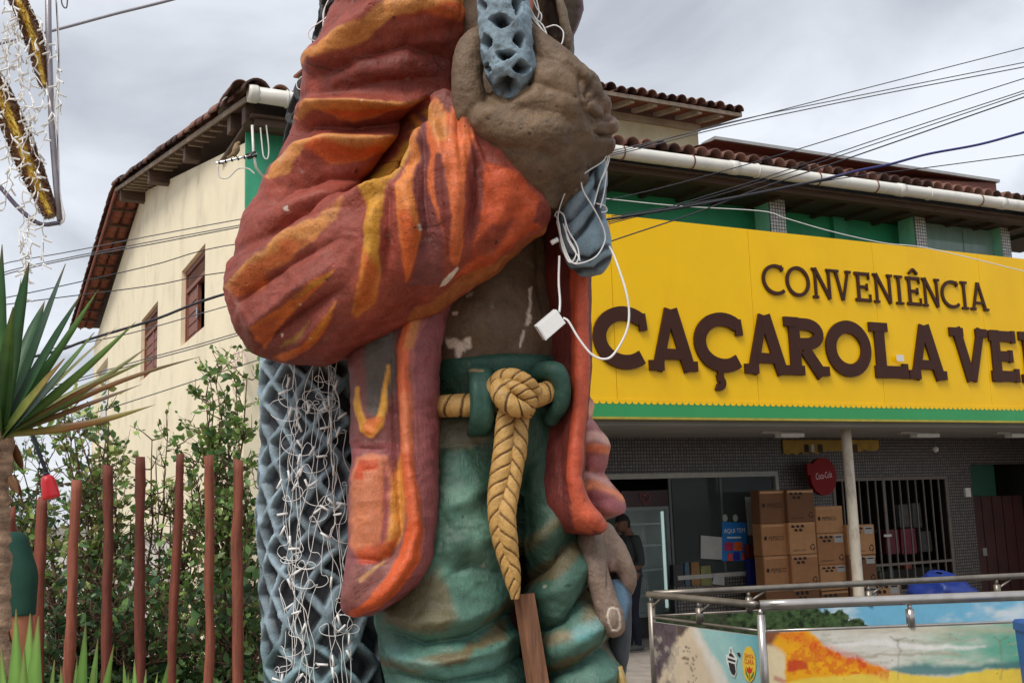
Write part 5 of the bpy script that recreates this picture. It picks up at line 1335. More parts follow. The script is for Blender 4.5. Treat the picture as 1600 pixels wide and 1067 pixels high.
def p_lcoat(p):
    p.poly(LB + LBr[::-1], MAUVE, 1)
    p.poly([(540, 480), (640, 500), (628, 545), (627, 690), (545, 690)], S(112, 62, 58), 4)
    p.poly([(570, 520), (618, 515), (618, 600), (600, 650), (585, 655), (572, 640), (566, 570)], S(80, 70, 62), 6)
    p.line([(556, 606), (560, 640), (569, 668), (581, 676), (592, 664), (601, 630), (604, 570)], [4, 6, 7, 8, 7, 6, 2], YEL, 2)
    p.poly([(566, 664), (575, 655), (590, 652), (600, 655), (585, 682), (573, 680)], ORANGE, 3, .8)
    p.poly([(556, 714), (578, 706), (604, 710), (612, 750), (606, 850), (602, 872), (560, 872), (546, 850), (552, 760)], S(196, 116, 78), 4)
    p.poly([(562, 718), (590, 716), (592, 732), (570, 738), (572, 752), (556, 750)], RORANGE, 3, .9)
    p.poly([(598, 712), (610, 760), (606, 850), (596, 850), (600, 770)], S(150, 76, 72), 3)
    p.poly([(612, 745), (628, 700), (634, 780), (628, 850), (606, 880), (590, 872), (606, 840)], S(206, 136, 60), 4)
    p.poly([(590, 850), (620, 840), (612, 868), (585, 880), (560, 884), (556, 860)], RORANGE, 5, .8)
    p.poly([(550, 880), (575, 884), (610, 866), (628, 835), (640, 820), (634, 868), (606, 908), (570, 938), (536, 942), (538, 915)], S(134, 82, 74), 3)
    for k in range(30):
        x, y = 552 + 75 * rng.random(), 880 + 55 * rng.random()
        p.poly([(x, y), (x + 9, y - 6), (x + 10, y - 5), (x + 1, y + 1.4)], S(70, 44, 40), .7, .7)
    p.poly([(560, 905), (585, 885), (600, 872), (602, 876), (586, 892), (563, 912)], S(196, 146, 96), 2, .8)
    p.line(LB[:9], [7, 8, 9, 9, 9, 9, 10, 11, 12], S(204, 98, 58), 1.8)
    p.line([(647, 825), (640, 870), (616, 912), (585, 940), (552, 958)], [12, 16, 15, 12, 8], S(204, 88, 42), 2)
    p.line([(632, 620), (634, 700)], 8, S(210, 124, 86), 4, .7)
    p.poly([(640, 505), (660, 480), (650, 530), (645, 545), (632, 545)], TAN, 4, .8)
    p.poly([(652, 560), (690, 520), (690, 620), (655, 700), (662, 800), (655, 870), (690, 800), (690, 900), (655, 915)], S(140, 78, 78), 5, .5)
sculpt('coat_front', loft(lcr, 190, 340, pw=2.6), ST, plaster_s, S(138, 76, 76), [(LB, 9, .035), ([(617, 520), (615, 600), (620, 690), (622, 760), (628, 830), (612, 862), (585, 880)], 9, -.04), ([(585, 560), (585, 650)], 22, -.03), ([(556, 610), (570, 668), (586, 676), (600, 640), (604, 580)], 7, .012), ([(575, 712), (580, 850)], 20, .025), ([(552, 700), (600, 702)], 6, -.02), ([(560, 735), (590, 733)], 5, -.008), ([(603, 730), (603, 850)], 5, -.012), ([(548, 872), (600, 876), (640, 840)], 6, -.02), ([(545, 950), (600, 925), (645, 870)], 10, .02)],
       ((4, .006), (15, .002)), p_lcoat, jitter=2, wrinkle=.004)

# --- coat front on the right: a thick hem edge in front of its dark inner face
rcr = [(852, 290, 930, 285, 4.98, .05, -.26), (854, 420, 922, 420, 4.96, .05, -.26), (856, 500, 921, 500, 4.96, .05, -.26), (858, 570, 920, 570, 4.95, .05, -.26), (850, 640, 915, 640, 4.92, .05, -.26), (842, 700, 909, 700, 4.89, .055, -.24), (840, 750, 908, 752, 4.87, .07, -.22), (848, 788, 914, 786, 4.85, .08, -.2), (866, 816, 934, 808, 4.84, .085, -.16), (892, 830, 946, 824, 4.84, .06, -.1), (906, 835, 938, 833, 4.84, .03, -.05)]
REDGE = [(908, 300), (906, 430), (906, 500), (908, 570), (906, 640), (900, 690), (896, 745), (905, 778), (922, 803), (938, 818)]
sculpt('coat_front', loft(rcr, 110, 260, pw=3.2), ST, plaster_s, S(112, 50, 44), [(REDGE, 9, .03), ([(870, 600), (872, 700), (880, 800)], 14, -.02)], ((4, .007), (15, .0025)),
       lambda p: (p.line(REDGE, [13, 13, 13, 12, 10, 9, 10, 12, 13, 11], S(192, 84, 56), 1.8), p.poly([(892, 790), (905, 775), (935, 810), (925, 830), (900, 825)], S(206, 96, 62), 4, .7)), jitter=2)

# --- lowered sleeve and its folds
rsl = [(878, 330, 930, 330, 5.34, .15), (880, 450, 919, 450, 5.32, .18), (880, 560, 918, 560, 5.3, .2), (882, 615, 919, 612, 5.28, .2), (884, 636, 928, 632, 5.27, .2), (884, 656, 926, 655, 5.26, .2), (886, 680, 942, 678, 5.25, .21), (886, 697, 952, 694, 5.24, .22), (886, 722, 950, 720, 5.24, .22), (886, 745, 948, 742, 5.23, .22), (886, 770, 962, 766, 5.22, .23), (890, 788, 976, 782, 5.21, .23), (896, 800, 977, 799, 5.2, .22), (908, 810, 962, 806, 5.2, .16), (918, 816, 944, 812, 5.2, .09)]
def p_rsl(p):
    p.line([(900, 640), (915, 632), (926, 640)], 9, S(226, 164, 134), 5)
    p.line([(900, 660), (930, 662)], 8, S(176, 110, 108), 4)
    p.line([(895, 688), (930, 680), (950, 690)], 8, S(220, 168, 152), 5)
    p.line([(895, 702), (930, 700), (952, 706)], 6, S(226, 128, 88), 4)
    p.line([(895, 722), (950, 726)], 13, S(164, 92, 92), 5)
    p.line([(895, 744), (925, 742), (950, 760)], 9, S(214, 158, 146), 6)
    p.line([(895, 760), (930, 758), (968, 778)], 8, S(228, 136, 96), 4)
    p.line([(900, 780), (940, 782), (975, 794)], 10, S(178, 108, 114), 4)
sculpt('sleeve', loft(rsl, 110, 260), ST, plaster_s, MAUVE, [([(890, 648), (928, 656)], 5, -.02), ([(890, 665), (945, 672)], 6, -.01), ([(890, 730), (950, 740)], 7, -.035), ([(890, 694), (950, 696)], 9, .025), ([(890, 762), (968, 776)], 9, .02)], ((5, .006), (16, .002)), p_rsl, jitter=2)

# --- lowered hand with its thumb, and the dark blade it holds
hand = remesh([ptube([(914, 780, 5.1, 28), (921, 830, 5.02, 26), (934, 862, 4.98, 25), (944, 880, 4.96, 20)]),
               ptube([(922, 845, 4.94, 23), (933, 892, 4.86, 20), (945, 936, 4.84, 20), (954, 964, 4.83, 21), (959, 978, 4.83, 18)]),
               ptube([(942, 832, 5.0, 18), (962, 860, 4.98, 17), (978, 892, 4.97, 15), (980, 912, 4.98, 14), (972, 930, 5.02, 12)]),
               ptube([(942, 842, 5.08, 18), (964, 880, 5.08, 16), (974, 915, 5.1, 14), (964, 938, 5.12, 12)]),
               ptube([(936, 845, 5.14, 16), (958, 885, 5.16, 14), (966, 925, 5.18, 13), (957, 945, 5.2, 11)]),
               ptube([(930, 848, 5.2, 14), (950, 890, 5.23, 12), (956, 925, 5.26, 11), (948, 945, 5.28, 10)])], 0.006, 6)
NAIL = [(951, 952), (957, 949), (965, 951), (969, 961), (969, 977), (965, 984), (956, 983), (951, 973), (949, 961)]
def p_hand(p):
    p.poly(NAIL, S(150, 130, 116), 1.0); p.line(NAIL + NAIL[:1], 1.6, S(214, 200, 182), .9)
    p.line([(955, 880), (978, 905)], 8, S(158, 128, 116), 7, .5)
    for k in range(14):
        x, y = 910 + 50 * rng.random(), 850 + 100 * rng.random(); p.poly([(x, y), (x + 3, y - 1), (x + 2, y + 1.5)], S(90, 70, 60), .8, .7)
sculpt('hand', hand, ST, plaster, S(132, 112, 98), [([(950, 870), (952, 905), (950, 925)], 4, -.015), (NAIL + NAIL[:1], 2.5, -.006)], ((9, .004), (30, .0018)), p_hand, jitter=1)
sculpt('blade', loft([(945, 905, 970, 903, 4.98, .05), (948, 930, 986, 925, 4.98, .07), (950, 960, 987, 955, 4.98, .08), (952, 990, 986, 990, 4.98, .08), (955, 1020, 982, 1022, 4.98, .07), (964, 1045, 976, 1050, 4.98, .03)], 60, 90), ST, plaster_s, S(66, 72, 80),
       [([(955, 915), (972, 960), (978, 1010)], 6, .01)], ((9, .004),), lambda p: (p.poly([(950, 900), (975, 915), (985, 940), (975, 970), (966, 945), (952, 925)], S(104, 136, 160), 5, .9)), jitter=1)
sculpt('tassel', loft([(962, 1040, 972, 1040, 4.9, .03), (960, 1060, 978, 1058, 4.9, .05), (964, 1090, 984, 1088, 4.9, .05), (972, 1110, 980, 1108, 4.9, .02)], 30, 30), ST, plaster_s, S(190, 160, 96), (), ((9, .003),), None)

sculpt('dark_gap_backing', loft([(660, 540, 905, 540, 5.62, .1), (640, 700, 905, 700, 5.62, .12), (620, 850, 900, 850, 5.62, .12), (600, 1000, 930, 1000, 5.62, .12), (600, 1150, 940, 1150, 5.62, .1), (605, 1290, 935, 1290, 5.62, .06)], 60, 80), ST, plaster_s, S(92, 42, 36), [([(720, 600), (730, 900), (720, 1200)], 20, .04), ([(820, 600), (815, 900), (825, 1200)], 20, -.05)], ((4, .01),), None)  # dark piece added behind the legs, so the gap between them stays dark
# --- rope belt, loops and knot
ROPE, ROPED = S(202, 160, 94), S(78, 50, 28)
def rope_paint(k, tw, sgn=1, wid=.12, ks=1):
    def f(p):
        n = len(p.V) // k; u = (np.arange(len(p.V)) % k) / k; v = np.arange(len(p.V)) // k / max(n - 1, 1)
        ph = v * tw + sgn * u * ks + .05 * fbm(p.V, 20, 2); d = np.abs(ph - np.round(ph))
        p.blend(sst((wid - d) / .04), ROPED)
        p.blend((.5 + .5 * fbm(p.V, 9, 3)).clip(0, 1) * .35, S(176, 134, 76))
    return f
def rope(rows, tw, sgn=1, nu=48, nv=160, name='belt_rope', par=None, ks=1):
    A = np.array(rows, float)
    D = catmull(np.hstack([PA(A[:, 0], A[:, 1], A[:, 2]), (A[:, 3] * A[:, 2] / FOC)[:, None]]), nv)
    V, F = tube(D[:, :3], D[:, 3], nu)
    q = np.arange(len(V)); u = (q % nu) / nu; v = (q // nu) / (nv - 1)
    def h(V_, N, px, py):
        ph = v * tw + sgn * u * ks; d = np.abs(ph - np.round(ph)); return -.006 * np.exp(-(d / .1) ** 2)
    return sculpt(name, (V, np.array(F[:-2]), [F[-2], F[-1]]), par or ST, plaster_s, ROPE, (), ((8, .004),), rope_paint(nu, tw, sgn, .1, ks), jitter=0, extra_h=h)
rope([(640, 634, 5.1, 17), (680, 634, 4.9, 18), (700, 634, 4.81, 18), (730, 633, 4.79, 18), (775, 628, 4.78, 16)], 9)
rope([(820, 625, 4.76, 17), (845, 616, 4.78, 18), (868, 606, 4.86, 17), (890, 598, 5.0, 16)], 6)
rope([(768, 630, 4.78, 15), (772, 608, 4.72, 16), (784, 592, 4.69, 15), (804, 588, 4.68, 13), (824, 598, 4.7, 13), (836, 612, 4.74, 14)], 7, 1, 44, 130, 'knot_strand', ks=2)
rope([(780, 590, 4.72, 10), (779, 606, 4.66, 15), (788, 624, 4.63, 17), (804, 636, 4.63, 16), (820, 638, 4.66, 13), (830, 626, 4.7, 12)], 6, -1, 44, 130, 'knot_strand', ks=2)
rope([(788, 598, 4.66, 9), (804, 606, 4.645, 12), (820, 616, 4.65, 12), (828, 628, 4.67, 12), (820, 646, 4.7, 13)], 6, 1, 44, 120, 'knot_strand', ks=2)
rope([(794, 632, 4.72, 13), (790, 660, 4.71, 15), (787, 695, 4.7, 16), (784, 730, 4.69, 17), (778, 765, 4.68, 16), (776, 795, 4.67, 14), (781, 830, 4.67, 14), (788, 865, 4.67, 13), (797, 895, 4.67, 12.5), (803, 918, 4.67, 11), (805, 936, 4.67, 7)], 14, -1, 48, 260, 'rope_end', ks=3)
rope([(822, 632, 4.74, 12), (814, 660, 4.72, 13), (809, 700, 4.71, 14), (802, 740, 4.7, 15), (796, 775, 4.68, 15), (791, 805, 4.655, 15), (794, 840, 4.655, 14), (799, 870, 4.66, 12), (804, 900, 4.665, 10), (806, 922, 4.67, 7)], 13, 1, 48, 260, 'rope_end', ks=3)
DG = S(52, 88, 76)
sculpt('belt_loop', loft([(734, 578, 768, 578, 4.86, .03), (733, 588, 770, 586, 4.8, .06), (735, 610, 773, 610, 4.76, .075), (737, 640, 773, 642, 4.76, .075), (734, 662, 770, 664, 4.78, .06), (730, 676, 762, 677, 4.86, .03)], 70, 80, pw=3.5), ST, plaster_s, DG, [([(742, 590), (742, 660)], 8, .008)], ((8, .005),), lambda p: p.poly([(724, 578), (756, 582), (752, 585), (726, 581)], S(190, 160, 110), 1.2, .7))
sculpt('belt_loop', remesh([ptube([(826, 592, 4.9, 12), (848, 580, 4.82, 15), (868, 582, 4.78, 17), (878, 605, 4.78, 15), (876, 632, 4.8, 14), (862, 654, 4.86, 12)])], .007, 4), ST, plaster_s, DG, (), ((8, .005),), None)
sculpt('waistband', loft([(664, 572, 884, 566, 5.2, .355), (664, 580, 886, 574, 5.2, .372), (664, 596, 888, 590, 5.2, .372), (664, 604, 888, 598, 5.2, .36)], 150, 26), ST, plaster_s, S(48, 84, 70), (), ((7, .004),), None)

# --- things worn at the shoulder, seen at the top edge
sculpt('hat_brim', loft([(800, -150, 900, -150, 4.95, .2), (822, -60, 914, -60, 4.93, .2), (836, 0, 909, 0, 4.92, .17), (846, 30, 905, 32, 4.92, .14), (856, 55, 897, 58, 4.92, .1), (866, 72, 886, 80, 4.92, .05)], 80, 120), ST, plaster, S(92, 78, 68),
       [([(850, -20), (860, 30), (868, 60)], 12, -.04), ([(902, -20), (905, 15), (896, 50)], 4, .02)], ((7, .008), (20, .003)), lambda p: (p.line([(905, -40), (907, 10), (898, 50), (886, 76)], 3, S(124, 104, 112), 2), p.poly([(840, -20), (870, -20), (872, 60), (850, 40)], S(58, 46, 40), 6)))
sculpt('hat_cord', remesh([ptube([(868, -60, 4.78, 7), (872, -10, 4.78, 7), (880, 25, 4.79, 8), (887, 55, 4.8, 8), (888, 74, 4.82, 7)])], .006, 2), ST, plaster, S(134, 118, 100), (), ((12, .005),), None)
sculpt('collar', loft([(826, -120, 850, -120, 4.75, .05), (820, -30, 842, -30, 4.72, .05), (812, 20, 830, 18, 4.68, .04), (814, 44, 824, 44, 4.66, .02)], 40, 50), ST, plaster_s, S(196, 120, 100), (), ((7, .004),), None)

# --- timber prop between the legs
Yp = 4.72
A0, A1, A2 = P(803, 936, Yp + .03), P(812, 928, Yp), P(835, 927, Yp)
B0, B1, B2 = P(862, 1330, Yp + .05), P(873, 1330, Yp), P(902, 1330, Yp)
dd = np.array([.0, .07, 0])
def stick(a, b, name, mat_):
    m = MB(); V = np.array([a[0], a[1], a[2], a[2] + dd, a[0] + dd, b[0], b[1], b[2], b[2] + dd, b[0] + dd])
    m.add(V, [(0, 1, 2, 3, 4), (9, 8, 7, 6, 5), (0, 5, 6, 1), (1, 6, 7, 2), (2, 7, 8, 3), (3, 8, 9, 4), (4, 9, 5, 0)])
    return m.make(name, mat_, ST)
stick((A0, A1, A2), (B0, B1, B2), 'timber_prop', M('raw_timber', S(118, 80, 56), 0.75, 0.4, 4, 0.6, 30, stretch=(18, 18, 1.2), stain=S(60, 38, 26), stain_amt=.6, stain_scale=2))
# ================================================================== timber post fence
FEN = root('post_fence', 'row of rough red-brown timber posts behind the statue on the left', 'fence', (-2.4, 7.0, 0.0))
posts = [(64, 776, 17, 60, 1067), (118, 750, 16, 105, 1067), (170, 727, 16, 166, 1067), (222, 713, 15, 220, 1067), (280, 709, 14, 268, 1067), (328, 711, 15, 325, 1067), (372, 718, 16, 374, 1067), (418, 730, 15, 422, 1067), (12, 800, 17, 6, 1067), (470, 735, 16, 474, 1067)]
postm = M('red_stained_timber', S(126, 66, 48), 0.75, 0.35, 4, 0.8, 26, stretch=(9, 9, .7), stain=S(84, 40, 30), stain_amt=.7, stain_scale=2.2)
postms = [postm, M('red_timber_dark', S(108, 54, 40), 0.8, 0.45, 5, 0.9, 22, stretch=(9, 9, .6), stain=S(62, 34, 26), stain_amt=.85, stain_scale=2.6), M('red_timber_faded', S(144, 82, 62), 0.8, 0.4, 5, 0.9, 22, stretch=(9, 9, .6), stain=S(92, 52, 40), stain_amt=.8, stain_scale=3.2)]
for i, (x, y, w, xb, yb_) in enumerate(posts):
    Y = 7.0 + .05 * math.sin(i * 2.1)
    t_, b_ = P(x, y, Y), P(xb, yb_, Y)
    d = (b_ - t_) / (t_[2] - b_[2]); b_ = t_ + d * (t_[2] + .0)
    n = 26; pts = np.array([t_ + (b_ - t_) * k / (n - 1) for k in range(n)])
    pts[:, 0] += .012 * fbm(pts + i * 7.7, 1.6, 3); pts[:, 1] += .012 * fbm(pts + 40 + i * 5.1, 1.6, 3)
    r = (w * Y / FOC / 2) * (1 + .13 * fbm(pts + i * 3.3, 4.0, 3)); r[0] *= .93
    V, F = tube(pts, r, 12)
    V = V.copy(); ring = np.arange(12)
    V[ring, 2] += (V[ring, 0] - t_[0]) * random.uniform(-.6, .9)          # sawn on the slant
    V += (fbm(V, 14, 2) * .004)[:, None]
    mesh_obj('post', V, F, postms[(i * 2 + i // 3) % 3], FEN, True)
# ================================================================== shrubs behind the posts
def leafM(name, c1, c2, rough=.45):
    if name in MATS: return MATS[name]
    m, t, b = _nodes(name); n = t.nodes.new; l = t.links.new
    at = n('ShaderNodeAttribute'); at.attribute_name = 'Col'
    l(at.outputs['Color'], b.inputs['Base Color']); b.inputs['Roughness'].default_value = rough
    tr = n('ShaderNodeBsdfTranslucent'); mx = n('ShaderNodeMixShader'); mx.inputs[0].default_value = .28
    l(at.outputs['Color'], tr.inputs['Color']); l(b.outputs[0], mx.inputs[1]); l(tr.outputs[0], mx.inputs[2])
    l(mx.outputs[0], t.nodes['Material Output'].inputs['Surface'])
    MATS[name] = m
    return m
leaf_mat = leafM('shrub_leaf', None, None)
barkm = M('shrub_bark', S(104, 78, 64), .85, .3, 8, .4, 60)
LEAF = np.array([(0, 0, 0), (.26, .35, .05), (.3, .6, .06), (0, 1, -.03), (-.3, .6, .06), (-.26, .35, .05), (0, .5, -.03)])
LEAFF = [(0, 1, 2, 6), (6, 2, 3), (6, 3, 4), (0, 6, 4, 5)]
def leaves_mesh(C, D, size, cols):
    """oval leaves: centres, directions, lengths, colours"""
    n = len(C); D = D / (np.linalg.norm(D, axis=1)[:, None] + 1e-9)
    r = rng.normal(size=(n, 3)); X = np.cross(D, r); X /= np.linalg.norm(X, axis=1)[:, None] + 1e-9; Z = np.cross(X, D)
    V = C[:, None] + size[:, None, None] * (LEAF[None, :, 0:1] * X[:, None] + LEAF[None, :, 1:2] * D[:, None] + LEAF[None, :, 2:3] * Z[:, None])
    F = []
    for k in range(n):
        o = 7 * k; F += [tuple(o + i for i in f) for f in LEAFF]
    return V.reshape(-1, 3), F, np.repeat(cols, 7, 0)
def shrub(name, label, base, stems, height, spread, n_leaf, size, cols, lean=(0, 0), leafstart=.35, grp='shrubs behind the post fence', thick=.018, dense_low=0):
    o = root(name, label, 'shrub', tuple(base), 0, grp)
    base = np.array(base, float); mb = MB(); tips = []
    for s in range(stems):
        a = rng.uniform(0, 2 * math.pi); out = rng.uniform(.15, 1.0) * spread
        h = height * rng.uniform(.6, 1.05)
        p0 = base + np.array([math.cos(a), math.sin(a) * .6, 0]) * .12 * rng.random()
        p2 = base + np.array([math.cos(a) * out + lean[0], math.sin(a) * out * .6 + lean[1], h])
        p1 = base + np.array([math.cos(a) * out * .35, math.sin(a) * out * .2, h * .5]) + rng.normal(size=3) * .06
        path = catmull(np.array([p0, p1, p2]), 12); path[1:-1] += rng.normal(size=(10, 3)) * .02
        mb.tube(path, np.linspace(thick * rng.uniform(.6, 1.2), .004, 12), 6)
        for t in np.linspace(leafstart, 1, 12):
            q = path[min(11, int(t * 11))]
            for b in range(2):
                d = rng.normal(size=3); d[2] = abs(d[2]) * .8 + .25; d /= np.linalg.norm(d)
                L = rng.uniform(.14, .42) * (1.15 - .5 * t)
                bp = np.array([q, q + d * L * .5 + rng.normal(size=3) * .02, q + d * L + np.array([0, 0, .03])])
                bp = catmull(bp, 5); mb.tube(bp, np.linspace(.006, .0018, 5), 4)
                tips.append(bp)
                for c in range(2):
                    d2 = d + rng.normal(size=3) * .7; d2 /= np.linalg.norm(d2); q2 = bp[rng.integers(1, 5)]
                    tw = np.array([q2, q2 + d2 * L * .3, q2 + d2 * L * .55 + np.array([0, 0, .02])]); mb.tube(tw, [.003, .002, .0012], 4); tips.append(tw)
    mb.make('branches', barkm, o, True)
    C, D = [], []
    w = rng.integers(0, len(tips), n_leaf)
    for k in range(n_leaf):
        bp = tips[w[k]]; t = rng.random(); i = int(t * (len(bp) - 1)); q = bp[i] + (bp[i + 1] - bp[i]) * (t * (len(bp) - 1) - i)
        C.append(q + rng.normal(size=3) * .012); d = (bp[-1] - bp[0]) + rng.normal(size=3) * .22; D.append(d)
    for k in range(dense_low):
        a = rng.uniform(0, 2 * math.pi); r_ = spread * math.sqrt(rng.random()) * 1.05
        C.append(base + np.array([math.cos(a) * r_, math.sin(a) * r_ * .5, rng.random() ** 1.3 * height * .52])); D.append(rng.normal(size=3) + np.array([0, -.6, .3]))
    C = np.array(C); D = np.array(D)
    cc = np.array(cols)[rng.integers(0, len(cols), len(C))] * (rng.uniform(.5, 1.35, len(C)))[:, None]
    V, F, cl = leaves_mesh(C, D, size * rng.uniform(.4, 1.35, len(C)), cc)
    mesh_obj('crown', V, F, leaf_mat, o, True, cl)
    return o
G1, G2, G3, G4, G5 = S(112, 148, 76), S(84, 118, 66), S(144, 168, 90), S(64, 96, 62), S(166, 170, 100)
def gp(px, Y): q = P(px, 800, Y); return (q[0], Y, 0.0)
shrub('shrub', 'tall open shrub rising against the cream wall right of the fence posts', gp(362, 8.3), 11, 2.62, .62, 3300, .064, [G1, G2, G3, G3], (0.0, 0), .42, dense_low=900)
shrub('shrub', 'thin twiggy shrub with few leaves between the middle posts', gp(268, 8.6), 9, 2.35, .5, 900, .057, [G3, G5, G1], (0, 0), .3, dense_low=700)
shrub('shrub', 'wide shrub with dark branches behind the leftmost posts', gp(150, 8.5), 14, 2.45, 1.0, 3600, .062, [G1, G2, G3, G5], (-.12, 0), .3, thick=.024, dense_low=900)
shrub('shrub', 'leafy shrub at the left picture edge behind the spiky plant', gp(50, 8.9), 9, 2.5, .6, 1800, .062, [G2, G1, G4], (0, 0), .3, dense_low=500)
shrub('shrub', 'low dark hedge shrub at the foot of the middle posts', gp(235, 7.75), 10, 1.15, .75, 1500, .07, [G2, G4, G1], (0, 0), .2, dense_low=2600)
shrub('shrub', 'low dark hedge shrub at the foot of the posts nearest the statue', gp(375, 7.6), 9, 1.1, .55, 1200, .075, [G2, G1, G4], (0, 0), .2, dense_low=2200)
shrub('shrub', 'low dark hedge shrub behind the leftmost posts near the person', gp(110, 7.8), 10, 1.2, .7, 1400, .07, [G2, G4, G4], (0, 0), .2, dense_low=2600)
# pale garden wall beyond the shrubs
GW = root('garden_wall', 'low pale wall far behind the shrubs at the left edge', 'wall', (-7.0, 15.0, GROUND))
MB().box(-12, -4.6, 14.9, 15.1, GROUND, 1.35).make('wall', M('pale_wall', S(206, 204, 198), .85, .1, 1.5, .1, stain=S(150, 146, 138)), GW)
MB().box(-12.02, -4.58, 14.86, 15.14, 1.352, 1.42).make('coping', M('coping', S(176, 170, 160)), GW)

# ================================================================== sword-leaved plants in front
def sword(base, tip, width, sag, bend, name, mat_, parent, cols, n=16):
    """one stiff leaf with a channelled blade: base and tip points, width in metres"""
    base, tip = np.array(base), np.array(tip); t = np.linspace(0, 1, n)[:, None]
    c = base + (tip - base) * t; c[:, 2] += (np.sin(t[:, 0] * math.pi) * sag)
    d = tip - base; d /= np.linalg.norm(d)
    side = np.cross(d, np.array([0, -1.0, .25])); side /= np.linalg.norm(side) + 1e-9
    side = side * math.cos(bend) + np.cross(d, side) * math.sin(bend)
    up = np.cross(side, d)
    w = width * np.array([np.interp(x, [0, .12, .4, .75, 1], [.55, .72, 1, .62, .02]) for x in t[:, 0]])[:, None] / 2
    A = c - side * w + up * w * .35; B = c + side * w + up * w * .35; th = width * .05
    V = np.vstack([A, c, B, A - up * th, c - up * th, B - up * th]); F = []
    for i in range(n - 1):
        for a, b in ((0, 1), (1, 2)):
            F += [(a * n + i, b * n + i, b * n + i + 1, a * n + i + 1), ((3 + a) * n + i, (3 + a) * n + i + 1, (3 + b) * n + i + 1, (3 + b) * n + i)]
        F += [(i, i + 1, 3 * n + i + 1, 3 * n + i), (2 * n + i, 5 * n + i, 5 * n + i + 1, 2 * n + i + 1)]
    cc = np.array([[np.interp(x, np.linspace(0, 1, len(cols)), [q[k] for q in cols]) for k in range(3)] for x in t[:, 0]])
    tp_ = np.clip((t - .9) / .1, 0, 1) * .8; cc = cc * (1 - tp_) + np.array(S(150, 120, 80)) * tp_
    col = np.vstack([cc * .8, cc * 1.15, cc * .88, cc * .85, cc * .9, cc * .85]) * (1 + .1 * rng.normal(size=(6 * n, 1)))
    return mesh_obj(name, V, F, mat_, parent, True, np.clip(col, .003, 1))
swordm = leafM('sword_leaf', None, None, .38)
YU = root('yucca', 'tall spiky-leaved plant with a ringed bare trunk at the left picture edge', 'plant', (P(-4, 1000, 3.3)[0], 3.3, 0.0))
Yt = 3.3
tr_pts = [P(-8, y, Yt) for y in np.linspace(650, 1067, 60)]; dz = tr_pts[-1] - tr_pts[0]; dz = dz / -dz[2]
while tr_pts[-1][2] > .0: tr_pts.append(tr_pts[-1] + dz * .014)
tr_pts = np.array(tr_pts); kk = np.arange(len(tr_pts))
rr = .042 + .004 * (((kk * .21) % 1.0) - .5) + .003 * rng.normal(size=len(kk)) + .012 * np.exp(-((kk - 6) / 7.0) ** 2)
V, F = tube(tr_pts, rr, 28); V = V + (fbm(V * np.array([1, 1, .5]), 55, 3) * .004)[:, None]
mesh_obj('trunk', V, F, M('ringed_bark', S(158, 130, 106), .9, .5, 14, .9, 70, stretch=(1, 1, 3.5), stain=S(84, 60, 46), stain_amt=.9, stain_scale=9, dist=.012), YU, True)
for k in range(12):   # dry husks below the crown
    a = rng.uniform(0, 6.28); z = P(-6, 690 + rng.uniform(0, 75), Yt); b = z + np.array([math.cos(a), math.sin(a), 0]) * .052
    sword(b, b + np.array([math.cos(a) * .03, math.sin(a) * .03, -.04 - .05 * rng.random()]), .032, 0, rng.uniform(-.5, .5), 'husk', swordm, YU, [S(150, 104, 60), S(120, 80, 50)], 5)
GD, GM, GL, DRY, PUR, YG = S(52, 90, 52), S(72, 116, 60), S(116, 152, 72), S(150, 100, 58), S(112, 96, 76), S(160, 164, 80)
for (tx, ty, w, dy, cs) in [(3, 382, 30, -.1, [GD, GM, GD]), (45, 410, 34, -.15, [GM, GD, GD]), (33, 434, 14, .1, [GD, GD]), (102, 412, 26, .05, [GM, GD, S(90, 104, 96)]), (126, 460, 30, -.1, [GM, GD, GD]), (154, 452, 22, .0, [GM, GM, GL]), (147, 519, 22, -.1, [GD, S(86, 100, 96), GL]),
        (182, 511, 12, .2, [GM, YG, S(170, 150, 130)]), (213, 502, 22, .0, [GM, GL, GL]), (236, 538, 18, .1, [GM, GL, S(176, 160, 120)]), (246, 556, 12, -.05, [GM, DRY, GL]), (190, 578, 14, .15, [GL, YG, S(190, 176, 150)]), (314, 557, 14, .2, [GM, DRY, S(120, 116, 80)]), (243, 632, 20, .0, [YG, DRY, YG]), (222, 600, 14, .1, [GM, DRY, S(110, 100, 80)]),
        (-60, 400, 34, -.1, [GM, GD, GD]), (-110, 470, 34, .0, [GD, GM]), (-30, 430, 30, .2, [GD, GM]), (-140, 560, 30, .1, [GD, GM]), (-90, 640, 26, -.2, [GM, YG]), (70, 470, 34, .3, [GD, GD]), (20, 480, 30, -.35, [GM, GM, GL]), (-20, 520, 34, -.4, [GM, GL]), (100, 560, 30, -.3, [GM, YG, DRY])]:
    b = P(-2 + 8 * rng.random(), 676 + 14 * rng.random(), Yt - .02)
    tp = P(tx, ty, Yt + dy); sword(b, tp, w * (.68 if tx > 150 else .9) * Yt / FOC, rng.uniform(-.02, .03), rng.uniform(-.5, .5), 'leaf', swordm, YU, cs)
AG = root('agave', 'bright green sword-leaved plant at the bottom left in front of the trunk', 'plant', (P(45, 1067, 3.0)[0], 3.0, 0.0), 0, 'low sword-leaved plants')
def clump(o, bx, Y, tips):
    for (tx, ty, w, dy) in tips:
        b = np.array([P(bx + (tx - bx) * .12, 1067, Y)[0], Y + dy * .2, .55]); tp = P(tx, ty, Y + dy)
        sword(b, tp, w * 1.5 * Y / FOC, .0, rng.uniform(-.35, .35), 'leaf', swordm, o, [GM, S(110, 160, 70), S(140, 184, 92)])
    V, F = tube([(P(bx, 1067, Y)[0], Y, z) for z in (0, .3, .55, .62)], [.07, .06, .07, .03], 12); mesh_obj('stem', V, F, barkm, o, True)
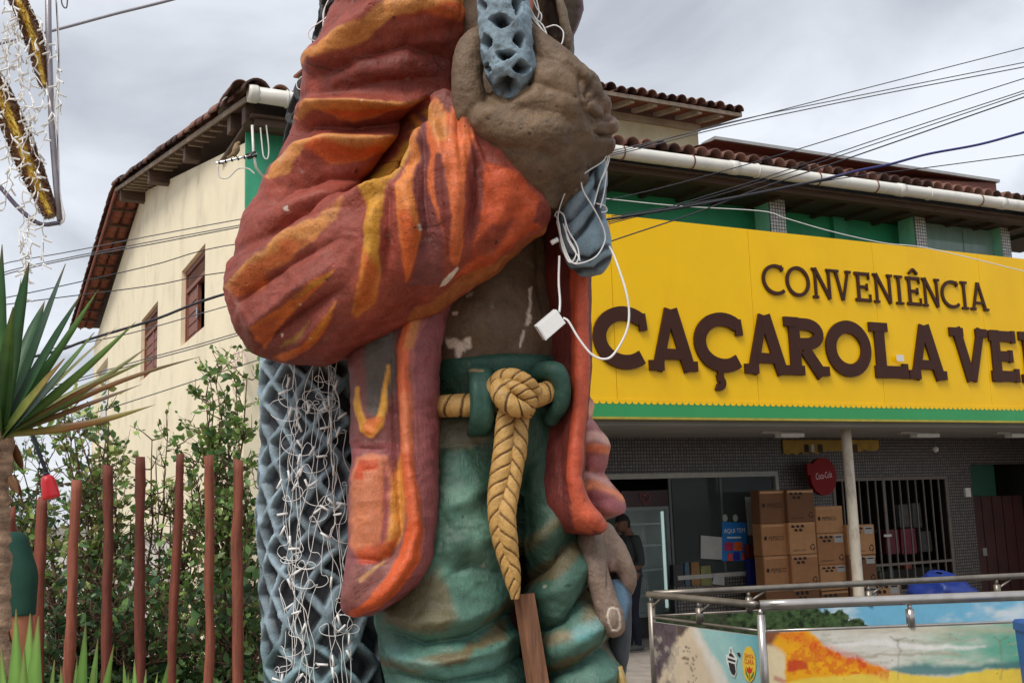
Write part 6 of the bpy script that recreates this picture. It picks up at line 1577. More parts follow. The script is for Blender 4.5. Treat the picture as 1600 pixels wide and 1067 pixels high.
clump(AG, 48, 3.0, [(25, 951, 26, -.05), (47, 958, 28, .06), (60, 962, 30, -.04), (2, 1010, 24, 0), (85, 1030, 20, .1), (-20, 990, 26, .1), (38, 1010, 26, -.12)])
AG2 = root('agave', 'bright green sword-leaved plant at the foot of the fence posts', 'plant', (P(140, 1067, 3.6)[0], 3.6, 0.0), 0, 'low sword-leaved plants')
clump(AG2, 118, 3.6, [(134, 970, 18, .0), (153, 997, 16, .1), (178, 1006, 16, -.1), (120, 1030, 18, .05), (95, 1040, 16, .0), (150, 1040, 16, -.1)])
AG3 = root('agave', 'small sword-leaved plant at the bottom edge left of the statue', 'plant', (P(215, 1067, 4.0)[0], 4.0, 0.0), 0, 'low sword-leaved plants')
clump(AG3, 218, 4.0, [(193, 1031, 12, .0), (210, 1029, 14, .1), (264, 1030, 14, -.1), (228, 1045, 14, .05), (246, 1050, 12, .1), (200, 1050, 12, -.1)])
# ================================================================== railed enclosure with printed beach panels
steel = M('stainless_tube', S(190, 184, 178), .28, .12, 5, .05, 60, metal=.85, stain=S(120, 108, 96), stain_amt=.4)
steel_d = M('dull_steel', S(140, 132, 122), .4, .25, 5, .1, 60, metal=.7, stain=S(84, 72, 60), stain_amt=.5)
printm = paintM('vinyl_print', rough=.4, var=.08, scale=9, bump=.05, bscale=50, spec=.4)
RZ = .77
cA, cB, cC, cD = np.array([1.93, 8.90]), np.array([4.75, 9.02]), np.array([1.20, 10.32]), np.array([5.9, 11.28])
PT = float(P(1200, 987, 8.92)[2])
def panel(parent, a, b, z0, z1, paint, base, nu, nz, t=.03):
    a, b = np.array(a), np.array(b); d = (b - a) / np.linalg.norm(b - a); nrm = np.array([d[1], -d[0]])
    if nrm @ (-(a + b) / 2) < 0: nrm = -nrm
    U, Z = np.meshgrid(np.linspace(0, 1, nu), np.linspace(z0, z1, nz))
    xy = a + (b - a) * U[..., None] + nrm * t / 2
    V = np.concatenate([xy.reshape(-1, 2), Z.reshape(-1, 1)], 1)
    i = np.arange(nz - 1)[:, None] * nu; j = np.arange(nu - 1)[None]; F = np.stack([i + j, i + j + 1, i + nu + j + 1, i + nu + j], -1).reshape(-1, 4)
    px, py = project(V); p = Paint(px, py, base, (fbm(V, 9, 5, .6) * 3.0, fbm(V + 9, 9, 5, .6) * 2.4)); p.V = V; p.raw = (px, py)
    paint(p)
    o = mesh_obj('printed_sheet', V, F, printm, parent, False, np.clip(p.c, .003, 1))
    m = MB(); e0, e1 = a - nrm * t / 2, b - nrm * t / 2; f0, f1 = a + nrm * (t / 2 - .002), b + nrm * (t / 2 - .002)
    m.prism([(*e0, z0), (*e1, z0), (*f1, z0), (*f0, z0)], (0, 0, z1 - z0)); m.make('panel', M('panel_board', S(150, 146, 140), .7, .15), parent)
    return o
def rail(parent, a, b, r, mat_, stan, zp, braces=True):
    a3, b3 = np.array([*a, RZ]), np.array([*b, RZ]); d = (b3 - a3) / np.linalg.norm(b3 - a3)
    mesh_obj('top_rail', *tube(np.linspace(a3, b3, 12), r, 16), mat_, parent, True)
    L = np.linalg.norm(b3 - a3)
    for s in stan:
        q = a3 + d * s
        mesh_obj('stanchion', *tube([q - [0, 0, r * .8], q - [0, 0, RZ - zp - .13]], .018, 10), mat_, parent, True)
        mesh_obj('sleeve', *tube([q - [0, 0, RZ - zp - .14], [q[0], q[1], zp + .002 if s > .1 else GROUND + .03]], .034, 12), mat_, parent, True)
        if braces:
            e = q + d * .17 if s + .2 < L else q - d * .17
            mesh_obj('brace', *tube([e - [0, 0, r * .8], q - [0, 0, RZ - zp - .09]], .012, 8), mat_, parent, True)
    lo = np.array([*a, zp]), np.array([*b, zp])
    mesh_obj('lower_rail', *tube(np.linspace(lo[0] + [0, 0, .01], lo[1] + [0, 0, .01], 6), .012, 8), mat_, parent, True)
SKYB, SAND, SEA = S(130, 190, 214), S(226, 206, 176), S(150, 200, 190)
def p_front(p):
    x, y = p.raw
    f = fbm(p.V * np.array([1, 1, 3.0]), 4, 4)
    p.c[:] = np.array(S(222, 218, 206)); p.blend(sst((p.px - 1400) / 200 + .35 * f), S(150, 190, 160))
    p.blend(sst((p.px - 1430) / 150 - abs(p.py - 1015) / 130 + .3 * f) * .85, S(92, 176, 152))
    p.blend(sst(.8 - abs(p.py - 984) / 14) * .7, S(196, 184, 158)); p.blend(sst(fbm(p.V * np.array([1, 1, 7.0]), 5, 4, .65) * 1.4 - .25) * .5 * (p.py < 1040), S(176, 172, 150))
    p.line([(1290, 1008), (1380, 1003), (1460, 1012), (1540, 1010)], [2, 5, 4, 1], S(236, 234, 226), 3, .9)
    p.line([(1400, 998), (1450, 1004), (1500, 1000)], 3, S(170, 172, 150), 3, .7); p.line([(1340, 1026), (1420, 1020), (1500, 1022)], 2, S(176, 166, 140), 2, .7)
    p.poly([(1380, 1048), (1430, 1036), (1500, 1040), (1560, 1036), (1610, 1030), (1610, 1060), (1540, 1044), (1480, 1054), (1420, 1056)], S(76, 128, 128), 5, .9)
    p.poly([(1200, 1110), (1200, 1062), (1330, 1048), (1384, 1047), (1420, 1054), (1480, 1058), (1540, 1046), (1610, 1045), (1610, 1110)], S(246, 212, 84), 3)
    p.poly([(1190, 984), (1262, 982), (1290, 1006), (1330, 1030), (1355, 1032), (1392, 1048), (1330, 1054), (1270, 1060), (1190, 1070)], S(250, 176, 24), 3)
    w = sst(fbm(p.V, 24, 4, .7) * 1.5 + .25); m = sst((1 - abs((p.py - 990 - (p.px - 1230) * .40)) / 17))
    p.blend(np.where((p.px > 1215) & (p.px < 1390), (w * .5 + .5) * m, 0), S(226, 72, 28))
    p.blend(np.where((p.px > 1230) & (p.px < 1345) & (p.py > 990 + (p.px - 1230) * .4) & (p.py < 1054), w * .75, 0), S(230, 110, 30))
    p.poly([(1232, 1030), (1262, 1034), (1260, 1046), (1232, 1048)], S(206, 50, 34), 3, .85)
    p.poly([(1190, 985), (1222, 984), (1210, 1004), (1215, 1020), (1190, 1000)], S(120, 66, 60), 4, .9)
    p.poly([(1190, 1004), (1212, 1008), (1228, 1024), (1230, 1110), (1190, 1110)], S(238, 220, 180), 4, .95)
    p.poly([(1206, 1055), (1232, 1060), (1226, 1066), (1206, 1064)], S(190, 80, 66), 3, .6)
    for k in range(26):
        a, b = 1260 + 330 * rng.random(), 990 + 70 * rng.random(); p.poly([(a, b), (a + 2.4, b + .5), (a + 1, b + 2.2)], S(96, 84, 66), .7, .8)
    for a in (1402, 1562): p.line([(a, 1000), (a + 2, 1010), (a + 3, 1062)], [2.4, 1.6, .8], S(140, 126, 102), 1.6, .45); p.line([(a - 10, 994), (a, 1000), (a + 12, 994)], 1.4, S(130, 116, 96), 1.4, .45)
    p.line([(1185, 987), (1400, 979), (1620, 971)], 1.6, S(206, 200, 186), 1.2, .8)
def p_side(p):
    f = fbm(p.V, 4, 4)
    p.c[:] = np.array(S(214, 194, 166))
    p.poly([(1085, 975), (1195, 990), (1195, 1110), (1160, 1110), (1120, 1040)], S(158, 200, 196), 8); p.blend(np.where(p.px > 1110, sst((p.px - 1110) / 70 - (p.py - 985) / 90), 0) * .8, S(90, 172, 186))
    p.line([(1086, 985), (1112, 1036), (1150, 1110)], [5, 8, 12], S(228, 224, 214), 6, .8)
    p.poly([(1010, 960), (1060, 970), (1058, 1000), (1046, 1026), (1030, 1060), (1020, 1110), (1010, 1110)], S(92, 76, 84), 5)
    p.poly([(1058, 972), (1076, 978), (1064, 996), (1056, 992)], S(84, 68, 64), 3)
    w = sst(fbm(p.V + 4, 13, 4) * 1.7)
    p.blend(np.where((p.px < 1062) & (p.py > 992), w * .7, 0), S(176, 164, 150)); p.blend(np.where(p.px < 1052, sst(fbm(p.V + 14, 16, 3) * 1.5) * .6, 0), S(60, 50, 54))
    for k in range(60):
        b = 1005 + 100 * rng.random(); a = 1072 + (b - 1005) * .16 + rng.normal() * 6; p.poly([(a, b), (a + 3, b + 1), (a + 2, b + 4), (a, b + 3)], S(110, 92, 74), .9, .7)
def p_back(p):
    f = fbm(p.V, 3, 4)
    p.c[:] = np.array(S(120, 186, 216)); p.blend(sst(fbm(p.V * np.array([1, 1, 2.2]), 2.2, 4) * 1.2 - .1), S(216, 226, 230))
    tx = [1090, 1195, 1260, 1300, 1345, 1372]; ty = [900, 920, 938, 952, 966, 992]
    h = np.interp(p.px, tx, ty) + 8 * fbm(p.V, 12, 4, .65)
    g = np.array(S(58, 78, 44)) * (1 + 1.0 * fbm(p.V, 26, 4, .7))[:, None].clip(.15, 2.4)
    w = (sst((p.py - h) / 4 + .5) * (p.px < 1374))[:, None]; p.c = p.c * (1 - w) + g * w
    p.blend(np.where(p.px < 1190, .5, 0) * sst(fbm(p.V, 6, 3) + .4), S(60, 54, 44))
RF = root('railing', 'railing with a torn beach print facing the street, along the front', 'railing', (cA[0], cA[1], GROUND), 0, 'railed enclosure by the shop')
rail(RF, cA, cB, .041, steel, (.0, 1.22, 2.5), PT, False); panel(RF, cA + [.03, 0], cB, GROUND + .08, PT, p_front, S(220, 216, 204), 420, 130)
RS_ = root('railing', 'side railing with a beach footprint print and round stickers', 'railing', (cC[0], cC[1], GROUND), 0, 'railed enclosure by the shop')
rail(RS_, cC, cA + (cC - cA) * .03, .03, steel_d, (.04, .78), PT); panel(RS_, cA + (cC - cA) * .02, cC, GROUND + .08, PT - .03, p_side, S(214, 194, 166), 260, 150)
RB = root('railing', 'rear railing printed with sky and dark trees, nearest the shop', 'railing', (cD[0], cD[1], GROUND), 0, 'railed enclosure by the shop')
rail(RB, cC + [.05, .04], cD, .03, steel_d, (.95, 2.2, 3.6), PT); panel(RB, cC + [.05, .04], cD, GROUND + .08, PT + .0, p_back, SKYB, 420, 110)
# stickers on the side panel
def on_side(px, py, lift=.022):
    a, d = cA, (cC - cA) / np.linalg.norm(cC - cA); nrm = np.array([d[1], -d[0]])
    if nrm @ (-a) < 0: nrm = -nrm
    a = a + nrm * lift; r_ = ray(px, py); t = ((a - CAM[:2]) @ nrm) / (r_[:2] @ nrm); return CAM + r_ * t
def side_poly(name, pts, mat_, parent, lift):
    A = np.array([on_side(x, y, lift) for x, y in pts]); return mesh_obj(name, A, [tuple(range(len(A)))], mat_, parent)
ST1 = root('sticker', 'oval yellow sticker with red lettering and tulips on the side railing', 'sticker', tuple(on_side(1170, 1035)))
el = lambda cx, cy, rx, ry, t=.12: [(cx + rx * math.cos(a) + t * ry * math.sin(a) * .3, cy + ry * math.sin(a)) for a in np.linspace(0, 2 * math.pi, 30)[:-1]]
side_poly('disc', el(1170.5, 1037, 10.5, 28), M('sticker_yellow', S(240, 198, 60), .45, .05), ST1, .022)
redm, grm, blkm, whm = M('sticker_red', S(206, 50, 40), .5, .05), M('sticker_green', S(50, 130, 60), .5, .05), M('sticker_black', S(36, 34, 34), .5, .05), M('sticker_white', S(228, 228, 222), .5, .05)
ex_ = (on_side(1178, 1026.5) - on_side(1163, 1023)); wS = np.linalg.norm(ex_); ex_ /= wS
for tx_, y_, hh in (('SANTA', 1026, .032), ('CLARA', 1035.5, .042)):
    text_on('lettering', tx_, on_side(1163.5, y_, .0245), ex_, (0, 0, 1), wS * .95, hh, redm, ST1)
side_poly('tulip', [(1166, 1040), (1169, 1044), (1171, 1040), (1173, 1045), (1176, 1042), (1174, 1050), (1170, 1052), (1167, 1048)], redm, ST1, .0245)
for q in ([(1164, 1042), (1169, 1056), (1169, 1061), (1165, 1052)], [(1178, 1047), (1173, 1057), (1172, 1062), (1177, 1055)], [(1170.3, 1052), (1171.3, 1052), (1171.3, 1063), (1170.3, 1063)]): side_poly('tulip_leaf', q, grm, ST1, .0245)
ST2 = root('sticker', 'white-edged black sticker of a drinks cup on the side railing', 'sticker', tuple(on_side(1143, 1035)))
side_poly('outline', [(1138, 1022), (1140, 1011), (1143, 1009), (1146, 1018), (1152, 1028), (1150, 1038), (1151, 1050), (1148, 1058), (1143, 1055), (1140, 1046), (1135, 1034), (1134, 1022)], whm, ST2, .022)
side_poly('cup', [(1138, 1034), (1148, 1037), (1149.5, 1049), (1147, 1055), (1143, 1052), (1140, 1045)], blkm, ST2, .0245)
side_poly('lid', [(1137, 1027), (1149, 1031), (1149, 1034), (1137, 1030.5)], blkm, ST2, .0245); side_poly('lid', [(1140, 1019), (1144, 1021), (1148, 1027), (1139, 1024)], blkm, ST2, .0245); side_poly('straw', [(1141, 1013), (1142.4, 1013), (1143, 1019), (1141.4, 1018.5)], blkm, ST2, .0245)
side_poly('bean', [(1151, 1019), (1156, 1019), (1157, 1026), (1153, 1024)], blkm, ST2, .0245)
# blue bin at the right picture edge
bx = P(1620, 1010, 8.6)
BIN = root('bin', 'blue plastic bin cut off by the right picture edge', 'bin', (bx[0], 8.6, GROUND + .03))
zt = float(P(1600, 968, 8.6)[2])
m = MB(); sq = lambda w: [(-w, -w * .8), (w, -w * .8), (w, w * .8), (-w, w * .8)]
rings = [(GROUND + .03, .09), (zt - .08, .115), (zt - .08, .125), (zt - .02, .125), (zt, .11)]
V = np.array([(bx[0] + a, 8.6 + b, z) for z, w in rings for a, b in sq(w)]); F = [(4 * i + j, 4 * i + (j + 1) % 4, 4 * i + 4 + (j + 1) % 4, 4 * i + 4 + j) for i in range(4) for j in range(4)] + [(3, 2, 1, 0), (16, 17, 18, 19)]
mesh_obj('body', V, F, M('blue_plastic', S(40, 92, 160), .4, .15, 3), BIN)

# ================================================================== overhead cables
cabm = M('cable_grey', S(84, 84, 90), .6, .1, 5, 0); cabk = M('cable_black', S(40, 40, 48), .6, .1, 5, 0); cabb = M('cable_blue', S(44, 44, 110), .5, .1, 5, 0)
YC = 9.0
for lab, pts, r, mt in [
    ('topmost thin cable crossing right of the statue', [(-60, 437), (6, 412), (100, 395), (240, 368), (385, 341), (700, 285), (955, 236), (1127, 196), (1350, 139), (1600, 75), (1700, 48)], .0045, cabm),
    ('upper of the close cable pair meeting the raised roof corner', [(-60, 450), (8, 425), (100, 404), (240, 377), (385, 350), (700, 290), (955, 240), (1137, 192), (1350, 148), (1600, 98), (1700, 78)], .0045, cabm),
    ('lower of the close cable pair meeting the raised roof corner', [(-60, 455), (8, 429), (100, 407), (240, 381), (385, 353), (700, 293), (955, 243), (1131, 199), (1350, 153), (1600, 105), (1700, 84)], .005, cabm),
    ('thin cable passing over the gutter towards the veranda', [(-60, 480), (10, 465), (100, 446), (240, 414), (373, 381), (700, 350), (947, 313), (1150, 262), (1400, 186), (1600, 123), (1700, 92)], .0045, cabk),
    ('cable dropping to the upper left corner of the yellow sign', [(-60, 486), (15, 475), (100, 464), (240, 446), (363, 424), (700, 390), (951, 347), (1150, 292), (1400, 208), (1600, 142), (1700, 108)], .0045, cabk),
    ('cable just below it, also reaching the sign corner', [(951, 350), (1150, 297), (1400, 214), (1600, 146), (1700, 112)], .0045, cabk),
    ('lower straight cable crossing the face of the yellow sign', [(900, 400), (955, 377), (1080, 335), (1200, 290), (1330, 246), (1600, 152), (1700, 118)], .006, cabk),
    ('thick dark cable below the eave on the left', [(-60, 585), (70, 553), (100, 545), (143, 529), (242, 499), (353, 459), (600, 400), (955, 342), (1100, 318), (1286, 281), (1330, 270)], .012, cabk),
    ('thick blue twisted cable rising to the right edge', [(1286, 281), (1340, 267), (1390, 257), (1450, 241), (1530, 226), (1600, 207), (1700, 180)], .011, cabb),
    ('cable leaving low at the right edge above the gutter', [(955, 338), (1120, 312), (1307, 280), (1450, 262), (1600, 242), (1700, 228)], .0045, cabk),
    ('thin cable under the thick one by the cream wall', [(80, 545), (176, 527), (240, 511), (363, 476), (500, 440), (620, 410)], .0045, cabm),
    ('upper of the two thin cables below the shuttered windows', [(-60, 640), (20, 622), (100, 598), (219, 563), (300, 541), (382, 517), (520, 478)], .0045, cabm),
    ('lower of the two thin cables below the shuttered windows', [(-60, 645), (20, 626), (100, 602), (219, 567), (300, 545), (382, 521), (520, 482)], .0045, cabm),
    ('lowest thin cable above the shrubs', [(60, 672), (170, 638), (264, 608), (340, 583), (421, 557), (560, 515)], .0045, cabm),
    ('thin white wire drooping across the veranda onto the sign', [(940, 310), (1060, 322), (1190, 330), (1227, 341), (1300, 362), (1382, 380), (1450, 388), (1600, 424), (1700, 450)], .004, whitew)]:
    wire('overhead_cable', lab, 'cable', [(x, y, YC + .0 * x) for x, y in pts], r, mt, 'overhead cables', 70)

# ================================================================== street decoration, top left
DEC = root('festive_decoration', 'hanging festive street decoration of tinsel bars and white icicle lights, top left', 'decoration', tuple(P(80, 340, 6.0)))
Yd = 6.0
tubm = M('decor_tube', S(150, 144, 150), .4, .15, 4, .1, metal=.5)
mesh_obj('frame_tube', *tube([P(74, -120, Yd), P(76, 60, Yd), P(81, 200, Yd), P(88, 290, Yd), P(94, 344, Yd)], .018, 12), tubm, DEC, True)
mesh_obj('frame_tube', *tube(catmull([P(-60, 225, Yd), P(0, 292, Yd), P(30, 326, Yd), P(62, 350, Yd), P(94, 348, Yd)], 24), .013, 12), M('decor_cable', S(96, 88, 104), .5, .1), DEC, True)
mesh_obj('frame_tube', *tube([P(-40, 70, Yd + .02), P(10, 130, Yd + .02), P(50, 215, Yd + .02), P(94, 346, Yd + .02)], .01, 10), tubm, DEC, True)
tin = paintM('tinsel', rough=.35, var=.5, scale=60, bump=1.0, bscale=120, spec=.6)
def tinsel(name, rows, cols):
    A = np.array(rows, float); D = catmull(np.hstack([PA(A[:, 0], A[:, 1], A[:, 2]), (A[:, 3] * A[:, 2] / FOC)[:, None]]), 60)
    n = 2200; C, Dr, cl = [], [], []
    mb = MB(); V, F = tube(D[:, :3], D[:, 3] * .8, 24)
    k = rng.integers(0, 60, n); a = rng.uniform(0, 6.283, n)
    T = np.gradient(D[:, :3], axis=0); T /= np.linalg.norm(T, axis=1)[:, None]
    X = np.cross(T, [0, 1, 0]); X /= np.linalg.norm(X, axis=1)[:, None]; Z = np.cross(X, T)
    o_ = np.cos(a)[:, None] * X[k] + np.sin(a)[:, None] * Z[k]
    base = D[k, :3] + o_ * (D[k, 3] * .78)[:, None]
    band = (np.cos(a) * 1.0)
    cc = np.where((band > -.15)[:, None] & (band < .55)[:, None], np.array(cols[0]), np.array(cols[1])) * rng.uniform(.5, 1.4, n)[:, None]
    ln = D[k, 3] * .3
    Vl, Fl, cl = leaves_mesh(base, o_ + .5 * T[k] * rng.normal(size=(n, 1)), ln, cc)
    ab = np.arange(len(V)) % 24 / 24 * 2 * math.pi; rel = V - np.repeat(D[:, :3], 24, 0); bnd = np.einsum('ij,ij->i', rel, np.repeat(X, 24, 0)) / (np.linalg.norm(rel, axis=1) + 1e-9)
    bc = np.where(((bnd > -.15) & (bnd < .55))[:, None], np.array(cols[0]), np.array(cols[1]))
    allV = np.vstack([V, Vl]); allF = F + [tuple(i + len(V) for i in f) for f in Fl]
    return mesh_obj(name, allV, allF, tin, DEC, False, np.vstack([bc, cl]))
GOLD, BRZ = S(214, 178, 50), S(124, 84, 48)
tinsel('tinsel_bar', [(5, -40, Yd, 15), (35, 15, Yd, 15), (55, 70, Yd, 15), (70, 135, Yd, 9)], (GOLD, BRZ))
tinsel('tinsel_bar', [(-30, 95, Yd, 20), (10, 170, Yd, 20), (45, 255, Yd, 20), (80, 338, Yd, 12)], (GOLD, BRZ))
ledw = M('icicle_wire', S(236, 234, 230), .5, .1, 8, 0)
def icicle(o, x0, y0, y1, Y, wig, name='light_strand'):
    mb = MB(); n = max(6, int((y1 - y0) / 8)); pts = []
    x = x0
    for k in range(n):
        x += rng.normal() * wig; pts.append(P(x, y0 + (y1 - y0) * k / (n - 1), Y + .03 * rng.normal()))
    pts = catmull(np.array(pts), n * 3); mb.tube(pts, .003, 5)
    for k in range(3, n * 3, 6):
        d = np.array([rng.normal(), rng.normal() * .5, -.5]); d /= np.linalg.norm(d); mb.tube([pts[k], pts[k] + d * .05], .006, 5)
    return mb.make(name, ledw, o)
for (x, a, b, w) in ((8, 0, 120, 4), (14, 10, 200, 4), (22, 0, 150, 3), (30, 20, 290, 3), (38, 40, 330, 3), (48, 60, 300, 3), (4, 120, 330, 3), (12, 210, 300, 3), (34, 330, 430, 3), (45, 335, 470, 3), (55, 340, 450, 3), (60, 300, 440, 3), (70, 340, 420, 2), (38, 10, 100, 4), (60, 60, 190, 4), (70, 130, 280, 4), (80, 60, 180, 2), (25, 100, 330, 4), (2, 30, 110, 3), (50, 180, 340, 3)):
    icicle(DEC, x, a, b, Yd - .06, w)
for k in range(2): wire('feeder_wire', '', '', [(88, 0, Yd), (92, 100, Yd), (84 + 6 * k, 170, Yd), (90, 215, Yd), (93, 300, Yd), (98 + 3 * k, 340, Yd), (92, 352, Yd)], .006, ledw, parent=DEC)
wire('overhead_cable', 'pale cable crossing behind the festive decoration at the top', 'cable', [(-40, 78, 8), (83, 48, 8), (180, 22, 8), (275, -2, 8), (400, -40, 8)], .014, M('cable_pale', S(150, 150, 160), .5, .1), 'overhead cables')
wire('overhead_cable', 'short cable end at the top edge right of the festive tube', 'cable', [(100, -40, 8), (96, 2, 8), (104, 12, 8), (106, -20, 8)], .006, cabm, 'overhead cables')
# red lamp hanging from a dark flex
LMP = root('hanging_lamp', 'red bell-shaped lamp hanging on a dark flex beside the spiky plant', 'lamp', tuple(P(78, 778, 3.6)))
mesh_obj('flex', *tube(catmull([P(28, 560, 3.5), P(38, 620, 3.55), P(48, 668, 3.6), P(60, 705, 3.6), P(73, 738, 3.6)], 30), .007, 8), M('flex_navy', S(34, 36, 52), .5, .1), LMP, True)
c0, c1 = P(73, 742, 3.6), P(80.5, 778, 3.6); ax_ = c1 - c0
V, F = tube([c0 + ax_ * t for t in (0, .03, .12, .3, .6, .9, 1.0)], [.006, .013, .02, .0235, .026, .0285, .0275], 18)
mesh_obj('shade', V, F, M('lamp_red', S(222, 44, 52), .35, .08, 6, .05), LMP, True)
mesh_obj('cap', *tube([c0 - ax_ * .12, c0 + ax_ * .03], .009, 10), M('flex_navy', S(34, 36, 52)), LMP, True)

# ================================================================== white light strings on the statue
def tangle(o, strands, box, Y, seed):
    r2 = np.random.default_rng(seed)
    x0, y0, x1, y1 = box
    for s in range(strands):
        x = r2.choice([x0 + .2 * (x1 - x0), x0 + .62 * (x1 - x0), x0 + .8 * (x1 - x0)]) + r2.normal() * 12
        y = y0 + r2.uniform(0, 40); pts = []
        while y < y1:
            pts.append((x, y)); st = r2.uniform(14, 46)
            if r2.random() < .13:      # a loop on the way down
                R_ = r2.uniform(10, 24); sg = r2.choice([-1, 1])
                for a in np.linspace(0, 2 * math.pi * .92, 8)[1:]: pts.append((x + sg * R_ * math.sin(a) * 1.1, y + R_ * (1 - math.cos(a)) * .6 + 3 * a))
                y += R_ * .8
            x += r2.normal() * 6; x = min(max(x, x0), x1); y += st
        D = catmull(np.array([P(a, b, Y(a, b) + .012 * r2.random()) for a, b in pts]), len(pts) * 6)
        mesh_obj('light_strand', *tube(D, .0017, 5), ledw, o, True)
        for q in range(4):
            k = r2.integers(3, len(D) - 3); d = np.array([r2.normal() * .5, -.1, r2.normal()]); d /= np.linalg.norm(d)
            mesh_obj('light', *tube([D[k] - d * .008, D[k] + d * .042], [.0055, .0055], 8), ledw, o, True)
LS = root('light_string', 'tangle of white light strings hanging down the blue net column', 'string lights', tuple(P(490, 1060, 5.05)))
def colY(x, y): 
    L, R_ = np.interp(y, [560, 760, 1067], [418, 413, 421]), np.interp(y, [560, 760, 1067], [564, 574, 606]); c, h = (L + R_) / 2, (R_ - L) / 2
    return 5.33 - .27 * math.sqrt(max(0, 1 - ((x - c) / h) ** 2)) - .055
tangle(LS, 15, (426, 548, 548, 1120), colY, 5)
LS2 = root('light_string', 'white light wires looped behind the shoulder at the top', 'string lights', tuple(P(510, 40, 5.2)))
for q in ([(530, -10), (512, 25), (486, 45), (482, 58), (496, 66), (508, 60), (514, 30)], [(525, -20), (505, 20), (510, 50), (500, 70), (515, 35)], [(520, -10), (508, 12), (505, 45), (512, 58)], [(530, 0), (516, 18), (508, 40), (503, 62), (498, 72)], [(472, 120), (464, 128), (465, 138), (474, 142)]):
    wire('light_strand', '', '', [(a, b, 5.15) for a, b in q], .003, ledw, parent=LS2, n=30, sides=5)
LS3 = root('light_string', 'white wires running over the fist from the net strand', 'string lights', tuple(P(850, 60, 4.45)))
for q in ([(818, -20), (824, 15), (850, 50), (878, 72), (892, 84), (890, 90)], [(822, -20), (830, 20), (848, 40), (858, 62), (872, 72)], [(820, 0), (835, 30), (842, 20), (836, -10)], [(826, 10), (846, 45), (870, 70), (878, 68), (880, 50), (868, 40), (852, 44)], [(816, 10), (828, 32), (846, 54), (868, 70)], [(812, 14), (830, 44), (852, 60)], [(830, -10), (838, 12), (846, 24), (842, 34), (826, 14)]):
    wire('light_strand', '', '', [(a, b, 4.52 - .08 * min(1, max(0, (a - 815) / 40))) for a, b in q], .0032, ledw, parent=LS3, n=36, sides=5)
LS4 = root('light_string', 'white wires wound round the blue net end below the fist', 'string lights', tuple(P(900, 400, 4.55)))
for q in ([(950, 228), (944, 250), (918, 268), (890, 290), (876, 320), (872, 345), (880, 380), (892, 408), (905, 412), (930, 402), (944, 380), (944, 360), (930, 330), (912, 300), (908, 285)], [(952, 232), (946, 262), (936, 290), (928, 320)], [(948, 226), (952, 245), (947, 265), (940, 280)], [(932, 318), (945, 322), (948, 330), (940, 332)],
          [(866, 338), (872, 330), (882, 340), (886, 370), (896, 390), (904, 402), (898, 412), (886, 402), (876, 370), (870, 345)], [(868, 336), (874, 352), (878, 385), (890, 410), (900, 396), (888, 372), (880, 350)], [(870, 332), (880, 335), (888, 360), (902, 385), (906, 408)], [(948, 268), (944, 300), (938, 325)]):
    wire('light_strand', '', '', [(a, b, 4.53 + .1 * (abs(a - 912) / 45) ** 2) for a, b in q], .0032, ledw, parent=LS4, n=60, sides=5)
wire('plug', '', '', [(861, 380, 4.6), (872, 374, 4.6)], .011, ledw, parent=LS4, n=6, sides=8)
JB = root('junction_box', 'small white plastic box dangling on a cable loop in front of the coat', 'electrical box', tuple(P(862, 530, 4.55)))
wire('cable', '', '', [(874, 400, 4.58), (873, 440, 4.57), (875, 470, 4.56), (874, 488, 4.55)], .005, ledw, parent=JB, n=30)
wire('cable', '', '', [(880, 497, 4.55), (888, 502, 4.55), (905, 530, 4.55), (925, 554, 4.55), (945, 561, 4.55), (960, 552, 4.55), (978, 520, 4.55), (983, 490, 4.55), (978, 455, 4.55), (965, 415, 4.57), (957, 395, 4.6), (952, 385, 4.62)], .005, ledw, parent=JB, n=80)
bxw = M('white_box', S(226, 226, 224), .4, .05, 6, .02)
q4 = [P(839, 510, 4.53), P(870, 484, 4.53), P(884, 505, 4.53), P(853, 532, 4.53)]
cz = sum(q4) / 4; mb = MB(); back = np.array([-.012, .05, .012])
top4 = [cz + (q - cz) * .96 for q in q4]
V = np.array(q4 + [q + back for q in q4]); mb.add(V, [(3, 2, 1, 0), (4, 5, 6, 7), (0, 1, 5, 4), (1, 2, 6, 5), (2, 3, 7, 6), (3, 0, 4, 7)])
mb.make('housing', bxw, JB)
f4 = [cz + (q - cz) * .93 + np.array([.002, -.006, 0]) for q in q4]; mb = MB(); V = np.array(f4 + [q + np.array([0, .006, 0]) for q in f4]); mb.add(V, [(3, 2, 1, 0), (4, 5, 6, 7), (0, 1, 5, 4), (1, 2, 6, 5), (2, 3, 7, 6), (3, 0, 4, 7)]); mb.make('lid', bxw, JB)

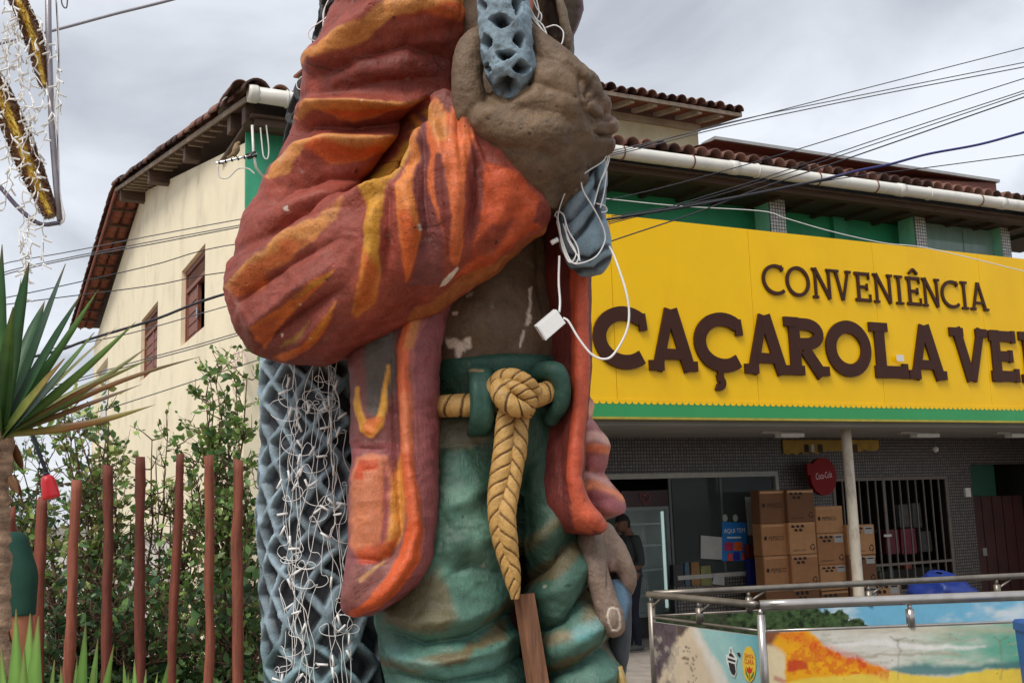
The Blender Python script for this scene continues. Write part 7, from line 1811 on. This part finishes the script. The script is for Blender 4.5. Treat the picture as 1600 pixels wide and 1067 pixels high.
# ================================================================== people
def limb(rows, n=14, sub=5):
    A = np.array(rows, float); D = catmull(A, sub * len(A)); p, r = D[:, :3], D[:, 3]
    s = np.sqrt(1 - np.array([.25, .6, .9]) ** 2); d0 = p[0] - p[1]; d0 /= np.linalg.norm(d0); d1 = p[-1] - p[-2]; d1 /= np.linalg.norm(d1)
    p = np.vstack([[p[0] + d0 * r[0] * q for q in (.9, .6, .25)], p, [p[-1] + d1 * r[-1] * q for q in (.25, .6, .9)]]); r = np.concatenate([r[0] * s[::-1], r, r[-1] * s])
    V, F = tube(p, r, n); return V, np.array(F[:-2]), [F[-2], F[-1]]
def ellip(c, r, n=18):
    V = []; F = []
    for i in range(n // 2 + 1):
        a = math.pi * i / (n // 2)
        for j in range(n):
            b = 2 * math.pi * j / n; V.append((c[0] + r[0] * math.sin(a) * math.cos(b), c[1] + r[1] * math.sin(a) * math.sin(b), c[2] + r[2] * math.cos(a)))
    for i in range(n // 2):
        for j in range(n): F.append((i * n + j, i * n + (j + 1) % n, (i + 1) * n + (j + 1) % n, (i + 1) * n + j))
    return np.array(V), np.array(F), []
def hand_parts(w, d, side):
    """palm and five fingers hanging from the wrist w along d"""
    w = np.array(w, float); d = np.array(d, float); d /= np.linalg.norm(d); x = np.array([0, 1.0, 0]); z = np.cross(d, x) * side
    out = [limb([(*w, .028), (*(w + d * .05), .036), (*(w + d * .09), .034)])]
    for k, (o_, L) in enumerate(((-.028, .075), (-.009, .085), (.010, .08), (.028, .062))):
        b = w + d * .09 + x * o_; out.append(limb([(*b, .0105), (*(b + d * L * .5 + z * .006), .0095), (*(b + d * L + z * .025), .0085)], 10, 4))
    b = w + d * .03 - x * .03; out.append(limb([(*b, .014), (*(b + d * .035 - x * .022), .012), (*(b + d * .07 - x * .022 + z * .01), .010)], 10, 4))
    return out
def person(label, loc, rz, shirt, pants, skin, hair, H=1.74, sleeve=.33, arm_bend=.0, shoe=(.05, .05, .05), sole=(.7, .7, .7), head_tilt=0.0, build=1.0, emblem=False):
    """x is forward; the body is built upright, sized, then turned to face rz"""
    o = root('person', label, 'person', loc, rz)
    b = build
    parts = [limb([(0, 0, .98, .145 * b), (.01, 0, 1.1, .15 * b), (.02, 0, 1.25, .165 * b), (.0, 0, 1.40, .15 * b), (-.01, 0, 1.47, .08)]), limb([(-.01, -.16, 1.42, .065), (-.01, .16, 1.42, .065)]), limb([(-.01, 0, 1.45, .058), (.015, 0, 1.56, .056)])]
    parts[0][0][:, 1] *= 1.22
    hx = .035 + head_tilt * .06
    parts += [ellip((hx, 0, 1.635), (.098, .078, .12)), ellip((hx + .03, 0, 1.575), (.062, .058, .055)), ellip((hx + .1, 0, 1.625), (.02, .014, .026), 10), ellip((hx, .078, 1.63), (.018, .012, .032), 10), ellip((hx, -.078, 1.63), (.018, .012, .032), 10), ellip((hx + .088, 0, 1.585), (.014, .026, .01), 10)]
    wr = {}
    for s in (-1, 1):
        el_ = np.array([-.03, s * .235 * b, 1.13]); wrist = np.array([.05 + arm_bend * .22, s * .24 * b - s * arm_bend * .08, .88 + arm_bend * .22])
        parts += [limb([(-.01, s * .17 * b, 1.42, .062), (-.02, s * .215 * b, 1.30, .056), (*el_, .045), (*((el_ + wrist) / 2), .042), (*wrist, .029)])]
        parts += hand_parts(wrist, wrist - el_, s)
        parts += [limb([(0, s * .085, .96, .105), (.015, s * .095, .72, .082), (.02, s * .1, .52, .058), (0, s * .1, .33, .058), (-.02, s * .105, .10, .042)]), limb([(-.05, s * .105, .05, .045), (.06, s * .115, .045, .043), (.15, s * .12, .035, .034)])]
    V, F, _ = remesh(parts, .0085, 3)
    k = H / 1.755
    x, y, z = V.T
    col = np.tile(np.array(skin), (len(V), 1))
    torso = (z > .93) & (z < 1.475) & (np.abs(y) < .3 * b)
    arm = (np.abs(y) > .175 * b) & (z < 1.47)
    sl = (z > 1.43 - sleeve)
    V2 = V.copy(); N = vnormals(V, outward(V, F))
    sh_m = torso & (~arm | sl) & ~((np.abs(y) < .06) & (z > 1.46)) & ((z > .95) & ~(arm & (np.abs(y) > .2) & ~sl))
    pt_m = (z <= .965) & (np.abs(y) < .215) & (z > .09) & ~((np.abs(y) > .185) & (z > .62))
    sk = (z <= .09)
    col[pt_m] = pants; col[sh_m] = shirt; col[sk] = shoe; col[z < .02] = sole
    V2[sh_m] += N[sh_m] * (.012 + .008 * fbm(V[sh_m], 7, 2))[:, None]; V2[pt_m] += N[pt_m] * (.010 + .008 * fbm(V[pt_m], 6, 2))[:, None]
    hr = ((z > 1.665) | ((x < hx - .03) & (z > 1.58))) & (z > 1.5); col[hr & (np.abs(y) < .09)] = hair; V2[hr] += N[hr] * .012
    for s in (-1, 1):
        e = (np.abs(y - s * .032) < .014) & (np.abs(z - 1.637) < .008) & (x > hx + .06); col[e] = (.02, .02, .02)
        e = (np.abs(y - s * .032) < .022) & (np.abs(z - 1.66) < .005) & (x > hx + .06); col[e] = hair
    e = (np.abs(y) < .026) & (np.abs(z - 1.583) < .005) & (x > hx + .08); col[e] = np.array(skin) * .55
    V2 *= k
    w = MW[o.name]; V2 = V2 @ w[:3, :3].T + w[:3, 3]
    mesh_obj('body', V2, F, paintM('cloth_and_skin', rough=.75, var=.12, scale=25, bump=.3, bscale=90, spec=.25), o, True, np.clip(col, .002, 1))
    if emblem:
        c = np.array([.19, -.08, 1.30]) * k; V, F, _ = ellip(c, (.006, .025, .02), 12); V = V @ w[:3, :3].T + w[:3, 3]; mesh_obj('badge', V, F, whm, o, True)
    return o
u_ = hp(984, 900, .75)[0]
q = HW([[u_, .75, GROUND + .03]])[0]
person('person in dark shirt and navy trousers standing in the shop entrance, looking down', tuple(q), math.radians(205), S(44, 46, 45), S(20, 23, 36), S(104, 72, 56), S(28, 24, 22), 1.78, emblem=True, arm_bend=.5, head_tilt=.6, sole=S(200, 200, 200))
q = P(28, 1000, 4.7)
person('person in dark green short-sleeved shirt half hidden behind the ringed trunk', (float(q[0]) - .2, 4.7, 0.0), math.radians(75), S(30, 66, 54), S(26, 28, 34), S(168, 110, 82), S(30, 26, 24), 1.86, sleeve=.27, build=1.1)
